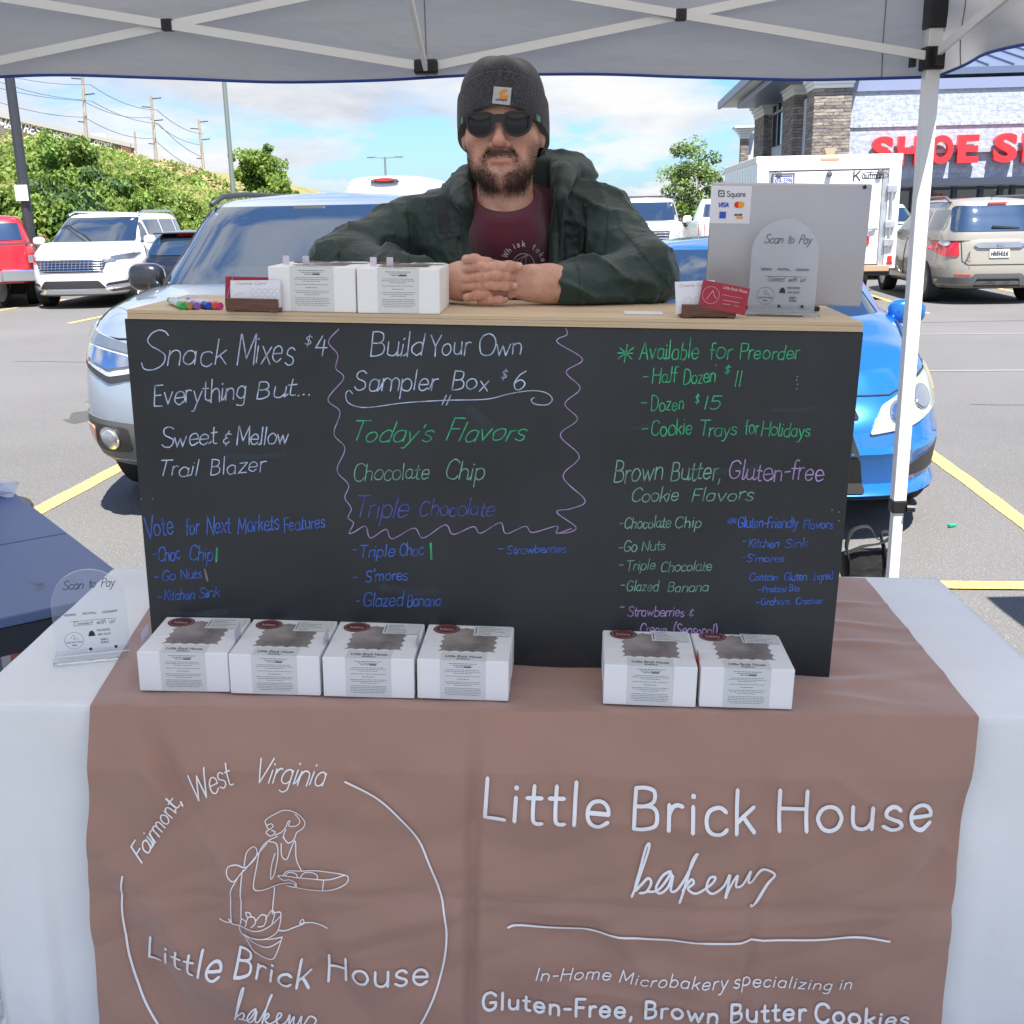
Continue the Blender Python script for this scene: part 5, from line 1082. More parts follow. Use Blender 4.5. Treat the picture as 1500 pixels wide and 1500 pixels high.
def tent(label, x0, x1, y0, y1, full=True):
    cx_, cy_ = (x0+x1)/2, (y0+y1)/2; t = thing('canopy_tent', label, 'canopy tent', Vector((cx_, cy_, 0))); of = (cx_, cy_, 0); C4 = [(x0, y0), (x1, y0), (x1, y1), (x0, y1)]
    e = .028; E4 = [(x0-e, y0-e), (x1+e, y0-e), (x1+e, y1+e), (x0-e, y1+e)]; pk = (cx_, cy_, 3.05)
    for k in range(4):
        a, c = E4[k], E4[(k+1) % 4]; b = MB()
        def rp(u, v, a=a, c=c):
            q = Vector((a[0]+(c[0]-a[0])*u, a[1]+(c[1]-a[1])*u, ZEV)); p = q.lerp(Vector(pk), v); p.z -= .05*math.sin(v*PI)*(1-abs(u-.5)*.6)+.012*math.sin(u*PI*2)*math.sin(v*5); return p
        b.grid(rp, 24, 16)
        # outward face = blue side
        o = b.build('roof_panel', m_can, t, of, smooth=True, fixn=False)
        b = MB(); dx, dy = c[0]-a[0], c[1]-a[1]; l = math.hypot(dx, dy); nx, ny = dy/l, -dx/l
        def vp(u, v, a=a, c=c, nx=nx, ny=ny, dx=dx, dy=dy, inner=0.):
            z = ZEV-(ZEV-1.972)*v; z += (.015*max(0, x1-(a[0]+dx*u))*v if full else 0); s = .010*math.sin(u*19+k)*v+.006*math.sin(u*47+2)*v+.004*math.sin(v*9+u*31)-.012*v*math.sin(u*2*PI)**2
            z += .010*math.sin(u*PI*4)*v*v*(-1); return Vector((a[0]+dx*u+nx*s, a[1]+dy*u+ny*s, z))
        b.grid(lambda u, v: vp(1-u, v), 90, 10); o = b.build('valance', m_can, t, of, smooth=True, fixn=False)
        b = MB(); b.tube([vp(i/60, 1.0) for i in range(61)], .0042, 6); b.build('hem_trim', m_hem, t, of, smooth=True)
        for uu in (.055, .5, .945): b = MB(); b.tube([vp(uu, i/8)-Vector((nx, ny, 0))*.002 for i in range(9)], .0018, 5); b.build('fabric_seam', m_seamf, t, of)
    for (x, y) in C4:
        b = MB(); sx = 1 if x == x0 else -1; sy_ = 1 if y == y0 else -1
        b.bbox(x-.021, x+.021, y-.021, y+.021, .62, 2.3, .003); b.build('leg', m_frm, t, of)
        b = MB(); b.bbox(x-.017, x+.017, y-.017, y+.017, 0.01, .80, .003); b.bbox(x-.06, x+.06, y-.06, y+.06, 0, .012, .003); b.build('lower_leg', m_frm, t, of)
        b = MB(); b.bbox(x-.0245, x+.0245, y-.0245, y+.0245, .615, .660, .006); b.tube([(x+.02, y-.03, .635), (x+.045, y-.035, .635)], .012, 10); b.build('leg_collar', m_bkt, t, of)
        b = MB(); b.bbox(x-.030, x+.030, y-.030, y+.030, 1.985, 2.05, .005); b.box(x+sx*.03-.02, x+sx*.03+.035*sx, y-.012, y+.012, 1.995, 2.045); b.box(x-.012, x+.012, y, y+sy_*.07, 1.995, 2.045); b.build('slider_bracket', m_bkt, t, of)
        b = MB(); b.bbox(x-.028, x+.028, y-.028, y+.028, 2.10, 2.31, .004); b.build('corner_bracket', m_bkt, t, of)
    bars = []
    for k in range(4):
        a, c = Vector((*C4[k], 0)), Vector((*C4[(k+1) % 4], 0)); md = (a+c)/2; nrm = Vector(((c-a).y, -(c-a).x, 0)).normalized()
        for (p, q) in ((a, md), (md, c)):
            for i, (za, zb_) in enumerate(((ZL, ZT), (ZT, ZL))):
                o_ = nrm*(.008 if i else -.008)-nrm*.012; bars.append((Vector((p.x, p.y, za))+o_, Vector((q.x, q.y, zb_))+o_))
            x_ = (p+q)/2; b = MB(); b.bbox(-.016, .016, -.016, .016, -.016, .016, .003, Matrix.Translation(Vector((x_.x, x_.y, ZX))-nrm*.012)); b.lathe([(.004, -.02), (.004, .02)], 8, Matrix.Translation(Vector((x_.x, x_.y, ZX))-nrm*.012), 'Y'); b.build('cross_joint', m_bkt, t, of)
        for z in (ZL, ZT):
            b = MB(); b.bbox(-.036, .036, -.018, .018, -.020, .022, .008, Matrix.Translation(Vector((md.x, md.y, z))-nrm*.012) @ Matrix.Rotation(math.atan2((c-a).y, (c-a).x), 4, 'Z')); b.build('middle_bracket', m_bkt, t, of)
        cc = Vector((cx_, cy_, 0)); bars.append((Vector((md.x, md.y, ZL))-nrm*.03, cc+Vector((0, 0, 2.33)))); bars.append((Vector((md.x, md.y, ZT))-nrm*.03, cc+Vector((0, 0, 2.62))))
    for p, q in bars:
        b = MB(); b.bar(p, q, .012, .025); b.build('truss_bar', m_frm, t, of)
    b = MB(); b.tube([(cx_, cy_, 2.30), (cx_, cy_, 3.03)], .02, 10); b.build('centre_post', m_frm, t, of)
    return t
tent('grey lined canopy tent with blue hem and white folding frame over the bakery table', -1.74, 1.28, .45, 3.50)
tent('second canopy tent to the right of the booth that shades the asphalt', 2.36, 5.41, .20, 3.27)
# ================================================================== VEHICLES
m_tyre = mat('tyre_rubber', (.022, .022, .023), .8, bump=(60, .3, .004)); m_rim = mat('alloy_rim', (.55, .56, .58), .3, .8); m_liner = mat('wheel_arch_dark', (.012, .012, .012), .9)
m_cglass = mat('car_glass', (.012, .022, .035), .03, spec=1.0, ior=2.1, coat=.6); m_blkp = mat('black_plastic', (.03, .031, .033), .5, bump=(200, .1, .002)); m_gryp = mat('grey_plastic_trim', (.10, .105, .11), .5)
m_chr = mat('chrome', (.7, .72, .75), .12, 1.0); m_seam = mat('panel_gap', (.012, .012, .014), .7); m_lens = mat('headlight_lens', (.32, .35, .38), .12, spec=.9, coat=.8, var=(9, .45)); m_hlb = mat('headlight_dark', (.10, .12, .15), .15, spec=.9, coat=.8)
m_rlens = mat('red_lens', (.50, .015, .02), .15, spec=.8, coat=.7, var=(14, .25)); m_amb = mat('amber_lens', (.62, .30, .20), .2, coat=.5); m_plate = mat('number_plate', (.62, .63, .66), .4)
def paint(name, c, metal=.0, rough=.28): return mat(name, c, rough, metal, coat=1.0, spec=.5)
def lerp_prof(P, y):
    if y <= P[0][0]: return P[0][1]
    for (a, va), (b_, vb) in zip(P, P[1:]):
        if y <= b_: t = (y-a)/(b_-a); t = t*t*(3-2*t)*.5+t*.5; return va+(vb-va)*t
    return P[-1][1]
def ringpts(hw, y0, y1, nf, nr_, n=56):
    o = []; yc = (y0+y1)/2; hl = (y1-y0)/2
    for i in range(n):
        a = 2*PI*i/n; c, s = math.cos(a), math.sin(a); e = nf if s < 0 else nr_
        # denser corners from a superellipse
        o.append((hw*math.copysign(abs(c)**(2/e), c), yc+hl*math.copysign(abs(s)**(2/e), s)))
    return o
def body_shell(L_, Wd, zb, top, levels, nf=4.2, nr_=5., crown=.03, n=64):
    """levels: (t, side inset, front inset, rear inset)"""
    b = MB(); rows = []
    def row(t, si, fi, ri, kx=1., dz=0.):
        P = ringpts(Wd/2-si, fi, L_-ri, nf, nr_, n); r_ = []
        for x, y in P:
            zt = lerp_prof(top, y); z = zb+t*(zt-zb); r_.append((x*kx, y, z+dz))
        return r_
    for lv in levels: rows.append(row(*lv))
    t, si, fi, ri = levels[-1]
    for k, dz in ((.93, crown*.45), (.8, crown*.75), (.6, crown*.9), (.35, crown), (.12, crown), (.0, crown)): rows.append(row(1., si, fi+(1-k)*.012, ri+(1-k)*.012, k, dz))
    lv = levels[0]; rows.insert(0, row(lv[0], lv[1]+.05, lv[2]+.05, lv[3]+.05)); rows.insert(0, [(0, (y-L_/2)*.6+L_/2, z) for x, y, z in rows[0]])
    vs = [v for r_ in rows for v in r_]; k = len(rows)
    b.add(vs, [(i*n+j, i*n+(j+1) % n, (i+1)*n+(j+1) % n, (i+1)*n+j) for i in range(k-1) for j in range(n)]); return b
def cabin_shell(levels, ex=5., crown=.05, n=56):
    """levels: (z, half width, y front, y rear)"""
    b = MB(); rows = []
    for z, hw, y0, y1 in levels: rows.append([(x, y, z) for x, y in ringpts(hw, y0, y1, ex, ex, n)])
    z, hw, y0, y1 = levels[-1]; yc = (y0+y1)/2
    for k in (.94, .82, .6, .3, 0): rows.append([(x*k, yc+(y-yc)*(k*.5+.5 if k > .5 else .75), z+crown*(1-k**2.2)) for x, y in ringpts(hw, y0, y1, ex, ex, n)])
    vs = [v for r_ in rows for v in r_]; k = len(rows)
    b.add(vs, [(i*n+j, i*n+(j+1) % n, (i+1)*n+(j+1) % n, (i+1)*n+j) for i in range(k-1) for j in range(n)]); return b
def weld(o):
    bm = bmesh.new(); bm.from_mesh(o.data); bmesh.ops.remove_doubles(bm, verts=bm.verts, dist=.0005); bmesh.ops.recalc_face_normals(bm, faces=bm.faces[:]); bm.to_mesh(o.data); bm.free()
def cut_arches(o, spots, r, depth=.42):
    weld(o); c = MB()
    for x, y, z in spots:
        s = 1 if x > 0 else -1; x0 = x-s*depth; x1 = x+s*.5; c.lathe([(r, min(x0, x1)), (r, max(x0, x1))], 40, Matrix.Translation((0, y, z)), 'X')
    co = c.build('cutter', m_liner); md = o.modifiers.new('b', 'BOOLEAN'); md.operation = 'DIFFERENCE'; md.object = co; md.solver = 'EXACT'
    try: md.material_mode = 'TRANSFER'
    except Exception: pass
    dg = bpy.context.evaluated_depsgraph_get(); me = bpy.data.meshes.new_from_object(o.evaluated_get(dg)); old = o.data; o.modifiers.clear(); o.data = me
    bpy.data.objects.remove(co); return o
def bvh_of(objs):
    vs = []; fs = []
    for o in objs:
        k = len(vs); vs += [v.co.copy() for v in o.data.vertices]; fs += [tuple(i+k for i in p.vertices) for p in o.data.polygons]
    return BVHTree.FromPolygons(vs, fs)
def rpoly(P, r, n=5):
    o = []; k = len(P)
    for i in range(k):
        a, p, c = Vector(P[i-1]), Vector(P[i]), Vector(P[(i+1) % k]); d1 = (a-p); d2 = (c-p); rr = min(r, d1.length*.45, d2.length*.45); s = p+d1.normalized()*rr; e = p+d2.normalized()*rr
        for j in range(n+1): t = j/n; o.append(tuple((1-t)**2*s+2*t*(1-t)*p+t*t*e))
    return o
DIRS = {'F': (Vector((0, 1, 0)), lambda u, v: Vector((u, -6, v))), 'B': (Vector((0, -1, 0)), lambda u, v: Vector((u, 12, v))), 'L': (Vector((1, 0, 0)), lambda u, v: Vector((-5, u, v))), 'R': (Vector((-1, 0, 0)), lambda u, v: Vector((5, u, v))), 'T': (Vector((0, 0, -1)), lambda u, v: Vector((u, v, 6)))}
def patch(bv, P, side, off, m, name, par, h=.06, thick=.012, label=None, r=.03, ins=0.):
    bm = bmesh.new(); Q = rpoly(P, r) if r else P; bm.faces.new([bm.verts.new((x, y, 0)) for x, y in Q])
    xs = [p[0] for p in Q]; ys = [p[1] for p in Q]
    for ax, (lo, hi) in enumerate(((min(xs), max(xs)), (min(ys), max(ys)))):
        k = max(1, int((hi-lo)/h)); 
        for i in range(1, k):
            c = [0, 0, 0]; c[ax] = lo+(hi-lo)*i/k; nn_ = [0, 0, 0]; nn_[ax] = 1
            bmesh.ops.bisect_plane(bm, geom=bm.verts[:]+bm.edges[:]+bm.faces[:], dist=1e-5, plane_co=c, plane_no=nn_)
    d, fo = DIRS[side]; bm.verts.ensure_lookup_table(); bm.verts.index_update(); pos = []; nrm = []; last = None
    for v in bm.verts:
        o_ = fo(v.co.x, v.co.y); q, nn_, ix, ds = bv.ray_cast(o_, d)
        if q is None:
            q, nn_, ix, ds = bv.find_nearest(o_+d*(6 if side in 'F' else 5))
        if nn_.dot(d) > 0: nn_ = -nn_
        nn_ = (nn_*.5-d*.5).normalized(); pos.append(q.copy()); nrm.append(nn_)
    n = len(pos); vs = [p+nn_*off for p, nn_ in zip(pos, nrm)]+[p+nn_*(off-thick) for p, nn_ in zip(pos, nrm)]
    fs = [tuple(v.index for v in f.verts) for f in bm.faces]
    ed = [(e.verts[0].index, e.verts[1].index) for e in bm.edges if len(e.link_faces) == 1]; bm.free()
    b = MB(); b.add(vs, fs+[(a, c, c+n, a+n) for a, c in ed]); o = b.build(name, m, par, smooth=50, label=label); return o
def gap(bv, L_, side, par, w=.012, name='panel_gap', m=None, off=.002):
    d, fo = DIRS[side]; pts = []
    for a, c in zip(L_, L_[1:]):
        k = max(1, int(math.hypot(c[0]-a[0], c[1]-a[1])/.05))
        for i in range(k): pts.append((a[0]+(c[0]-a[0])*i/k, a[1]+(c[1]-a[1])*i/k))
    pts.append(L_[-1]); P = []
    for u, v in pts:
        q, nn_, ix, ds = bv.ray_cast(fo(u, v), d)
        if q is not None: P.append(q-d*off)
    if len(P) > 1: b = MB(); b.tube(P, w/2, 5); return b.build(name, m or m_seam, par)
def wheel(par, x, y, r, w, spokes=5, m=None, name='wheel'):
    s = 1 if x > 0 else -1; t = bpy.data.objects.new(name, None); 
    b = MB(); xo = x; xi = x-s*w
    pr = [(r*.62, xi), (r*.92, xi), (r*.985, xi+s*.02), (r, xi+s*w*.25), (r, xo-s*w*.25), (r*.985, xo-s*.02), (r*.93, xo), (r*.70, xo-s*.004), (r*.64, xo-s*.02)]
    b.lathe(pr, 40, Matrix.Translation((0, y, r)), 'X'); o = b.build('wheel', m_tyre, par, smooth=35)
    b = MB(); b.lathe([(r*.66, xo-s*.012), (r*.655, xo-s*.03), (r*.60, xo-s*.07), (r*.58, xo-s*.16)], 32, Matrix.Translation((0, y, r)), 'X'); b.build('rim', m or m_rim, o, smooth=35)
    for k in range(spokes):
        a = 2*PI*k/spokes+.3; b = MB(); c = Vector((xo-s*.028, y, r)); e = Vector((xo-s*.022, y+math.cos(a)*r*.63, r+math.sin(a)*r*.63)); b.bar(c, e, .03, r*.18, up=(0, -math.sin(a), math.cos(a))); b.build('spoke', m or m_rim, o)
    b = MB(); b.lathe([(r*.16, xo-s*.03), (r*.15, xo-s*.008), (r*.05, xo-s*.004)], 16, Matrix.Translation((0, y, r)), 'X'); b.build('hub_cap', m or m_rim, o); return o
def mirror(par, x, y, z, m, sx=.11, sy=.09, sz=.085, arm=None):
    bm = bmesh.new(); bmesh.ops.create_uvsphere(bm, u_segments=20, v_segments=12, radius=1)
    vs = []
    for v in bm.verts:
        c = v.co; c = Vector([math.copysign(abs(q)**.7, q) for q in c]); vs.append((x+c.x*sx, y+c.y*sy, z+c.z*sz))
    bm.verts.index_update(); fs = [tuple(v.index for v in f.verts) for f in bm.faces]; bm.free()
    b = MB(); b.add(vs, fs); o = b.build('mirror', m, par, smooth=True)
    s = 1 if x > 0 else -1; b = MB(); b.bar((x-s*sx*.6, y, z-.03), (x-s*(sx+.12), y+.04, z-.04), .05, .04); b.build('mirror_arm', m_blkp, o); 
    b = MB(); b.bbox(x-sx*.8, x+sx*.8, y+sy*.93, y+sy*1.02, z-sz*.75, z+sz*.75, .02); b.build('mirror_glass', m_cglass, o)
    return o
def ground_shell(par, L_, Wd, z0_=.18, z1=.45):
    b = MB(); b.box(-Wd/2+.30, Wd/2-.30, .75, L_-.6, z0_+.04, z1); b.build('underbody', m_liner, par)
def car(label, M, L_, Wd, zb, top, levels, cab, pm, arches, wr, ww=.22, nf=4.2, nr_=5., spokes=5, rimm=None, crown=.03, ccrown=.05, cex=5., cut=True):
    t = thing('parked_car', label, 'car', M, None)
    b = body_shell(L_, Wd, zb, top, levels, nf, nr_, crown); bo_ = b.build('body', [pm, m_liner], t, smooth=True)
    tx = Wd/2-.035
    if cut: cut_arches(bo_, [(s*tx, y, wr) for s in (-1, 1) for y in arches], wr*1.13); bo_.data.polygons.foreach_set('use_smooth', [True]*len(bo_.data.polygons)); 
    try: bo_.data.set_sharp_from_angle(angle=R(38))
    except Exception: pass
    cb_ = None
    if cab: cb_ = cabin_shell(cab, cex, ccrown).build('cabin', pm, t, smooth=True); weld(cb_)
    for y in arches:
        for s in (-1, 1): wheel(t, s*tx, y, wr, ww, spokes, rimm)
    ground_shell(t, L_, Wd)
    bvb = bvh_of([bo_]); bvc = bvh_of([cb_]) if cb_ else None; bva = bvh_of([bo_]+([cb_] if cb_ else []))
    return t, bo_, cb_, bvb, bvc, bva
LV = [(0, .10, .14, .14), (.06, .04, .06, .05), (.25, .01, .01, .01), (.45, .0, .0, .0), (.62, .0, .02, .01), (.78, .015, .05, .02), (.90, .035, .10, .04), (.97, .065, .15, .07), (1., .10, .20, .11)]
# ---- silver pickup-SUV behind the board
p_sil = paint('silver_blue_paint', (.36, .42, .50), .55, .25)
M = lotM(-1.97, 5.50)
t, bo_, cb_, B_b, B_c, B_a = car('silver blue sport utility vehicle parked nose-in behind the left half of the chalkboard', M, 4.95, 1.99, .30,
    [(0, 1.02), (.25, 1.07), (.7, 1.12), (1.25, 1.17), (1.8, 1.18), (4.95, 1.15)], LV,
    [(1.05, .955, 1.00, 4.85), (1.22, .94, 1.20, 4.82), (1.45, .88, 1.58, 4.72), (1.62, .83, 1.86, 4.60), (1.69, .78, 2.02, 4.5), (1.715, .71, 2.11, 4.4)], p_sil, (1.02, 3.85), .385, .25, nf=5.6, crown=.045, ccrown=.045)
patch(B_c, [(-.87, 1.20), (.87, 1.20), (.745, 1.665), (-.745, 1.665)], 'F', .008, m_cglass, 'windscreen', t, .06, r=.06)
for s in (-1, 1): patch(B_c, [(s*.93, 1.10), (s*.84, 1.16), (s*.72, 1.675), (s*.79, 1.66)], 'F', .012, m_blkp, 'pillar_trim', t, .05, r=.01)
for sd_ in 'LR':
    patch(B_c, [(1.72, 1.21), (2.75, 1.21), (2.75, 1.60), (2.12, 1.60)], sd_, .006, m_cglass, 'side_window', t, r=.04); patch(B_c, [(2.85, 1.21), (3.80, 1.21), (3.80, 1.60), (2.85, 1.60)], sd_, .006, m_cglass, 'side_window', t, r=.04); patch(B_c, [(3.9, 1.21), (4.55, 1.21), (4.4, 1.58), (3.9, 1.60)], sd_, .006, m_cglass, 'side_window', t, r=.04)
    for y in (1.65, 2.82, 3.88): gap(B_b, [(y, .5), (y, 1.0), (y+.03, 1.12)], sd_, t)
patch(B_c, [(-.7, 1.22), (.7, 1.22), (.62, 1.58), (-.62, 1.58)], 'B', .006, m_cglass, 'rear_window', t, r=.04)
for s in (-1, 1):
    hl = patch(B_b, [(s*.44, .83), (s*.64, .80), (s*.97, .93), (s*.99, 1.03), (s*.88, 1.05), (s*.46, .95)], 'F', .012, m_lens, 'headlight', t, .04, r=.02)
    patch(B_b, [(s*.48, .955), (s*.84, 1.035), (s*.92, 1.03), (s*.86, .985), (s*.50, .915)], 'F', .020, m_hlb, 'headlight_housing', hl, .04, r=.02)
    patch(B_b, [(s*.50, .86), (s*.64, .84), (s*.80, .90), (s*.78, .955), (s*.52, .905)], 'F', .022, m_chr, 'headlight_reflector', hl, .04, r=.02)
    patch(B_b, [(s*.955, .90), (s*.992, .92), (s*.993, .99), (s*.965, 1.02)], 'F', .016, m_amb, 'side_marker', hl, .03, r=.01)
    patch(B_b, [(s*.40, .81), (s*.64, .765), (s*.96, .90), (s*.97, .925), (s*.64, .80), (s*.42, .845)], 'F', .010, m_blkp, 'headlight_trim', t, .04, r=.01)
    fg = patch(B_b, [(s*.46, .555), (s*.93, .60), (s*.95, .56), (s*.90, .43), (s*.80, .37), (s*.48, .36)], 'F', .012, m_gryp, 'fog_lamp_surround', t, .04, r=.03)
    patch(B_b, [(s*.54, .535), (s*.88, .565), (s*.90, .53), (s*.86, .45), (s*.78, .40), (s*.54, .40)], 'F', .018, m_blkp, 'recess', fg, .04, r=.03)
    patch(B_b, [(s*.76, .535), (s*.85, .54), (s*.855, .45), (s*.77, .44)], 'F', .026, m_amb, 'side_lamp', fg, .03, r=.02)
    patch(B_b, [(s*(.66+.062*math.cos(a*PI/8)), .478+.062*math.sin(a*PI/8)) for a in range(16)], 'F', .028, m_chr, 'fog_lamp', fg, .03, r=0)
    patch(B_b, [(s*(.66+.045*math.cos(a*PI/8)), .478+.045*math.sin(a*PI/8)) for a in range(16)], 'F', .034, m_lens, 'fog_lens', fg, .03, r=0)
    b = MB(); q = B_b.ray_cast(Vector((s*.86, -6, .64)), Vector((0, 1, 0)))[0]; b.lathe([(.016, -.004), (.016, -.010), (.010, -.011)], 14, Matrix.Translation((q.x, q.y, q.z)), 'Y'); b.build('parking_sensor', m_chr, t)
    mirror(t, s*1.03, 1.62, 1.235, paint('gloss_black', (.015, .015, .018)), .115, .085, .090)
    # roof rails
    b = MB(); b.tube([(s*.74, 2.15, 1.69), (s*.74, 2.40, 1.745), (s*.74, 2.9, 1.765), (s*.74, 4.2, 1.765), (s*.74, 4.45, 1.70)], [.018, .020, .020, .020, .02], 8); b.build('roof_rail', m_blkp, t, smooth=True)
    b = MB(); b.bbox(s*.74-.018, s*.74+.018, 3.2, 3.35, 1.70, 1.78, .005); b.build('rail_foot', m_blkp, t)
patch(B_b, [(-.95, .34), (-.45, .30), (.45, .30), (.95, .34), (.93, .42), (.5, .36), (-.5, .36), (-.93, .42)], 'F', .010, m_gryp, 'lower_bumper', t, .05, r=.02)
patch(B_b, [(-.42, .62), (.42, .62), (.46, .93), (-.46, .93)], 'F', .010, m_blkp, 'grille', t, .05, r=.03)
patch(B_b, [(-.46, .88), (.46, .88), (.44, .96), (-.44, .96)], 'F', .022, m_chr, 'grille_bar', t, .05, r=.02)
gap(B_b, [(-.90, 1.02), (-.6, .99), (.6, .99), (.90, 1.02)], 'F', t)
for s in (-1, 1): gap(B_b, [(s*.82, .35), (s*.86, .9), (s*.87, 1.2)], 'T', t, .008)
b = MB(); b.tube([(-.5, 1.45, 1.30), (.0, 1.36, 1.265), (.45, 1.42, 1.30)], .01, 6); b.build('wiper', m_blkp, t)
b = MB(); b.bbox(-.12, .12, 1.92, 1.98, 1.60, 1.67, .02); b.build('sensor_pod', m_blkp, t)
# ---- blue sedan
p_blu = paint('bright_blue_paint', (.015, .15, .47), .40, .22)
M = lotM(.89, 5.22)
LVs = [(0, .10, .16, .12), (.06, .03, .02, .05), (.12, .01, -.02, .02), (.16, .012, .0, .02), (.20, .015, .045, .01), (.46, .0, .02, .0), (.50, .0, .01, .0), (.54, .006, .05, .0), (.65, .01, .07, .01), (.78, .03, .11, .03), (.90, .06, .20, .06), (1., .12, .30, .12)]
t, bo_, cb_, B_b, B_c, B_a = car('bright blue sedan parked nose-in behind the right end of the chalkboard', M, 4.5, 1.78, .19,
    [(0, .70), (.3, .77), (.7, .88), (1.2, .97), (1.5, 1.0), (3.6, 1.02), (4.2, 1.02), (4.5, .98)], LVs,
    [(.88, .80, .92, 4.05), (1.00, .77, 1.16, 3.95), (1.18, .70, 1.52, 3.75), (1.32, .62, 1.84, 3.5), (1.37, .56, 2.02, 3.3), (1.385, .50, 2.12, 3.15)], p_blu, (.95, 3.52), .315, .205, nf=4.6, crown=.035, ccrown=.03)
patch(B_c, [(-.70, .97), (.70, .97), (.53, 1.345), (-.53, 1.345)], 'F', .008, m_cglass, 'windscreen', t, .05, r=.05)
for sd_ in 'LR':
    patch(B_c, [(1.62, 1.03), (2.5, 1.03), (2.5, 1.30), (2.08, 1.30)], sd_, .006, m_cglass, 'side_window', t, r=.03); patch(B_c, [(2.58, 1.03), (3.45, 1.03), (3.2, 1.29), (2.58, 1.30)], sd_, .006, m_cglass, 'side_window', t, r=.03)
    for y in (1.55, 2.54, 3.3): gap(B_b, [(y, .35), (y, .8), (y+.02, .95)], sd_, t)
patch(B_c, [(-.6, 1.04), (.6, 1.04), (.5, 1.3), (-.5, 1.3)], 'B', .006, m_cglass, 'rear_window', t, r=.03)
m_haze = mat('hazy_lens', (.20, .24, .17), .25, spec=.6, coat=.4, var=(7, .5), col2=(.36, .38, .35))
for s in (-1, 1):
    hl = patch(B_b, [(s*.38, .530), (s*.58, .555), (s*.80, .63), (s*.875, .70), (s*.87, .765), (s*.80, .80), (s*.58, .715), (s*.45, .655)], 'F', .012, m_haze, 'headlight', t, .04, r=.02)
    patch(B_b, [(s*.80, .66), (s*.873, .705), (s*.868, .76), (s*.80, .785)], 'F', .017, m_amb, 'turn_signal', hl, .03, r=.02)
    for cx_, cz_, r_ in ((.54, .622, .044), (.68, .675, .044)):
        patch(B_b, [(s*(cx_+(r_+.012)*math.cos(a*PI/8)), cz_+(r_+.010)*math.sin(a*PI/8)) for a in range(16)], 'F', .014, m_hlb, 'lamp_bowl', hl, .03, r=0); patch(B_b, [(s*(cx_+r_*math.cos(a*PI/8)), cz_+r_*math.sin(a*PI/8)) for a in range(16)], 'F', .018, m_chr, 'lamp_reflector', hl, .03, r=0)
    patch(B_b, [(s*.52, .32), (s*.84, .345), (s*.868, .39), (s*.86, .43), (s*.70, .355), (s*.52, .345)], 'F', .008, m_blkp, 'lower_grille_corner', t, .04, r=.02)
    patch(B_b, [(s*.50, .33), (s*.80, .335), (s*.875, .44), (s*.874, .47), (s*.64, .415)], 'F', .008, m_blkp, 'fog_recess', t, .04, r=.02)
    mirror(t, s*.86, 1.40, 1.00, p_blu, .105, .07, .072)
    gap(B_b, [(s*.62, .35), (s*.70, .8), (s*.74, 1.15)], 'T', t, .010)
    patch(B_c, [(s*.765, .93), (s*.70, .95), (s*.50, 1.36), (s*.57, 1.35)], 'F', .012, p_blu, 'pillar', t, .05, r=.01)
patch(B_b, [(-.33, .44), (.33, .44), (.30, .54), (-.30, .54)], 'F', .006, m_liner, 'bumper_insert', t, .04, r=.02)
patch(B_b, [(-.36, .26), (.36, .26), (.33, .43), (-.33, .43)], 'F', .008, m_liner, 'lower_grille', t, .04, r=.02)
patch(B_b, [(-.34, .60), (.34, .60), (.31, .67), (-.31, .67)], 'F', .006, m_liner, 'grille', t, .04, r=.02)
gap(B_b, [(-.80, .80), (-.5, .70), (.5, .70), (.80, .80)], 'F', t)
gap(B_b, [(-.84, .26), (-.6, .235), (.6, .235), (.84, .26)], 'F', t, .012)
# ---- white minivan
p_wht = paint('white_paint', (.78, .79, .80), 0, .25)
M = lotM(-9.90, 20.0, 0, R(5))
t, bo_, cb_, B_b, B_c, B_a = car('white minivan with chrome mesh grille parked facing the booth, beside the red pickup', M, 5.1, 1.99, .24,
    [(0, .95), (.2, 1.02), (.6, 1.10), (1.1, 1.18), (1.4, 1.19), (5.1, 1.18)], [(0, .10, .10, .12), (.06, .04, .02, .05), (.25, .01, .0, .01), (.5, .0, .01, .0), (.7, .005, .02, .01), (.82, .02, .04, .02), (.92, .035, .08, .04), (1., .09, .16, .11)],
    [(1.05, .93, .85, 5.05), (1.20, .91, 1.05, 5.02), (1.42, .85, 1.40, 4.95), (1.60, .79, 1.72, 4.85), (1.69, .74, 1.95, 4.7), (1.72, .66, 2.1, 4.6)], p_wht, (1.0, 4.05), .36, .235, nf=4.0, crown=.03, ccrown=.04)
patch(B_c, [(-.83, 1.19), (.83, 1.19), (.71, 1.655), (-.71, 1.655)], 'F', .01, m_cglass, 'windscreen', t, .07, r=.05)
for sd_ in 'LR':
    for q in ([(1.58, 1.20), (2.0, 1.20), (2.0, 1.55), (1.9, 1.55)], [(2.07, 1.20), (3.0, 1.20), (3.0, 1.60), (2.10, 1.60)], [(3.08, 1.20), (4.0, 1.20), (4.0, 1.60), (3.08, 1.60)], [(4.1, 1.22), (4.85, 1.22), (4.7, 1.58), (4.1, 1.60)]): patch(B_c, q, sd_, .008, m_cglass, 'side_window', t, .1, r=.04)
    for y in (1.5, 2.03, 3.04, 4.0): gap(B_b, [(y, .45), (y, 1.1)], sd_, t, .016)
gr = patch(B_b, [(-.50, .67), (.50, .67), (.60, .72), (.66, .90), (-.66, .90), (-.60, .72)], 'F', .012, m_blkp, 'grille', t, .06, r=.04)
for i in range(5):
    z = .70+i*.045; gap(B_b, [(-.60, z), (.60, z)], 'F', gr, .018, 'grille_bar', m_chr, .02)
for i in range(16):
    x = -.56+i*.075; gap(B_b, [(x, .68), (x+.015, .89)], 'F', gr, .014, 'grille_bar', m_chr, .02)
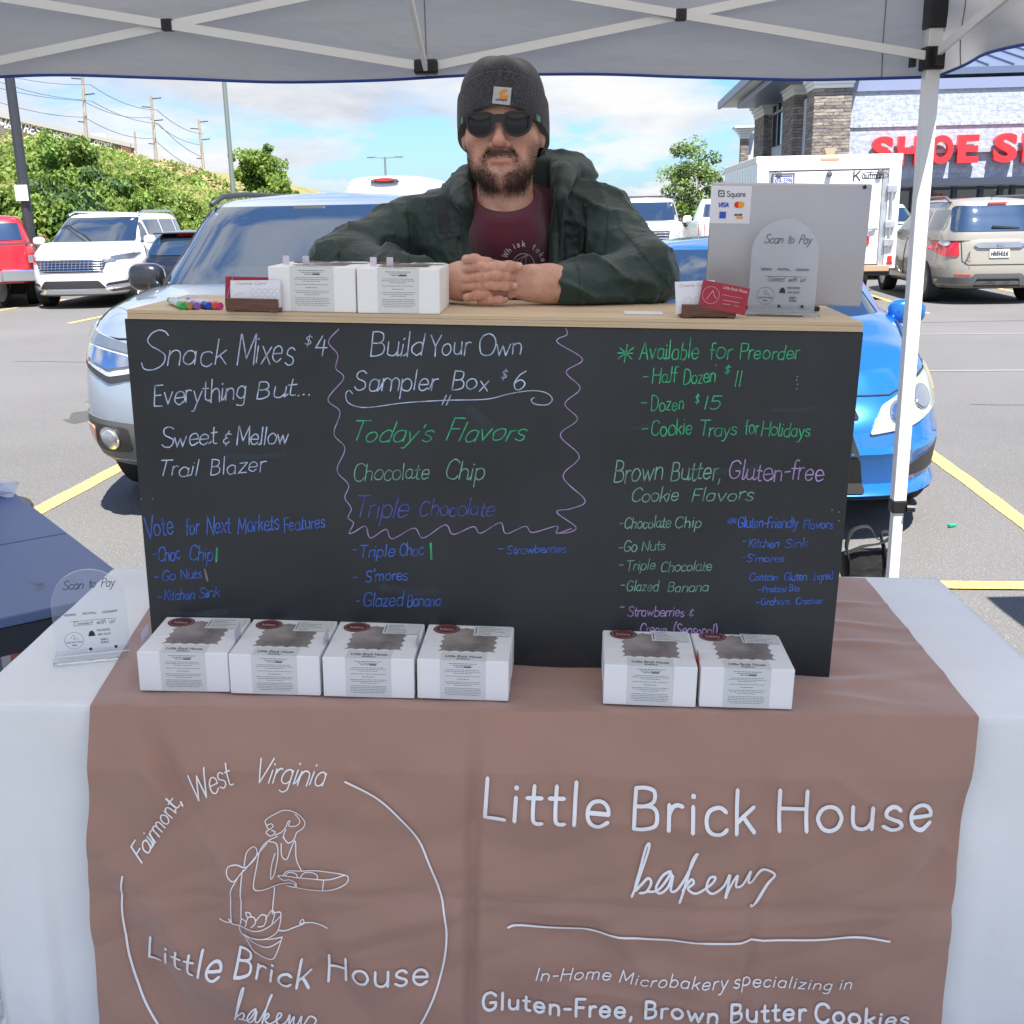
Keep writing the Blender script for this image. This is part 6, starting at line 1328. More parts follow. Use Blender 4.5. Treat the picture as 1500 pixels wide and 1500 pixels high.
for s in (-1, 1):
    patch(B_b, [(s*.66, .88), (s*.93, .90), (s*.965, .99), (s*.72, .955)], 'F', .014, m_hlb, 'headlight', t, .05, r=.02); patch(B_b, [(s*.60, .84), (s*.78, .87), (s*.74, .91), (s*.62, .89)], 'F', .020, m_chr, 'running_light', t, .05, r=.01)
    patch(B_b, [(s*.60, .42), (s*.92, .45), (s*.90, .50), (s*.64, .47)], 'F', .012, m_blkp, 'fog_lamp_surround', t, .05, r=.02); patch(B_b, [(s*.86, .45), (s*.93, .45), (s*.90, .60)], 'F', .014, m_blkp, 'air_curtain', t, .05, r=.01)
    mirror(t, s*1.09, 1.45, 1.22, p_wht, .11, .09, .085)
    b = MB(); b.tube([(s*.69, 2.1, 1.715), (s*.70, 2.4, 1.775), (s*.70, 4.2, 1.775), (s*.69, 4.5, 1.70)], .02, 8); b.build('roof_rail', m_chr, t, smooth=True)
patch(B_b, [(-.62, .37), (.62, .37), (.50, .52), (-.50, .52)], 'F', .012, m_blkp, 'lower_grille', t, .06, r=.04)
patch(B_b, [(-.97, .25), (.97, .25), (.96, .38), (.5, .33), (-.5, .33), (-.96, .38)], 'F', .010, m_gryp, 'lower_bumper', t, .06, r=.02); patch(B_b, [(-.72, .285), (.72, .285), (.62, .36), (.2, .345), (-.2, .345), (-.62, .36)], 'F', .022, m_chr, 'skid_plate', t, .06, r=.02)
gap(B_b, [(-.93, .99), (-.6, .93), (.6, .93), (.93, .99)], 'F', t, .012)
# ---- silver crossover at the right, seen from behind
p_bei = paint('champagne_paint', (.36, .335, .28), .3, .3)
M = lotM(6.30, 18.55)
t, bo_, cb_, B_b, B_c, B_a = car('champagne silver crossover seen from behind beside the white trailer', M @ Matrix.Translation((0, 4.75, 0)) @ Matrix.Rotation(PI, 4, 'Z'), 4.75, 1.90, .26,
    [(0, .95), (.3, 1.0), (1.2, 1.10), (4.4, 1.12), (4.75, 1.08)], [(0, .10, .14, .12), (.08, .03, .04, .02), (.22, .005, .01, .0), (.4, .0, .0, .0), (.6, .005, .02, .03), (.8, .03, .05, .06), (.92, .06, .10, .08), (1., .10, .18, .12)],
    [(1.02, .88, 1.0, 4.66), (1.14, .87, 1.15, 4.64), (1.35, .80, 1.55, 4.52), (1.52, .73, 1.90, 4.38), (1.62, .68, 2.1, 4.36), (1.65, .6, 2.2, 4.2)], p_bei, (.95, 3.80), .365, .235, nf=3.6, nr_=4.4, crown=.03, ccrown=.04, spokes=5)
patch(B_c, [(-.72, 1.16), (.72, 1.16), (.64, 1.56), (-.64, 1.56)], 'B', .012, m_cglass, 'rear_window', t, .07, r=.07)
patch(B_c, [(-.16, 1.575), (.16, 1.575), (.15, 1.605), (-.15, 1.605)], 'B', .03, m_rlens, 'brake_light', t, .05, r=.01)
for sd_ in 'LR':
    for q in ([(1.7, 1.16), (2.55, 1.16), (2.55, 1.50), (2.1, 1.50)], [(2.65, 1.16), (3.55, 1.16), (3.50, 1.50), (2.65, 1.50)], [(3.68, 1.18), (4.35, 1.20), (4.25, 1.50), (3.66, 1.50)]): patch(B_c, q, sd_, .008, m_cglass, 'side_window', t, .1, r=.05)
    for y in (1.6, 2.6, 3.55): gap(B_b, [(y, .4), (y, .9), (y, 1.04)], sd_, t, .016)
for s in (-1, 1):
    tl = patch(B_b, [(s*.60, .77), (s*.61, 1.04), (s*.74, 1.09), (s*.90, 1.05), (s*.93, .92), (s*.80, .77)], 'B', .016, m_rlens, 'tail_light', t, .05, r=.04)
    patch(B_b, [(s*(.76+.055*math.cos(a*PI/8)), .985+.05*math.sin(a*PI/8)) for a in range(16)], 'B', .026, m_lens, 'reversing_lamp', tl, .04, r=0)
    patch(B_b, [(s*.42, .465), (s*.66, .465), (s*.66, .49), (s*.42, .49)], 'B', .012, m_rlens, 'reflector', t, .05, r=.01)
    mirror(t, s*1.02, 1.55, 1.14, m_blkp, .11, .09, .085)
    b = MB(); b.tube([(s*.66, 2.1, 1.63), (s*.67, 2.3, 1.70), (s*.67, 3.9, 1.70), (s*.66, 4.15, 1.62)], .022, 8); b.build('roof_rail', m_gryp, t, smooth=True)
patch(B_b, [(-.95, .25), (.95, .25), (.95, .44), (.42, .44), (.36, .50), (-.36, .50), (-.42, .44), (-.95, .44)], 'B', .010, m_gryp, 'lower_bumper', t, .07, r=.02)
patch(B_b, [(-.36, .30), (.36, .30), (.33, .42), (-.33, .42)], 'B', .02, m_blkp, 'diffuser', t, .07, r=.02)
patch(B_b, [(-.33, .90), (.33, .90), (.40, .95), (.30, .985), (-.30, .985), (-.40, .95)], 'B', .03, m_chr, 'chrome_strip', t, .06, r=.02)
pl_ = patch(B_b, [(-.155, .75), (.155, .75), (.155, .88), (-.155, .88)], 'B', .02, m_plate, 'number_plate', t, .08, r=.01)
gap(B_b, [(-.58, 1.05), (-.56, .70), (-.48, .64), (.48, .64), (.56, .70), (.58, 1.05)], 'B', t, .014)
yb_ = B_b.ray_cast(Vector((0, 12, .8)), Vector((0, -1, 0)))[0].y
b = MB(); write(b, 'HIVEHULK', (-.13, -.775), (.13, -.775), .07, .016, lambda x, y: Vector((-x, yb_+.026, -y))); b.build('plate_lettering', m_gryp, pl_)
b = MB(); S = lambda x, y: Vector((-x, yb_+.012, -y)); ribbon(b, catmull([(-.50, -.74), (-.48, -.82), (-.46, -.74)]), .015, S); ribbon(b, [(-.48, -.82), (-.46, -.86), (-.47, -.78), (-.50, -.72)], .012, S); ribbon(b, [(-.53, -.70), (-.43, -.70)], .01, S); b.build('rear_decal', m_gryp, t)
b = MB(); b.bbox(-.05, .05, yb_+.02, yb_+.03, .925, .96, .008); b.build('badge', m_chr, t)
b = MB(); b.bar((-.30, 4.62, 1.20), (.12, 4.63, 1.235), .02, .03); b.build('rear_wiper', m_blkp, t)
b = MB(); b.tube([(0, 4.1, 1.68), (0, 4.25, 1.80)], .008, 5); b.build('aerial', m_blkp, t)
b = MB()
for x, z in ((-.50, 1.22), (-.50, 1.27)): b.box(x-.05, x+.05, 4.665-.18*(z-1.16), 4.668-.18*(z-1.16), z, z+.035)
b.build('window_sticker', m_wh, t)
# ---- red pickup, rear view
p_red = paint('red_paint', (.50, .02, .035), .1, .3)
q_ = aty(56, 400, 21.5); M = Matrix.Translation((q_.x, q_.y, 0)) @ Matrix.Rotation(R(202), 4, 'Z') @ Matrix.Translation((.95, -5.4, 0))
t, bo_, cb_, B_b, B_c, B_a = car('red pickup truck with chrome rear bumper seen from behind, left of the white minivan', M, 5.3, 1.90, .46,
    [(0, 1.05), (1.3, 1.16), (1.7, 1.18), (5.3, 1.18)], [(0, .05, .05, .05), (.2, .0, .0, .02), (.7, .0, .0, .02), (.95, .01, .04, .02), (1., .03, .08, .03)],
    [(1.1, .86, 1.3, 3.30), (1.25, .84, 1.5, 3.28), (1.5, .76, 1.9, 3.18), (1.66, .70, 2.15, 3.08), (1.71, .62, 2.3, 3.0)], p_red, (.95, 4.25), .37, .24, nf=4, nr_=10, crown=.0, ccrown=.04)
for a_, c_ in ((-.70, -.24), (-.21, .21), (.24, .70)): patch(B_c, [(a_, 1.24), (c_, 1.24), (c_*.92, 1.58), (a_*.92, 1.58)], 'B', .01, m_cglass, 'rear_window', t, .1, r=.03)
b = MB(); b.box(-.82, .82, 3.40, 5.22, 1.10, 1.192); b.build('bed_cover', m_blkp, t)
patch(B_b, [(-.76, .74), (.76, .74), (.76, 1.15), (-.76, 1.15)], 'B', .015, p_red, 'tailgate', t, .1, r=.03)
b = MB(); b.bbox(-.12, .12, 5.30, 5.33, .98, 1.03, .01); b.build('tailgate_handle', m_blkp, t)
for s in (-1, 1):
    tl = patch(B_b, [(s*.79, .80), (s*.92, .80), (s*.93, 1.14), (s*.79, 1.14)], 'B', .02, m_rlens, 'tail_light', t, .05, r=.02); patch(B_b, [(s*.80, .84), (s*.91, .84), (s*.92, .98), (s*.80, .98)], 'B', .03, m_lens, 'reversing_lamp', tl, .05, r=.02)
    mirror(t, s*1.05, 1.7, 1.22, p_red, .11, .09, .09)
b = MB(); b.bbox(-.94, -.30, 5.26, 5.46, .50, .72, .03); b.bbox(.30, .94, 5.26, 5.46, .50, .72, .03); b.bbox(-.32, .32, 5.26, 5.42, .50, .66, .02); bp_ = b.build('chrome_bumper', m_chr, t)
b = MB(); b.box(-.16, .16, 5.425, 5.432, .56, .66); b.build('number_plate', m_plate, t)
# ---- dark hatchback
p_blk = paint('black_paint', (.012, .015, .022), .1, .2)
M = lotM(-6.42, 16.6) @ Matrix.Translation((0, 4.2, 0)) @ Matrix.Rotation(PI, 4, 'Z')
t, bo_, cb_, B_b, B_c, B_a = car('black hatchback seen from behind between the minivan and the silver vehicle', M, 4.2, 1.76, .22,
    [(0, .8), (.3, .86), (1.2, 1.0), (3.9, 1.04), (4.2, .98)], LV, [(.98, .80, .9, 4.10), (1.1, .78, 1.1, 4.02), (1.25, .71, 1.5, 3.88), (1.36, .63, 1.8, 3.75), (1.40, .56, 2.0, 3.68)], p_blk, (.85, 3.45), .32, .2, ccrown=.03)
patch(B_c, [(-.64, 1.06), (.64, 1.06), (.55, 1.32), (-.55, 1.32)], 'B', .01, m_cglass, 'rear_window', t, .08, r=.06)
for s in (-1, 1): patch(B_b, [(s*.70, .74), (s*.86, .78), (s*.87, 1.0), (s*.76, 1.0)], 'B', .015, m_rlens, 'tail_light', t, .05, r=.03); mirror(t, s*.98, 1.5, 1.05, p_blk, .1, .07, .07)
b = MB(); b.bbox(-.55, .55, 3.66, 3.86, 1.375, 1.395, .008); b.build('spoiler', p_blk, t)
patch(B_c, [(-.2, 1.335), (.2, 1.335), (.2, 1.36), (-.2, 1.36)], 'B', .02, m_rlens, 'brake_light', t, .08, r=.01)
# ---- silver car cut by the left frame edge
M = lotM(-12.45, 16.95) @ Matrix.Translation((0, 0, 0))
t, bo_, cb_, B_b, B_c, B_a = car('silver car at the far left of which only the front corner and wheel show', M, 4.5, 1.82, .22, [(0, .80), (.4, .9), (1.1, 1.0), (4.2, 1.04), (4.5, 1.0)], LV,
    [(.98, .80, 1.0, 4.2), (1.1, .78, 1.2, 4.1), (1.3, .70, 1.7, 3.8), (1.42, .62, 2.0, 3.6)], paint('silver_paint', (.48, .50, .52), .4, .3), (.9, 3.6), .34, .22)
patch(B_c, [(-.66, 1.06), (.66, 1.06), (.58, 1.36), (-.58, 1.36)], 'F', .01, m_cglass, 'windscreen', t, .08, r=.06)
for s in (-1, 1): patch(B_b, [(s*.5, .62), (s*.85, .66), (s*.87, .78), (s*.6, .74)], 'F', .015, m_lens, 'headlight', t, .05, r=.03)
for sd_ in 'LR': patch(B_c, [(1.8, 1.1), (3.6, 1.1), (3.4, 1.34), (2.1, 1.34)], sd_, .008, m_cglass, 'side_window', t, .1, r=.05)
# ---- white large SUV and pickup farther back
def at_lot(px, y): p = tolot(aty(px, 300, y)); return p.x, p.y
x_, y_ = at_lot(952, 30.0)
t, bo_, cb_, B_b, B_c, B_a = car('white large sport utility vehicle facing the booth beyond the man\'s sleeve', lotM(x_, y_), 5.2, 2.0, .35, [(0, 1.15), (.3, 1.2), (1.2, 1.27), (5.2, 1.2)], LV,
    [(1.15, .93, 1.1, 5.1), (1.3, .91, 1.3, 5.05), (1.6, .85, 1.75, 4.95), (1.82, .80, 2.0, 4.85), (1.88, .74, 2.15, 4.7)], p_wht, (1.0, 4.0), .40, .25, nf=5, ccrown=.04)
patch(B_c, [(-.84, 1.30), (.84, 1.30), (.74, 1.79), (-.74, 1.79)], 'F', .01, m_cglass, 'windscreen', t, .1, r=.06)
patch(B_b, [(-.52, .78), (.52, .78), (.55, 1.05), (-.55, 1.05)], 'F', .012, m_blkp, 'grille', t, .1, r=.04)
for z in (.85, .92, .99): gap(B_b, [(-.5, z), (.5, z)], 'F', t, .022, 'grille_bar', m_chr, .02)
for s in (-1, 1):
    patch(B_b, [(s*.60, .82), (s*.92, .84), (s*.95, 1.05), (s*.62, 1.04)], 'F', .015, m_lens, 'headlight', t, .08, r=.03); mirror(t, s*1.1, 1.6, 1.32, p_wht, .12, .09, .1)
    b = MB(); b.tube([(s*.76, 2.2, 1.89), (s*.76, 2.4, 1.96), (s*.76, 4.4, 1.96), (s*.76, 4.6, 1.88)], .02, 6); b.build('roof_rail', m_blkp, t)
b = MB(); b.bar((-.76, 2.9, 1.955), (.76, 2.9, 1.955), .04); b.build('roof_bar', m_blkp, t)
x_, y_ = at_lot(1078, 31.0); M = lotM(x_, y_) @ Matrix.Translation((0, 5.6, 0)) @ Matrix.Rotation(PI, 4, 'Z')
t, bo_, cb_, B_b, B_c, B_a = car('white pickup truck seen from behind between the far white vehicle and the tablet', M, 5.6, 2.0, .5, [(0, 1.15), (1.5, 1.25), (5.6, 1.27)], [(0, .05, .05, .05), (.3, .0, .0, .02), (.8, .0, .0, .02), (1., .03, .08, .03)],
    [(1.2, .90, 1.5, 3.7), (1.35, .88, 1.7, 3.68), (1.6, .80, 2.1, 3.6), (1.85, .72, 2.4, 3.5)], p_wht, (1.0, 4.5), .40, .25, nr_=10, crown=0, ccrown=.04)
patch(B_c, [(-.72, 1.35), (.72, 1.35), (.66, 1.72), (-.66, 1.72)], 'B', .01, m_cglass, 'rear_window', t, .1, r=.04)
for s in (-1, 1): patch(B_b, [(s*.82, .78), (s*.97, .78), (s*.97, 1.18), (s*.82, 1.18)], 'B', .02, m_rlens, 'tail_light', t, .08, r=.02)
b = MB(); b.bbox(-1, 1, 5.56, 5.76, .5, .72, .03); b.build('rear_bumper', m_chr, t)
# ---- white cargo van behind the silver vehicle: only its roof shows
x_, y_ = at_lot(562, 21.5); M = lotM(x_, y_) @ Matrix.Translation((0, 5.6, 0)) @ Matrix.Rotation(PI, 4, 'Z')
zt_ = aty(562, 257, 21.5).z
t, bo_, cb_, B_b, B_c, B_a = car('white cargo van whose roof and red brake light rise over the silver roof', M, 5.6, 2.0, .4, [(0, 1.2), (1.0, 1.3), (5.6, 1.3)], LV,
    [(1.2, .95, .9, 5.55), (1.6, .93, 1.5, 5.50), (2.0, .90, 1.9, 5.44), (zt_-.14, .84, 2.1, 5.38), (zt_-.05, .76, 2.2, 5.30), (zt_-.01, .62, 2.4, 5.2)], p_wht, (1.0, 4.5), .38, .24, ccrown=.03, cex=6)
yv = 5.36; b = MB(); b.prism([(.27*math.cos(a*PI/12), .048*math.sin(a*PI/12)) for a in range(24)], 0, .10, Matrix.Translation((0, yv+.07, zt_-.085)) @ Matrix.Rotation(R(90), 4, 'X')); bl_ = b.build('brake_light_housing', m_gryp, t)
b = MB(); b.prism([(.19*math.cos(a*PI/12), .026*math.sin(a*PI/12)) for a in range(24)], 0, .04, Matrix.Translation((0, yv+.09, zt_-.075)) @ Matrix.Rotation(R(90), 4, 'X')); b.build('brake_light', m_rlens, bl_)
for a_, c_ in ((-.7, -.05), (.05, .7)): patch(B_c, [(a_, 1.45), (c_, 1.45), (c_*.98, 1.95), (a_*.98, 1.95)], 'B', .01, m_cglass, 'rear_window', t, .1, r=.05)
gap(B_c, [(-.80, 1.5), (-.74, zt_-.14), (-.3, zt_-.11), (.3, zt_-.11), (.74, zt_-.14), (.80, 1.5)], 'B', t, .012)
# ---- white car beyond the trailer
x_, y_ = at_lot(1318, 24.5)
t, bo_, cb_, B_b, B_c, B_a = car('white car with sky reflected in its windscreen between trailer and tent leg', lotM(x_, y_), 4.6, 1.85, .25, [(0, .9), (1.2, 1.1), (4.6, 1.1)], LV, [(1.05, .86, 1.0, 4.5), (1.2, .84, 1.2, 4.4), (1.45, .75, 1.7, 4.2), (1.60, .68, 2.0, 4.0)], p_wht, (.9, 3.7), .34, .22)
patch(B_c, [(-.75, 1.15), (.75, 1.15), (.64, 1.53), (-.64, 1.53)], 'F', .01, m_cglass, 'windscreen', t, .1, r=.06)
for s in (-1, 1): mirror(t, s*1.0, 1.5, 1.18, m_blkp, .1, .08, .08)
# ---- enclosed trailer
m_trl = mat('trailer_white', (.76, .77, .78), .4, var=(1.2, .04), coat=.3); m_alu = mat('aluminium_trim', (.55, .57, .60), .35, .7, var=(6, .15)); m_rust = mat('rust_streak', (.40, .28, .18), .8)
p0 = aty(1104, 430, 19.3); p1 = aty(1306, 432, 19.3-.2); pt = aty(1110, 236, 19.3)
x0l = tolot(aty(1107, 330, 19.3)).x; x1l = tolot(aty(1312, 330, 19.3)).x; yl = tolot(aty(1210, 330, 19.3)).y; zt = aty(1210, 227, 19.3).z; w_ = x1l-x0l
t = thing('cargo_trailer', 'enclosed white cargo trailer with rear ramp door parked behind the tablet', 'trailer', lotM((x0l+x1l)/2, yl))
h = w_/2; b = MB(); b.bbox(-h, h, .05, 5.2, .55, zt-.02, .03); b.build('box_shell', m_trl, t)
b = MB()
for i in range(12):
    b = MB(); y = .35+i*.42; b.box(-h-.004, -h+.002, y, y+.03, .6, zt-.15); b.build('side_seam', m_alu, t)
b = MB(); b.bbox(-h-.02, h+.02, .0, 5.22, zt-.12, zt+.0, .015); b.build('top_rail', mat('cream_trim', (.72, .70, .64), .5), t)
for s in (-1, 1):
    b = MB(); x = s*h; b.bbox(min(x, x-s*.20), max(x, x-s*.20), -.04, .05, .55, zt-.121, .01); b.build('corner_post', m_trl, t)
    b = MB(); b.bbox(min(x-s*.205, x-s*.30), max(x-s*.205, x-s*.30), -.03, .05, .60, zt-.25, .008); b.build('door_frame', m_alu, t)
    b = MB(); b.tube([(x-s*.14, -.08, .9), (x-s*.14, -.08, 1.9)], .02, 8); b.build('lock_rod', m_alu, t)
    for z in (.98, 1.28, 1.86): b = MB(); b.bbox(x-s*.14-.08, x-s*.14+.08, -.10, -.03, z-.06, z+.06, .01); b.build('hinge', m_alu, t)
    b = MB(); b.bbox(x-s*.10-.04, x-s*.10+.04, -.055, -.035, .62, .76, .01); b.bbox(x-s*.10-.05, x-s*.10+.05, -.057, -.035, .62, .66, .01); b.build('tail_light', m_rlens, t)
    b = MB(); b.lathe([(.045, -.05), (.05, -.09), (.02, -.10)], 16, Matrix.Translation((s*(h-.36), 0, zt-.30)), 'Y'); b.build('marker_lamp', m_gryp, t)
b = MB(); b.lathe([(.045, -.05), (.05, -.09), (.02, -.10)], 16, Matrix.Translation((0, 0, zt-.31)), 'Y'); b.build('marker_lamp', m_gryp, t)
b = MB(); b.bbox(-h+.20, h-.20, -.045, .05, zt-.24, zt-.121, .008); b.build('door_header', m_trl, t)
b = MB(); b.bbox(-h+.31, h-.31, -.035, .05, .62, zt-.262, .012); dr = b.build('ramp_door', m_trl, t)
b = MB(); z = tolot(aty(1290, 335, 19.3)).z; b.box(-h+.32, h-.32, -.040, -.034, z-.012, z+.012); b.build('door_seam', m_alu, dr)
b = MB(); b.bar((h-.52, -.07, z+.14), (h-.50, -.07, z-.12), .035); b.bar((h-.62, -.07, z-.05), (h-.36, -.07, z+.02), .03); b.build('latch', m_alu, dr)
b = MB(); b.bbox(h-.52, h-.46, -.06, -.045, .95, 1.10, .01); b.build('red_reflector', m_rlens, dr)
b = MB(); b.bbox(-.16, .16, -.06, -.045, zt-.10, zt-.05, .01); b.build('top_light_bar', m_amb, t)
q = tolot(aty(1148, 262, 19.25)); xq = q.x-(x0l+x1l)/2; b = MB(); b.bbox(xq-.19, xq+.19, -.075, -.04, q.z-.13, q.z+.10, .012); pf = b.build('plate_holder', m_gryp, t)
b = MB(); b.box(xq-.16, xq+.16, -.080, -.076, q.z-.10, q.z+.06); b.build('number_plate', m_plate, pf)
S = lambda x, y: Vector((x, -.082, -y)); b = MB(); write(b, 'XPA-3394', (xq-.145, -(q.z-.065)), (xq+.145, -(q.z-.065)), .075, .010, S); b.build('plate_lettering', mat('plate_blue', (.03, .06, .28), .5), pf)
b = MB(); b.box(xq-.15, xq+.15, -.083, -.081, q.z+.035, q.z+.055); b.build('plate_band', MC['plate_blue'], pf)
q = tolot(aty(1277, 257, 19.25)); xq = q.x-(x0l+x1l)/2; S = lambda x, y: Vector((x, -.038, -y)); b = MB(); write(b, 'K', (xq-.32, -(q.z-.08)), (xq-.20, -(q.z-.08)), .15, .024, S); b.build('maker_initial', m_blk, dr)
b = MB(); write(b, 'aufman', (xq-.17, -(q.z-.045)), (xq+.19, -(q.z-.045)), .105, .016, S); b.build('maker_name', m_blk, dr)
b = MB(); ribbon(b, [(xq+.02+.25*math.cos(a*PI/14), -q.z+.055*math.sin(a*PI/14)) for a in range(-11, 12)], .010, S); b.build('maker_oval', m_blk, dr)
b = MB(); b.box(-h+.05, h-.05, .1, 5.1, .42, .55); b.build('chassis', m_blkp, t)
b = MB(); b.bbox(-h+.1, h-.1, -.06, .1, .50, .60, .01); b.build('rear_sill', m_rust, t)
for s in (-1, 1):
    for y in (2.3, 3.1): wheel(t, s*(h+.02), y, .34, .2, 5)
# ================================================================== PERSON
def skinmat():
    m = bpy.data.materials.new('skin'); m.use_nodes = True; t = m.node_tree; bs = t.nodes['Principled BSDF']
    at = t.nodes.new('ShaderNodeAttribute'); at.attribute_name = 'stubble'; a2 = t.nodes.new('ShaderNodeAttribute'); a2.attribute_name = 'flush'
    tx = t.nodes.new('ShaderNodeTexCoord'); n = t.nodes.new('ShaderNodeTexNoise'); n.inputs['Scale'].default_value = 45; n.inputs['Detail'].default_value = 6; t.links.new(tx.outputs['Object'], n.inputs['Vector'])
    rp = t.nodes.new('ShaderNodeValToRGB'); t.links.new(n.outputs[0], rp.inputs[0]); rp.color_ramp.elements[0].position = .3; rp.color_ramp.elements[0].color = (.50, .255, .185, 1); rp.color_ramp.elements[1].position = .7; rp.color_ramp.elements[1].color = (.66, .385, .295, 1)
    m1 = t.nodes.new('ShaderNodeMix'); m1.data_type = 'RGBA'; t.links.new(a2.outputs['Fac'], m1.inputs[0]); t.links.new(rp.outputs[0], m1.inputs[6]); m1.inputs[7].default_value = (.50, .16, .12, 1)
    m2 = t.nodes.new('ShaderNodeMix'); m2.data_type = 'RGBA'; n2 = t.nodes.new('ShaderNodeTexNoise'); n2.inputs['Scale'].default_value = 420; n2.inputs['Detail'].default_value = 3; t.links.new(tx.outputs['Object'], n2.inputs['Vector'])
    mu = t.nodes.new('ShaderNodeMath'); mu.operation = 'MULTIPLY'; mu.use_clamp = True; ml = t.nodes.new('ShaderNodeMath'); ml.operation = 'MULTIPLY_ADD'; t.links.new(n2.outputs[0], ml.inputs[0]); ml.inputs[1].default_value = 2.4; ml.inputs[2].default_value = -.35
    t.links.new(at.outputs['Fac'], mu.inputs[0]); t.links.new(ml.outputs[0], mu.inputs[1]); t.links.new(mu.outputs[0], m2.inputs[0]); t.links.new(m1.outputs[2], m2.inputs[6]); m2.inputs[7].default_value = (.10, .06, .045, 1); t.links.new(m2.outputs[2], bs.inputs['Base Color'])
    bs.inputs['Roughness'].default_value = .48; bs.inputs['Subsurface Weight'].default_value = .12; bs.inputs['Subsurface Radius'].default_value = (.012, .005, .003); bs.inputs['Subsurface Scale'].default_value = 1
    bp = t.nodes.new('ShaderNodeBump'); bp.inputs['Strength'].default_value = .5; bp.inputs['Distance'].default_value = .003; n3 = t.nodes.new('ShaderNodeTexNoise'); n3.inputs['Scale'].default_value = 260; t.links.new(tx.outputs['Object'], n3.inputs['Vector']); t.links.new(n3.outputs[0], bp.inputs['Height']); t.links.new(bp.outputs[0], bs.inputs['Normal'])
    return m
m_skin = skinmat()
m_jack = mat('dark_green_nylon', (.017, .039, .034), .50, var=(6, .15), bump=(55, .45, .008), spec=.4, sheen=.15)
m_shirt = mat('maroon_cotton', (.095, .012, .030), .85, var=(5, .1), bump=(14, .35, .012), sheen=.2)
m_knit = mat('charcoal_knit', (.040, .042, .050), .95, var=(260, .55, 2), bump=(420, .6, .002), sheen=.3); m_hair = mat('beard_hair', (.052, .034, .026), .6); m_nail = mat('nail', (.62, .40, .33), .3, coat=.3)
m_frame = mat('matt_black_frame', (.018, .018, .019), .4); m_sl = mat('dark_mirror_lens', (.006, .006, .009), .04, spec=.5, ior=1.42); m_grn = mat('green_temple', (.02, .38, .16), .4)
PX0, PY0 = 0.0, 2.36
man = thing('person', 'bearded man in grey beanie, sunglasses and green jacket leaning on the counter, hands folded', 'person', Vector((PX0, PY0, 0)))
OFF = (PX0, PY0, 0)
# ---- head (local: x to the right, y backwards, z up; origin between the eyes)
H0 = Vector(aty(737, 180, 2.135)); HA = R(-4.5); hcR = np.array([[math.cos(HA), -math.sin(HA), 0], [math.sin(HA), math.cos(HA), 0], [0, 0, 1]]); HC = np.array([0, .09, 0])
def hw(V): V = np.asarray(V, float); return (V-HC)@hcR.T+HC+np.array(H0)
def head(X, Y, Z):
    E = lambda c, r: ell(X, Y, Z, c, r); C = lambda a, b_, r, q=None: cap(X, Y, Z, a, b_, r, q)
    d = smin(E((0, .098, .022), (.074, .094, .088)), E((0, .070, -.030), (.0665, .066, .078)), .03)
    d = smin(d, E((0, .062, -.068), (.053, .062, .047)), .025)
    d = smin(d, E((0, .030, -.091), (.029, .028, .023)), .022)
    for s in (-1, 1):
        d = smin(d, E((s*.040, .034, -.026), (.026, .024, .022)), .018); d = smin(d, C((s*.012, .014, .014), (s*.040, .024, .015), .010), .014)
        d = smin(d, E((s*.038, .040, -.062), (.022, .024, .026)), .02)
        d = smax(d, -E((s*.031, -.004, -.001), (.018, .016, .012)), .012)
        d = smin(d, E((s*.0140, .000, -.0375), (.0080, .0105, .0072)), .006); d = smax(d, -E((s*.0065, -.006, -.0435), (.0032, .004, .003)), .003)
        d = smin(d, E((s*.074, .088, -.012), (.008, .018, .030)), .006)
    d = smin(d, C((0, .012, .008), (0, -.013, -.029), .0072, .0105), .011); d = smin(d, E((0, -.0165, -.0335), (.0105, .010, .0090)), .007)
    d = smin(d, E((0, .012, -.060), (.026, .016, .018)), .014)
    d = smin(d, C((-.020, .0055, -.0592), (0, -.0008, -.0578), .0036), .004); d = smin(d, C((.020, .0055, -.0592), (0, -.0008, -.0578), .0036), .004)
    d = smin(d, C((-.013, .0030, -.0672), (0, .0008, -.0678), .0046), .006); d = smin(d, C((.013, .0030, -.0672), (0, .0008, -.0678), .0046), .006)
    for s in (-1, 1): d = smax(d, -np.minimum(C((0, -.0078, -.0632), (s*.013, -.0062, -.0630), .0019), C((s*.013, -.0062, -.0630), (s*.027, .0015, -.0600), .0019, .0014)), .0012); d = smax(d, -C((s*.016, .004, -.040), (s*.030, .010, -.058), .0014), .010)
    d = smax(d, -C((-.012, -.004, -.0790), (.012, -.004, -.0790), .0035), .010)
    d = smin(d, C((0, .092, -.055), (0, .118, -.20), .052, .058), .02)
    return d
Vh, Fh = nets(head, (-.092, -.032, -.175), (.092, .20, .125), .0016); Vh = relax(Vh, Fh, 2, .5); Nh = vnormals(Vh, Fh)
x, y, z = Vh.T; ax_ = abs(x)
jaw = np.clip((-.062-z)/.022, 0, 1)*np.clip((.085-y)/.03, 0, 1); side = np.clip((ax_-.046)/.014, 0, 1)*np.clip((-.028-z)/.02, 0, 1)*np.clip((.085-y)/.02, 0, 1)
mou = np.clip(1.15-abs(z+.0525)/.0098, 0, 1)*np.clip((.031-ax_)/.008, 0, 1)*(y < .03); corner = np.clip(1-np.hypot(ax_-.030, z+.064)/.014, 0, 1)*(y < .05)
lip = np.exp(-((z+.0675)/.0045)**2)*np.clip((.025-ax_)/.008, 0, 1); neckf = np.clip((z+.135)/.022, 0, 1)
low = np.clip(1-np.hypot(ax_/.020, (z+.083)/.009), 0, 1)*(y < .04)*.5
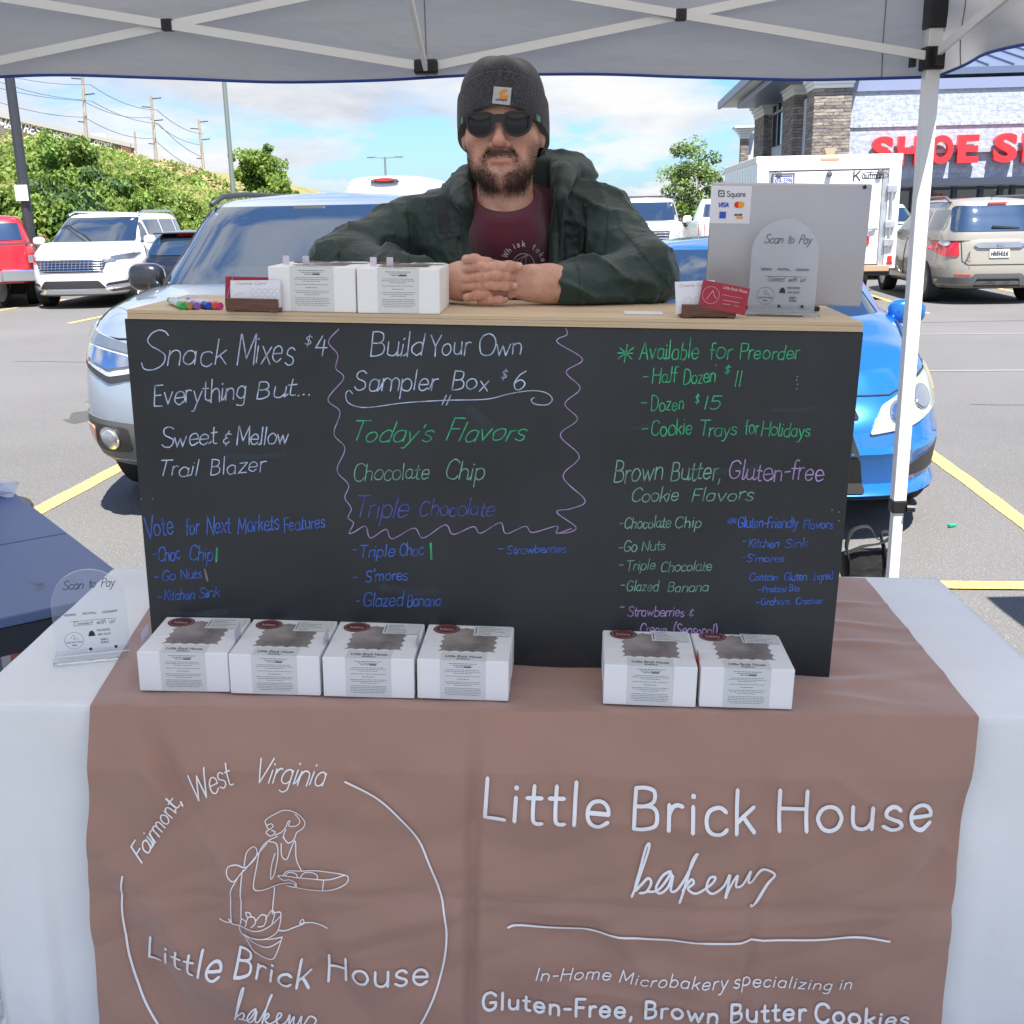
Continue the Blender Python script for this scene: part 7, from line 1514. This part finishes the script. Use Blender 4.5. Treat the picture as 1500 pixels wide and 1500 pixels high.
beard = np.clip(np.maximum(np.maximum(jaw*np.clip((ax_-.016)/.02+np.clip((-.080-z)/.010, 0, 1), 0, 1), side), np.maximum(mou*1.1, corner))-lip*.9, 0, 1)*neckf; beard = np.maximum(beard, low)
flush = np.clip(.32*np.exp(-((ax_-.040)/.018)**2-((z+.032)/.02)**2)+.45*np.exp(-(x/.014)**2-((z+.034)/.014)**2)+.5*lip*(y < .02), 0, 1)*(y < .07)
# ---- hands
def hpt(zx, zy, Y): p = aty(660+zx/7.5, 360+zy/7.5, Y); return np.array(p)
FG = [([(172, 150, 1.985), (265, 148, 1.976), (400, 186, 1.976), (560, 214, 1.992)], .0080), ([(150, 262, 1.990), (345, 236, 1.966), (520, 232, 1.958), (640, 226, 1.962), (752, 226, 1.970)], .0086),
      ([(150, 372, 1.985), (340, 345, 1.966), (500, 328, 1.956), (600, 336, 1.963), (680, 352, 1.976)], .0086), ([(150, 462, 1.985), (340, 440, 1.968), (480, 432, 1.958), (600, 440, 1.963), (700, 444, 1.971)], .0080),
      ([(180, 568, 1.972), (290, 548, 1.966), (400, 530, 1.968), (560, 520, 1.985)], .0076), ([(330, 612, 1.975), (450, 600, 1.966), (530, 592, 1.964), (598, 594, 1.972)], .0064)]
FP = [([hpt(*q) for q in P], r) for P, r in FG]
wr_ = np.array(aty(834, 422, 2.012)); wl_ = np.array(aty(640, 415, 2.03)); hb0 = hpt(700, 420, 1.993); hb1 = hpt(1120, 415, 2.005)
def hands(X, Y, Z):
    fs = None
    for P, r in FP:
        f = None; n = len(P)
        for i in range(n-1):
            q = cap(X, Y, Z, P[i], P[i+1], r*(1.06 if i < n-2 else 1.0), r*(1.04 if i < n-2 else .88)); f = q if f is None else smin(f, q, .004)
            if 0 < i: f = smin(f, cap(X, Y, Z, P[i]-[.002, .0, 0], P[i]+[.002, .0, 0], r*1.10), .004)
        fs = f if fs is None else smin(fs, f, .0012)
    for P, r in FP:
        for p in P[1:-1]:
            for dx in (-.0022, .0022): fs = smax(fs, -cap(X, Y, Z, p+np.array([dx, -r*1.16, r*.7]), p+np.array([dx*1.4, -r*1.16, -r*.7]), .0013), .0015)
    b_ = ell(X, Y, Z, (hb0+hb1)/2+np.array([.004, .006, .000]), (.054, .021, .0335)); b_ = smin(b_, ell(X, Y, Z, hb1+np.array([-.002, .012, -.002]), (.034, .026, .032)), .02)
    b_ = smin(b_, cap(X, Y, Z, hb1+np.array([0, .014, 0]), wr_+np.array([.05, .03, .0]), .026, .029), .02)
    for zy, Yk in ((262, 1.981), (345, 1.977), (440, 1.978), (540, 1.984)): b_ = smin(b_, cap(X, Y, Z, hpt(640, zy, Yk+.004), hpt(900, 330+(zy-390)*.6, 1.998), .008, .005), .012)
    b2 = ell(X, Y, Z, hpt(150, 385, 2.005), (.036, .019, .034)); b2 = smin(b2, cap(X, Y, Z, hpt(100, 395, 2.008), wl_, .028, .030), .02)
    return smin(fs, smin(b_, b2, .004), .0022)
lo = hpt(-150, 640, 1.99); hi = hpt(1420, 60, 1.99)
czl = (FR @ Vector((.04, .14, .6256))).z
Vn, Fn = nets(lambda X, Y, Z: np.maximum(hands(X, Y, Z), (czl-.0005)-Z), (lo[0], 1.94, min(lo[2], czl-.004)), (hi[0], 2.07, hi[2]), .0013); Vn = relax(Vn, Fn, 1, .4)
nh = Vh.copy(); Vhw = hw(Vh)
V = np.concatenate([Vhw, Vn]); Fq = np.concatenate([Fh, Fn+len(Vhw)]); zz_ = np.zeros(len(Vn))
kn = np.zeros(len(Vn))
for P, r in FP:
    for p in P[1:-1]: kn = np.maximum(kn, .35*np.exp(-((Vn-p)**2).sum(1)/(.011**2)))
body = npmesh('body', V, Fq, m_skin, man, OFF, attrs={'stubble': np.concatenate([beard*.72, zz_]), 'flush': np.concatenate([flush, kn])})
def nail(P, s, r):
    p = Vector(P); b = MB(); M_ = Matrix.Translation(p) @ Matrix.Diagonal((r*.78, r*.30, r*.62, 1)); bm = bmesh.new(); bmesh.ops.create_uvsphere(bm, u_segments=14, v_segments=8, radius=1); bm.verts.index_update()
    b.add([M_ @ v.co for v in bm.verts], [tuple(v.index for v in f.verts) for f in bm.faces]); bm.free(); o = b.build('fingernail', m_nail, man, OFF, smooth=True)
for k, s in ((0, -1), (1, 1), (3, 1), (4, -1), (5, 1)):
    P, r = FP[k]; q = P[-1] if s > 0 else P[0]; nail((q[0]-s*.0005, q[1]-r*.76, q[2]+.0015), s, r)
# ---- beard strands
def strands(name, prob, ln0, ln1, n, wdt, seed, down=1.1):
    rs = np.random.RandomState(seed); p = prob[Fh].mean(1); a = np.linalg.norm(np.cross(Vh[Fh[:, 2]]-Vh[Fh[:, 0]], Vh[Fh[:, 3]]-Vh[Fh[:, 1]]), axis=1); w = p**1.3*a; w /= w.sum(); ix = rs.choice(len(Fh), n, p=w)
    u = rs.rand(n, 1); v = rs.rand(n, 1); f = Fh[ix]; P = (Vh[f[:, 0]]*(1-u)+Vh[f[:, 1]]*u)*(1-v)+(Vh[f[:, 3]]*(1-u)+Vh[f[:, 2]]*u)*v; N_ = Nh[f[:, 0]]
    zf = np.clip((-.06-P[:, 2:3])/.05, 0, 1); L_ = (ln0+(ln1-ln0)*zf)*rs.uniform(.6, 1.25, (n, 1)); D = N_*.55+np.array([0, 0, -1.])*down*(.4+zf*.6)+rs.normal(size=(n, 3))*.38; D /= np.linalg.norm(D, axis=1)[:, None]
    D2 = D+rs.normal(size=(n, 3))*.45+np.array([0, 0, -.2]); D2 /= np.linalg.norm(D2, axis=1)[:, None]; S = np.cross(D, rs.normal(size=(n, 3))); S /= np.linalg.norm(S, axis=1)[:, None]; S *= wdt*rs.uniform(.6, 1.3, (n, 1))
    p1 = P+D*L_*.55; p2 = p1+D2*L_*.45; VV = np.stack([P-S, P+S, p1+S*.8, p1-S*.8, p2+S*.2, p2-S*.2], 1).reshape(-1, 3); i = np.arange(n)[:, None]*6
    FF = np.concatenate([i+np.array([[0, 1, 2, 3]]), i+np.array([[3, 2, 4, 5]])]); o = npmesh(name, hw(VV), FF, m_hair, man, OFF, smooth=False); o['kind'] = 'stuff'
strands('beard', np.where(z < -.056, beard, beard*.55)*(mou < .3), .0028, .0078, 7000, .0002, 1); strands('moustache', mou*(1-lip)+corner*.3, .003, .0055, 2000, .00024, 2, .8)
brow = np.exp(-((z-.0135)/.003)**2)*np.clip((ax_-.012)/.006, 0, 1)*np.clip((.046-ax_)/.006, 0, 1)*(y < .05); strands('eyebrows', brow, .005, .005, 1200, .0003, 3, .2)
for s in (-1, 1):
    b = MB(); q = hw([[s*.031, .016, -.001]])[0]; b.lathe([(.0115*math.sin(a*PI/10)+1e-4, -.0115*math.cos(a*PI/10)) for a in range(11)], 16, Matrix.Translation(q)); b.build('eye', m_wh, man, OFF, smooth=True)
# ---- beanie
def hwv(p): return Vector(hw([p])[0])
b = MB()
def bean(u, v):
    a = 2*PI*u; cf_ = math.cos(a); sf_ = math.sin(a)                   # a=0 front
    front = (1+cf_)/2; zb_ = -.054+.083*front**1.7
    if front < .25: zb_ += -.006
    rib = .0009*abs(math.sin(a*62))
    rx, ry = .0825, .104
    if v < .06: t = v/.06; rr = .93+.09*t; z_ = zb_+.002*t; e = 0
    elif v < .48: t = (v-.06)/.42; rr = 1.045-.015*t+.012*math.sin(t*PI); z_ = zb_+t*(.060+.018*(1-front)); e = rib
    elif v < .52: t = (v-.48)/.04; rr = 1.03-.045*t; z_ = zb_+(.060+.018*(1-front))-.001*t; e = rib*.5
    else:
        t = (v-.52)/.48; zs_ = zb_+.059+.018*(1-front); zt_ = .1235+.002*math.cos(a*3+1); ph = t*PI/2; rr = .985*(math.cos(ph)**.80 if t < 1 else 0); z_ = zs_+(zt_-zs_)*(math.sin(ph)**.92); e = rib*(1-t)
        rr += .018*math.sin(a*5+1.5)*math.sin(t*PI)*t; z_ += .0022*math.sin(a*7)*math.sin(t*PI)
    X_ = math.copysign(abs(sf_)**.92, sf_)*(rx*rr+e); Y_ = .096-math.copysign(abs(cf_)**.92, cf_)*(ry*rr+e)
    if v < .5: X_ *= 1+.03*(1-front)
    return hwv((X_, Y_, z_))
b.grid(bean, 620, 70); bn_ = b.build('beanie', m_knit, man, OFF, smooth=True)
bvB = bvh_of([bn_])
def onb(px, py, l): d = ray(px, py); o_ = EYE-Vector(OFF); q = bvB.ray_cast(o_, d.normalized()); return q[0]-d.normalized()*l
Zp = lambda x, y: (640+x/6.52, 70+y/6.52)
def ongrid(P, l, n=6):
    vs = []
    for j in range(n+1):
        for i in range(n+1):
            u, v = i/n, j/n; x_ = (P[0][0]*(1-u)+P[1][0]*u)*(1-v)+(P[3][0]*(1-u)+P[2][0]*u)*v; y__ = (P[0][1]*(1-u)+P[1][1]*u)*(1-v)+(P[3][1]*(1-u)+P[2][1]*u)*v; vs.append(onb(*Zp(x_, y__), l))
    return vs, [(j*(n+1)+i, j*(n+1)+i+1, (j+1)*(n+1)+i+1, (j+1)*(n+1)+i) for j in range(n) for i in range(n)]
b = MB(); b.add(*ongrid([(545, 368), (714, 382), (698, 548), (527, 530)], .0016)); pt_ = b.build('logo_patch', mat('patch_grey', (.42, .43, .45), .7, bump=(700, .2, .001)), bn_)
b = MB(); S = lambda x, y: onb(*Zp(x, y), .0022)
for P_, w in ((catmull([(668, 412), (650, 402), (625, 410), (608, 435), (608, 458), (625, 478), (650, 482), (672, 470)]), 20), (catmull([(652, 420), (630, 432), (628, 455), (648, 466), (664, 458)]), 22)): ribbon(b, P_, w, S)
b.build('logo_mark', mat('logo_amber', (.62, .27, .03), .6), pt_)
b = MB(); write(b, 'carhartt', (560, 500), (670, 508), 20, 4.2, S); b.build('logo_word', m_blk, pt_)
# ---- sunglasses
def gl(u, v, dy=0.): return hwv((u, -.0165+2.6*u*u+dy, v))
def lens_out(s, g=0.):
    P = [(.0085, .010), (.020, .0165), (.042, .0175), (.0565, .0145), (.0590, .002), (.0545, -.0135), (.042, -.0225), (.028, -.0235), (.015, -.0165), (.0085, -.002)]
    cx_, cy_ = .034, -.002; return catmull([(s*(cx_+(x-cx_)*(1+g)), cy_+(y-cy_)*(1+g)) for x, y in P]+[(s*(cx_+(P[0][0]-cx_)*(1+g)), cy_+(P[0][1]-cy_)*(1+g))], 5)
sg = None
fr = MB()
for s in (-1, 1):
    O_ = lens_out(s, .10)[:-1]; I_ = lens_out(s, -.10)[:-1]; n = len(O_); vs = []
    for dy in (-.002, .002):
        vs += [gl(x, y, dy) for x, y in O_]+[gl(x, y, dy) for x, y in I_]
    fs = []
    for i in range(n):
        j = (i+1) % n; fs += [(i, j, n+j, n+i), (2*n+i, 3*n+i, 3*n+j, 2*n+j), (i, 2*n+i, 2*n+j, j), (n+i, n+j, 3*n+j, 3*n+i)]
    fr.add(vs, fs)
fr.grid(lambda u, v: gl((u-.5)*.026, .0125-.0105*v+.004*math.sin(u*PI)*(1-v)-.002*math.sin(u*PI), -.003), 10, 4); fr.grid(lambda u, v: gl((u-.5)*.026, .0125-.0105*v+.004*math.sin(u*PI)*(1-v)-.002*math.sin(u*PI), .001), 10, 4)
for s in (-1, 1): fr.bbox(-.004, .004, -.002, .006, -.006, .006, .001, Matrix.Translation(gl(s*.063, .010)))
fr = fr.build('sunglasses', m_frame, man, OFF, smooth=40)
for s in (-1, 1):
    P_ = lens_out(s, -.085)[:-1]; b = MB(); n = len(P_); rings = []
    for k in (1., .66, .33): rings += [gl(s*.034+(x-s*.034)*k, -.002+(y+.002)*k, -.0006-.0022*(1-k*k)) for x, y in P_]
    rings.append(gl(s*.034, -.002, -.0028)); b.add(rings, [(q*n+i, q*n+(i+1) % n, (q+1)*n+(i+1) % n, (q+1)*n+i) for q in (0, 1) for i in range(n)]+[(2*n+i, 2*n+(i+1) % n, 3*n) for i in range(n)]); b.build('sunglass_lens', m_sl, fr, smooth=True)
    b = MB(); p, q = hwv((s*.0665, .000, .010)), hwv((s*.080, .095, .004)); b.bar(p, q, .003, .011); b.build('temple', m_frame, fr)
    b = MB(); p, q = hwv((s*.0650, .000, .009)), hwv((s*.0775, .05, .006)); b.bar(p, q, .002, .010); b.build('temple_inside', m_grn, fr)
for o in (fr, bn_):
    for c_ in kids(o):
        if c_.parent == fr: c_.data.transform(Matrix.Translation(-Vector(OFF)))
# ---- t-shirt
def shirt(X, Y, Z):
    d = ell(X, Y, Z, (0, 2.37, 1.38), (.205, .150, .30)); d = smin(d, cap(X, Y, Z, (-.12, 2.32, 1.575), (.12, 2.32, 1.575), .055), .05)
    d = smin(d, cap(X, Y, Z, (0, 2.255, 1.625), (0, 2.235, 1.56), .062, .075), .04)
    q = np.sqrt((X+.000)**2+(Y-2.245)**2); top = 1.600+.55*(Y-2.19); d = smax(d, Z-top, .006)
    d = d+.0035*np.abs(vnoise(X*14+Z*6, Y*10, Z*9))+.002*vnoise(X*30, Y*20, Z*22); ring = np.abs(Z-(top-.004))-.006
    return np.minimum(d, np.maximum(d-.0025, ring))
Vs, Fs_ = nets(shirt, (-.23, 2.14, .98), (.23, 2.54, 1.70), .0055); Vs = relax(Vs, Fs_, 1, .4); ts_ = npmesh('t_shirt', Vs, Fs_, m_shirt, man, OFF)
bvS = BVHTree.FromPolygons([Vector(v) for v in Vs.tolist()], Fs_.tolist())
def onsh(px, py):
    d = ray(px, py).normalized(); q = bvS.ray_cast(EYE, d)[0]
    return (q if q is not None else EYE+d*2.2)-d*.0018
b = MB(); cxl, cyl = 767, 387
a0 = -152
for k, ch in enumerate('Whisk taker'):
    if ch != ' ':
        an = R(a0+k*15.5+(3 if ch in 'i' else 0)); r0_ = 26; c0 = (cxl+r0_*math.cos(an), cyl+r0_*math.sin(an)); tdx, tdy = -math.sin(an), math.cos(an); w_ = GL[ch][0]*.60
        for P_ in text_strokes(ch, (c0[0]-tdx*w_/2, c0[1]-tdy*w_/2), (c0[0]+tdx*w_/2, c0[1]+tdy*w_/2), 8.2): ribbon(b, P_, 1.25, onsh)
ribbon(b, [(cxl+15.5*math.cos(a*PI/16), cyl+15.5*math.sin(a*PI/16)) for a in range(33)], 1.2, onsh)
for k in (-1, 0, 1): ribbon(b, catmull([(cxl+6, cyl-14), (cxl-3+6*k, cyl-6), (cxl-5+9*k, cyl+6), (cxl-6+5*k, cyl+13)]), .9, onsh)
b.build('shirt_print', mat('shirt_print', (.62, .60, .66), .7), ts_, OFF, kind='stuff')
# ---- jacket
E_L = (-.322, 2.175, 1.508); E_R = (.262, 2.105, 1.474); W_L = tuple(wl_+np.array([-.045, .02, .004])); W_R = tuple(wr_+np.array([.002, .008, .004]))
def jacket(X, Y, Z):
    C = lambda a, b_, r, q=None: cap(X, Y, Z, a, b_, r, q)
    d = ell(X, Y, Z, (0, 2.37, 1.38), (.238, .172, .33)); d = smin(d, ell(X, Y, Z, (0, 2.37, 1.05), (.215, .15, .26)), .06)
    d = smin(d, C((-.150, 2.32, 1.588), (.150, 2.32, 1.592), .062), .05)
    d = smin(d, C((-.200, 2.315, 1.574), E_L, .070, .056), .035); d = smin(d, C((.192, 2.31, 1.578), E_R, .073, .058), .035)
    wrk = np.abs(vnoise(X*13+Y*5, Y*12, Z*17+X*5)); wr2 = np.abs(vnoise(X*25+Z*12+7, Y*20, Z*26+3)); big = vnoise(X*5.5+3, Y*6, Z*7+X*4)
    arm = smin(C(E_L, W_L, .058, .046), C(E_R, W_R, .062, .048), .02); d = smin(d, arm, .028)
    d = smin(d, C((-.060, 2.275, 1.628), (-.135, 2.315, 1.618), .032, .028), .03); d = smin(d, C((.065, 2.285, 1.640), (.150, 2.32, 1.622), .036, .030), .03)
    d = smin(d, ell(X, Y, Z, (.105, 2.365, 1.668), (.088, .07, .048)), .02); d = smin(d, C((-.06, 2.34, 1.655), (.07, 2.375, 1.675), .045), .03)
    ridge = (1-np.clip(wrk*2.2, 0, 1))**2; rdg2 = (1-np.clip(wr2*2.4, 0, 1))**2; armf = np.clip(1-np.abs(arm)/.06, 0, 1); d = d-(.0085+.006*armf)*ridge-.0045*rdg2-.0022*(1-np.clip(np.abs(vnoise(X*46, Y*40+Z*9, Z*42))*2.2, 0, 1))**2+.008*big+.006
    cf2 = .0022*np.sin((X-W_R[0])*260)*np.exp(-((X-W_R[0]-.022)/.018)**2)*(X > 0)*(Z < 1.56); d = d+cf2
    w = .074+.010*(Z-1.4); op = np.maximum(np.abs(X-.014)-w, Y-2.33); hole = np.sqrt((X-.002)**2+(Y-2.262)**2)-(.072+np.clip(Z-1.60, 0, .2)*.10); hole = np.maximum(hole, 1.50-Z)
    d = smax(d, -op, .006); d = smax(d, -hole, .006)
    for s, lx in ((-1, -.066), (1, .094)):
        yf = lambda z_: 2.37-.172*math.sqrt(max(.05, 1-((z_-1.38)/.33)**2-(.07/.238)**2))
        P_ = [(lx+s*.018, 2.262, 1.668+(.012 if s > 0 else -.022)), (lx+s*.012, 2.212, 1.628+(0 if s > 0 else -.012)), (lx+s*.004, yf(1.56)+.004, 1.56), (lx+s*.002, yf(1.48), 1.48), (lx, yf(1.38), 1.38), (lx, yf(1.2), 1.2)]
        for a_, c_ in zip(P_, P_[1:]): d = smin(d, C(a_, c_, .0125), .012)
        d = smin(d, C((lx+s*.030, 2.300, 1.680+(0 if s > 0 else -.026)), (lx+s*.020, 2.235, 1.650+(0 if s > 0 else -.024)), .022, .018), .016)
    return np.maximum(d, np.maximum((.6266-((X-BO.x)*EZ.x+(Y-BO.y)*EZ.y+(Z-BO.z)*EZ.z)), Y-2.13) if False else d)
Vj, Fj = nets(jacket, (-.43, 1.92, .80), (.40, 2.58, 1.77), .0054); Vj = relax(Vj, Fj, 1, .35)
# the sleeves lie on the counter: press what would sink into it up to its surface
lz_ = (Vj-np.array(BO))@np.array(EZ); ly_ = (Vj-np.array(BO))@np.array(EY); sk = (lz_ < .6275) & (ly_ < .285) & (lz_ > .5); Vj[sk] += np.outer(.6275-lz_[sk], np.array(EZ))
jk = npmesh('jacket', Vj, Fj, m_jack, man, OFF)
bvJ = BVHTree.FromPolygons([Vector(v) for v in (Vj-np.array(OFF)).tolist()], Fj.tolist())
def onj(px, py, l=.0015):
    d = ray(px, py).normalized(); q = bvJ.ray_cast(EYE-Vector(OFF), d)[0]
    return (q if q is not None else EYE-Vector(OFF)+d*2.2)-d*l
m_dk = mat('dark_zip', (.008, .010, .014), .45); m_seam2 = mat('jacket_seam', (.012, .03, .027), .6)
for nm, P_, w, mm in (('shoulder_strap', [(645, 290), (648, 305), (652, 335)], 15, m_dk), ('pocket_zip', [(854, 300), (858, 325), (856, 360), (852, 385)], 3, m_dk), ('pocket_seam', [(835, 305), (850, 320), (856, 340)], 1.3, m_seam2),
                      ('front_zip', [(672, 300), (676, 330), (668, 360), (672, 385)], 3, m_dk), ('yoke_seam', [(690, 262), (668, 280), (655, 300)], 1.2, m_seam2), ('chest_seam', [(842, 262), (838, 300), (832, 345), (828, 372)], 1.2, m_seam2), ('cuff_seam', [(846, 388), (850, 410), (848, 438)], 1.4, m_seam2), ('arm_seam', [(905, 330), (935, 365), (965, 400), (985, 425)], 1.1, m_seam2), ('front_zip', [(816, 300), (820, 340), (818, 380)], 2.4, m_dk), ('pocket_flap', [(640, 340), (655, 338), (672, 342)], 2, m_seam2), ('sleeve_seam', [(597, 300), (597, 318), (600, 350), (598, 382)], 1.8, m_seam2), ('sleeve_seam', [(890, 300), (889, 315), (889, 340), (886, 372)], 1.8, m_seam2)):
    b = MB(); ribbon(b, catmull(P_, 6), w, onj); b.build(nm, mm, jk)
b = MB(); q = onj(858, 300, .004); b.lathe([(.0045, -.003), (.0045, .002)], 12, Matrix.Translation(q), 'Y'); b.build('toggle', m_dk, jk)
# ---- trousers and shoes (hidden behind the counter from the front)
def legs(X, Y, Z):
    d = ell(X, Y, Z, (0, 2.37, .96), (.185, .13, .14))
    for s in (-1, 1): d = smin(d, cap(X, Y, Z, (s*.095, 2.37, .92), (s*.11, 2.35, .50), .092, .066), .03); d = smin(d, cap(X, Y, Z, (s*.11, 2.35, .50), (s*.12, 2.38, .09), .064, .056), .02)
    return d
Vt, Ft = nets(legs, (-.25, 2.2, .04), (.25, 2.56, 1.12), .014); npmesh('trousers', Vt, Ft, mat('dark_denim', (.03, .035, .05), .8), man, OFF)
for s in (-1, 1):
    Vt, Ft = nets(lambda X, Y, Z: np.maximum(smin(ell(X, Y, Z, (s*.12, 2.31, .035), (.048, .13, .05)), ell(X, Y, Z, (s*.12, 2.39, .06), (.042, .055, .06)), .03), .002-Z), (s*.12-.07, 2.15, -.01), (s*.12+.07, 2.48, .14), .008); npmesh('shoe', Vt, Ft, m_blkp, man, OFF)
# ================================================================== remaining small things
m_dtop = mat('painted_sheen_laminate', (.085, .13, .27), .42, spec=.7, coat=.0, bump=(60, .05, .002), grain=(9, .72, (.02, .02, .03)))  # blue sheen of the sky is put into the tabletop's base colour
c0 = atz(206, 862, .74); c1 = atz(0, 705, .74); c2 = atz(0, 872, .74)
dA = (c1-c0).normalized(); n2_ = Vector((-dA.y, dA.x, 0)); dB = n2_ if n2_.x < 0 else -n2_
Mx = Matrix((dA, dB, Vector((0, 0, 1)))).transposed().to_4x4(); Mx.translation = Vector((c0.x, c0.y, 0)); Mx = Mx if Mx.determinant() > 0 else Mx
t = thing('side_table', 'dark folding table with painted-in bluish sheen at the left edge behind the white cloth', 'table', Mx)
b = MB(); b.bbox(0, .62, 0, .75, .715, .74, .004); b.build('tabletop', m_dtop, t); b = MB(); b.bbox(.625, 1.5, 0, .75, .715, .74, .004); b.build('tabletop', m_dtop, t)
m_dfr = mat('dark_frame', (.02, .025, .035), .4)
for a in (((.02, .015), (1.48, .015)), ((.02, .735), (1.48, .735)), ((.02, .02), (.02, .73)), ((1.48, .02), (1.48, .73))): b = MB(); b.bar((a[0][0], a[0][1], .68), (a[1][0], a[1][1], .68), .03, .065); b.build('apron', m_dfr, t)
for x_ in (.06, 1.42):
    for y_ in (.04, .70): b = MB(); b.bar((x_, y_, 0), (x_, y_, .66), .032, .032, up=(1, 0, 0)); b.build('leg', m_dfr, t)
for z_ in (.22, .42): b = MB(); b.bar((.06, .04, z_), (.06, .70, z_), .03, .03); b.build('rail', m_dfr, t)
m_org = mat('orange_metal', (.48, .06, .03), .4, coat=.4, grain=(14, .66, (.12, .05, .03)))
p = atz(68, 905, .35); t = thing('folding_chair', 'red orange metal folding stool frame under the dark side table', 'stool', Vector((p.x, p.y, 0)))
b = MB(); b.bbox(-.11, .11, -.08, .08, .49, .51, .006); b.build('seat', m_org, t)
for s in (-1, 1):
    b = MB(); b.bar((s*.10, -.07, .50), (s*.12, .12, .0), .022, .03); b.build('leg', m_org, t); b = MB(); b.bar((s*.09, .07, .50), (s*.10, -.14, .0), .022, .03); b.build('leg', m_org, t)
b = MB(); b.bar((-.11, .06, .28), (.11, .06, .28), .018); b.build('crossbar', m_org, t)
p = atz(47, 752, .0); b = MB(); b.lathe([(.30, .0), (.31, .03), (.30, .05), (.22, .055)], 30); o = b.build('dark_lid', mat('dark_rubber', (.03, .025, .022), .6), smooth=30); o.location = Vector((p.x-.30, p.y-.05, .0)); tag(o, 'dark round lid on the asphalt peeking out behind the side table', 'lid')
# crumpled clear plastic at the far left
pts = nr.normal(size=(60, 3))*np.array([.022, .018, .013]); bm = bmesh.new()
for q in pts: bm.verts.new(q)
bmesh.ops.convex_hull(bm, input=bm.verts[:]); vs = [v for v in bm.verts if v.link_faces]
for v in bm.verts: v.co *= 1+.25*rng.uniform(-1, 1)
bmesh.ops.delete(bm, geom=[v for v in bm.verts if not v.link_faces], context='VERTS'); me = bpy.data.meshes.new('plastic_wrap'); bm.to_mesh(me); bm.free(); me.materials.append(mat('clear_plastic', (.72, .78, .88), .15, alpha=.6, coat=.5)); o = bpy.data.objects.new('plastic_wrap', me); COL.objects.link(o)
p = atz(4, 722, .75); o.location = p+Vector((0, 0, .015)); tag(o, 'crumpled clear plastic wrap on the dark side table at the left edge', 'plastic wrap')
# tote bag on the ground behind the table
p = atz(1268, 868, 0); m_tote = mat('black_canvas', (.010, .010, .011), .85, bump=(30, .4, .01)); t = thing('tote_bag', 'black fabric tote bag standing on the asphalt beside the tent leg', 'bag', Vector((p.x-.01, p.y, 0)))
def bag(X, Y, Z):
    w = .095+.02*(Z/.3); d = smax(np.abs(X)-w, np.abs(Y)-(.05-.12*(Z-.0)*.25), .03); return smax(d, np.abs(Z-.13)-.135, .03)+.008*vnoise(X*14+1, Y*14, Z*12)+.006*np.abs(vnoise(X*24, Y*20, Z*22))
Vb, Fb = nets(bag, (-.18, -.09, -.02), (.18, .09, .32), .0075); Vb[:, 2] = np.maximum(Vb[:, 2]*(1+.22*Vb[:, 0]), .002); npmesh('bag_body', Vb, Fb, m_tote, t)
def strap(P_, w=.030):
    P2 = [Vector(q) for q in P_]; o_ = []
    for i in range(len(P2)-1):
        a, b1, c, d = P2[max(0, i-1)], P2[i], P2[i+1], P2[min(len(P2)-1, i+2)]
        for k in range(6): q = k/6; o_.append(.5*(2*b1+(c-a)*q+(2*a-5*b1+4*c-d)*q*q+(3*b1-a-3*c+d)*q**3))
    o_.append(P2[-1]); b = MB(); vs = []
    for i, q in enumerate(o_): sd_ = Vector((.25*math.sin(i*.3), 1, .25*math.cos(i*.25))).normalized()*w/2; vs += [q-sd_, q+sd_]
    b.add(vs, [(2*i, 2*i+1, 2*i+3, 2*i+2) for i in range(len(o_)-1)]); o2 = b.build('strap', m_tote, t, smooth=True); sm = o2.modifiers.new('s', 'SOLIDIFY'); sm.thickness = .004
strap([(-.085, -.055, .10), (-.085, -.058, .20), (-.10, -.04, .30), (-.07, -.02, .385), (-.005, -.02, .405), (.03, -.03, .345), (.045, -.035, .335)])
strap([(-.08, -.05, .27), (-.03, -.05, .300), (.04, -.05, .315), (.085, -.045, .345), (.095, -.03, .37), (.05, -.02, .365), (.06, -.045, .27), (.07, -.058, .17)])

t.scale = (1, 1, .74)
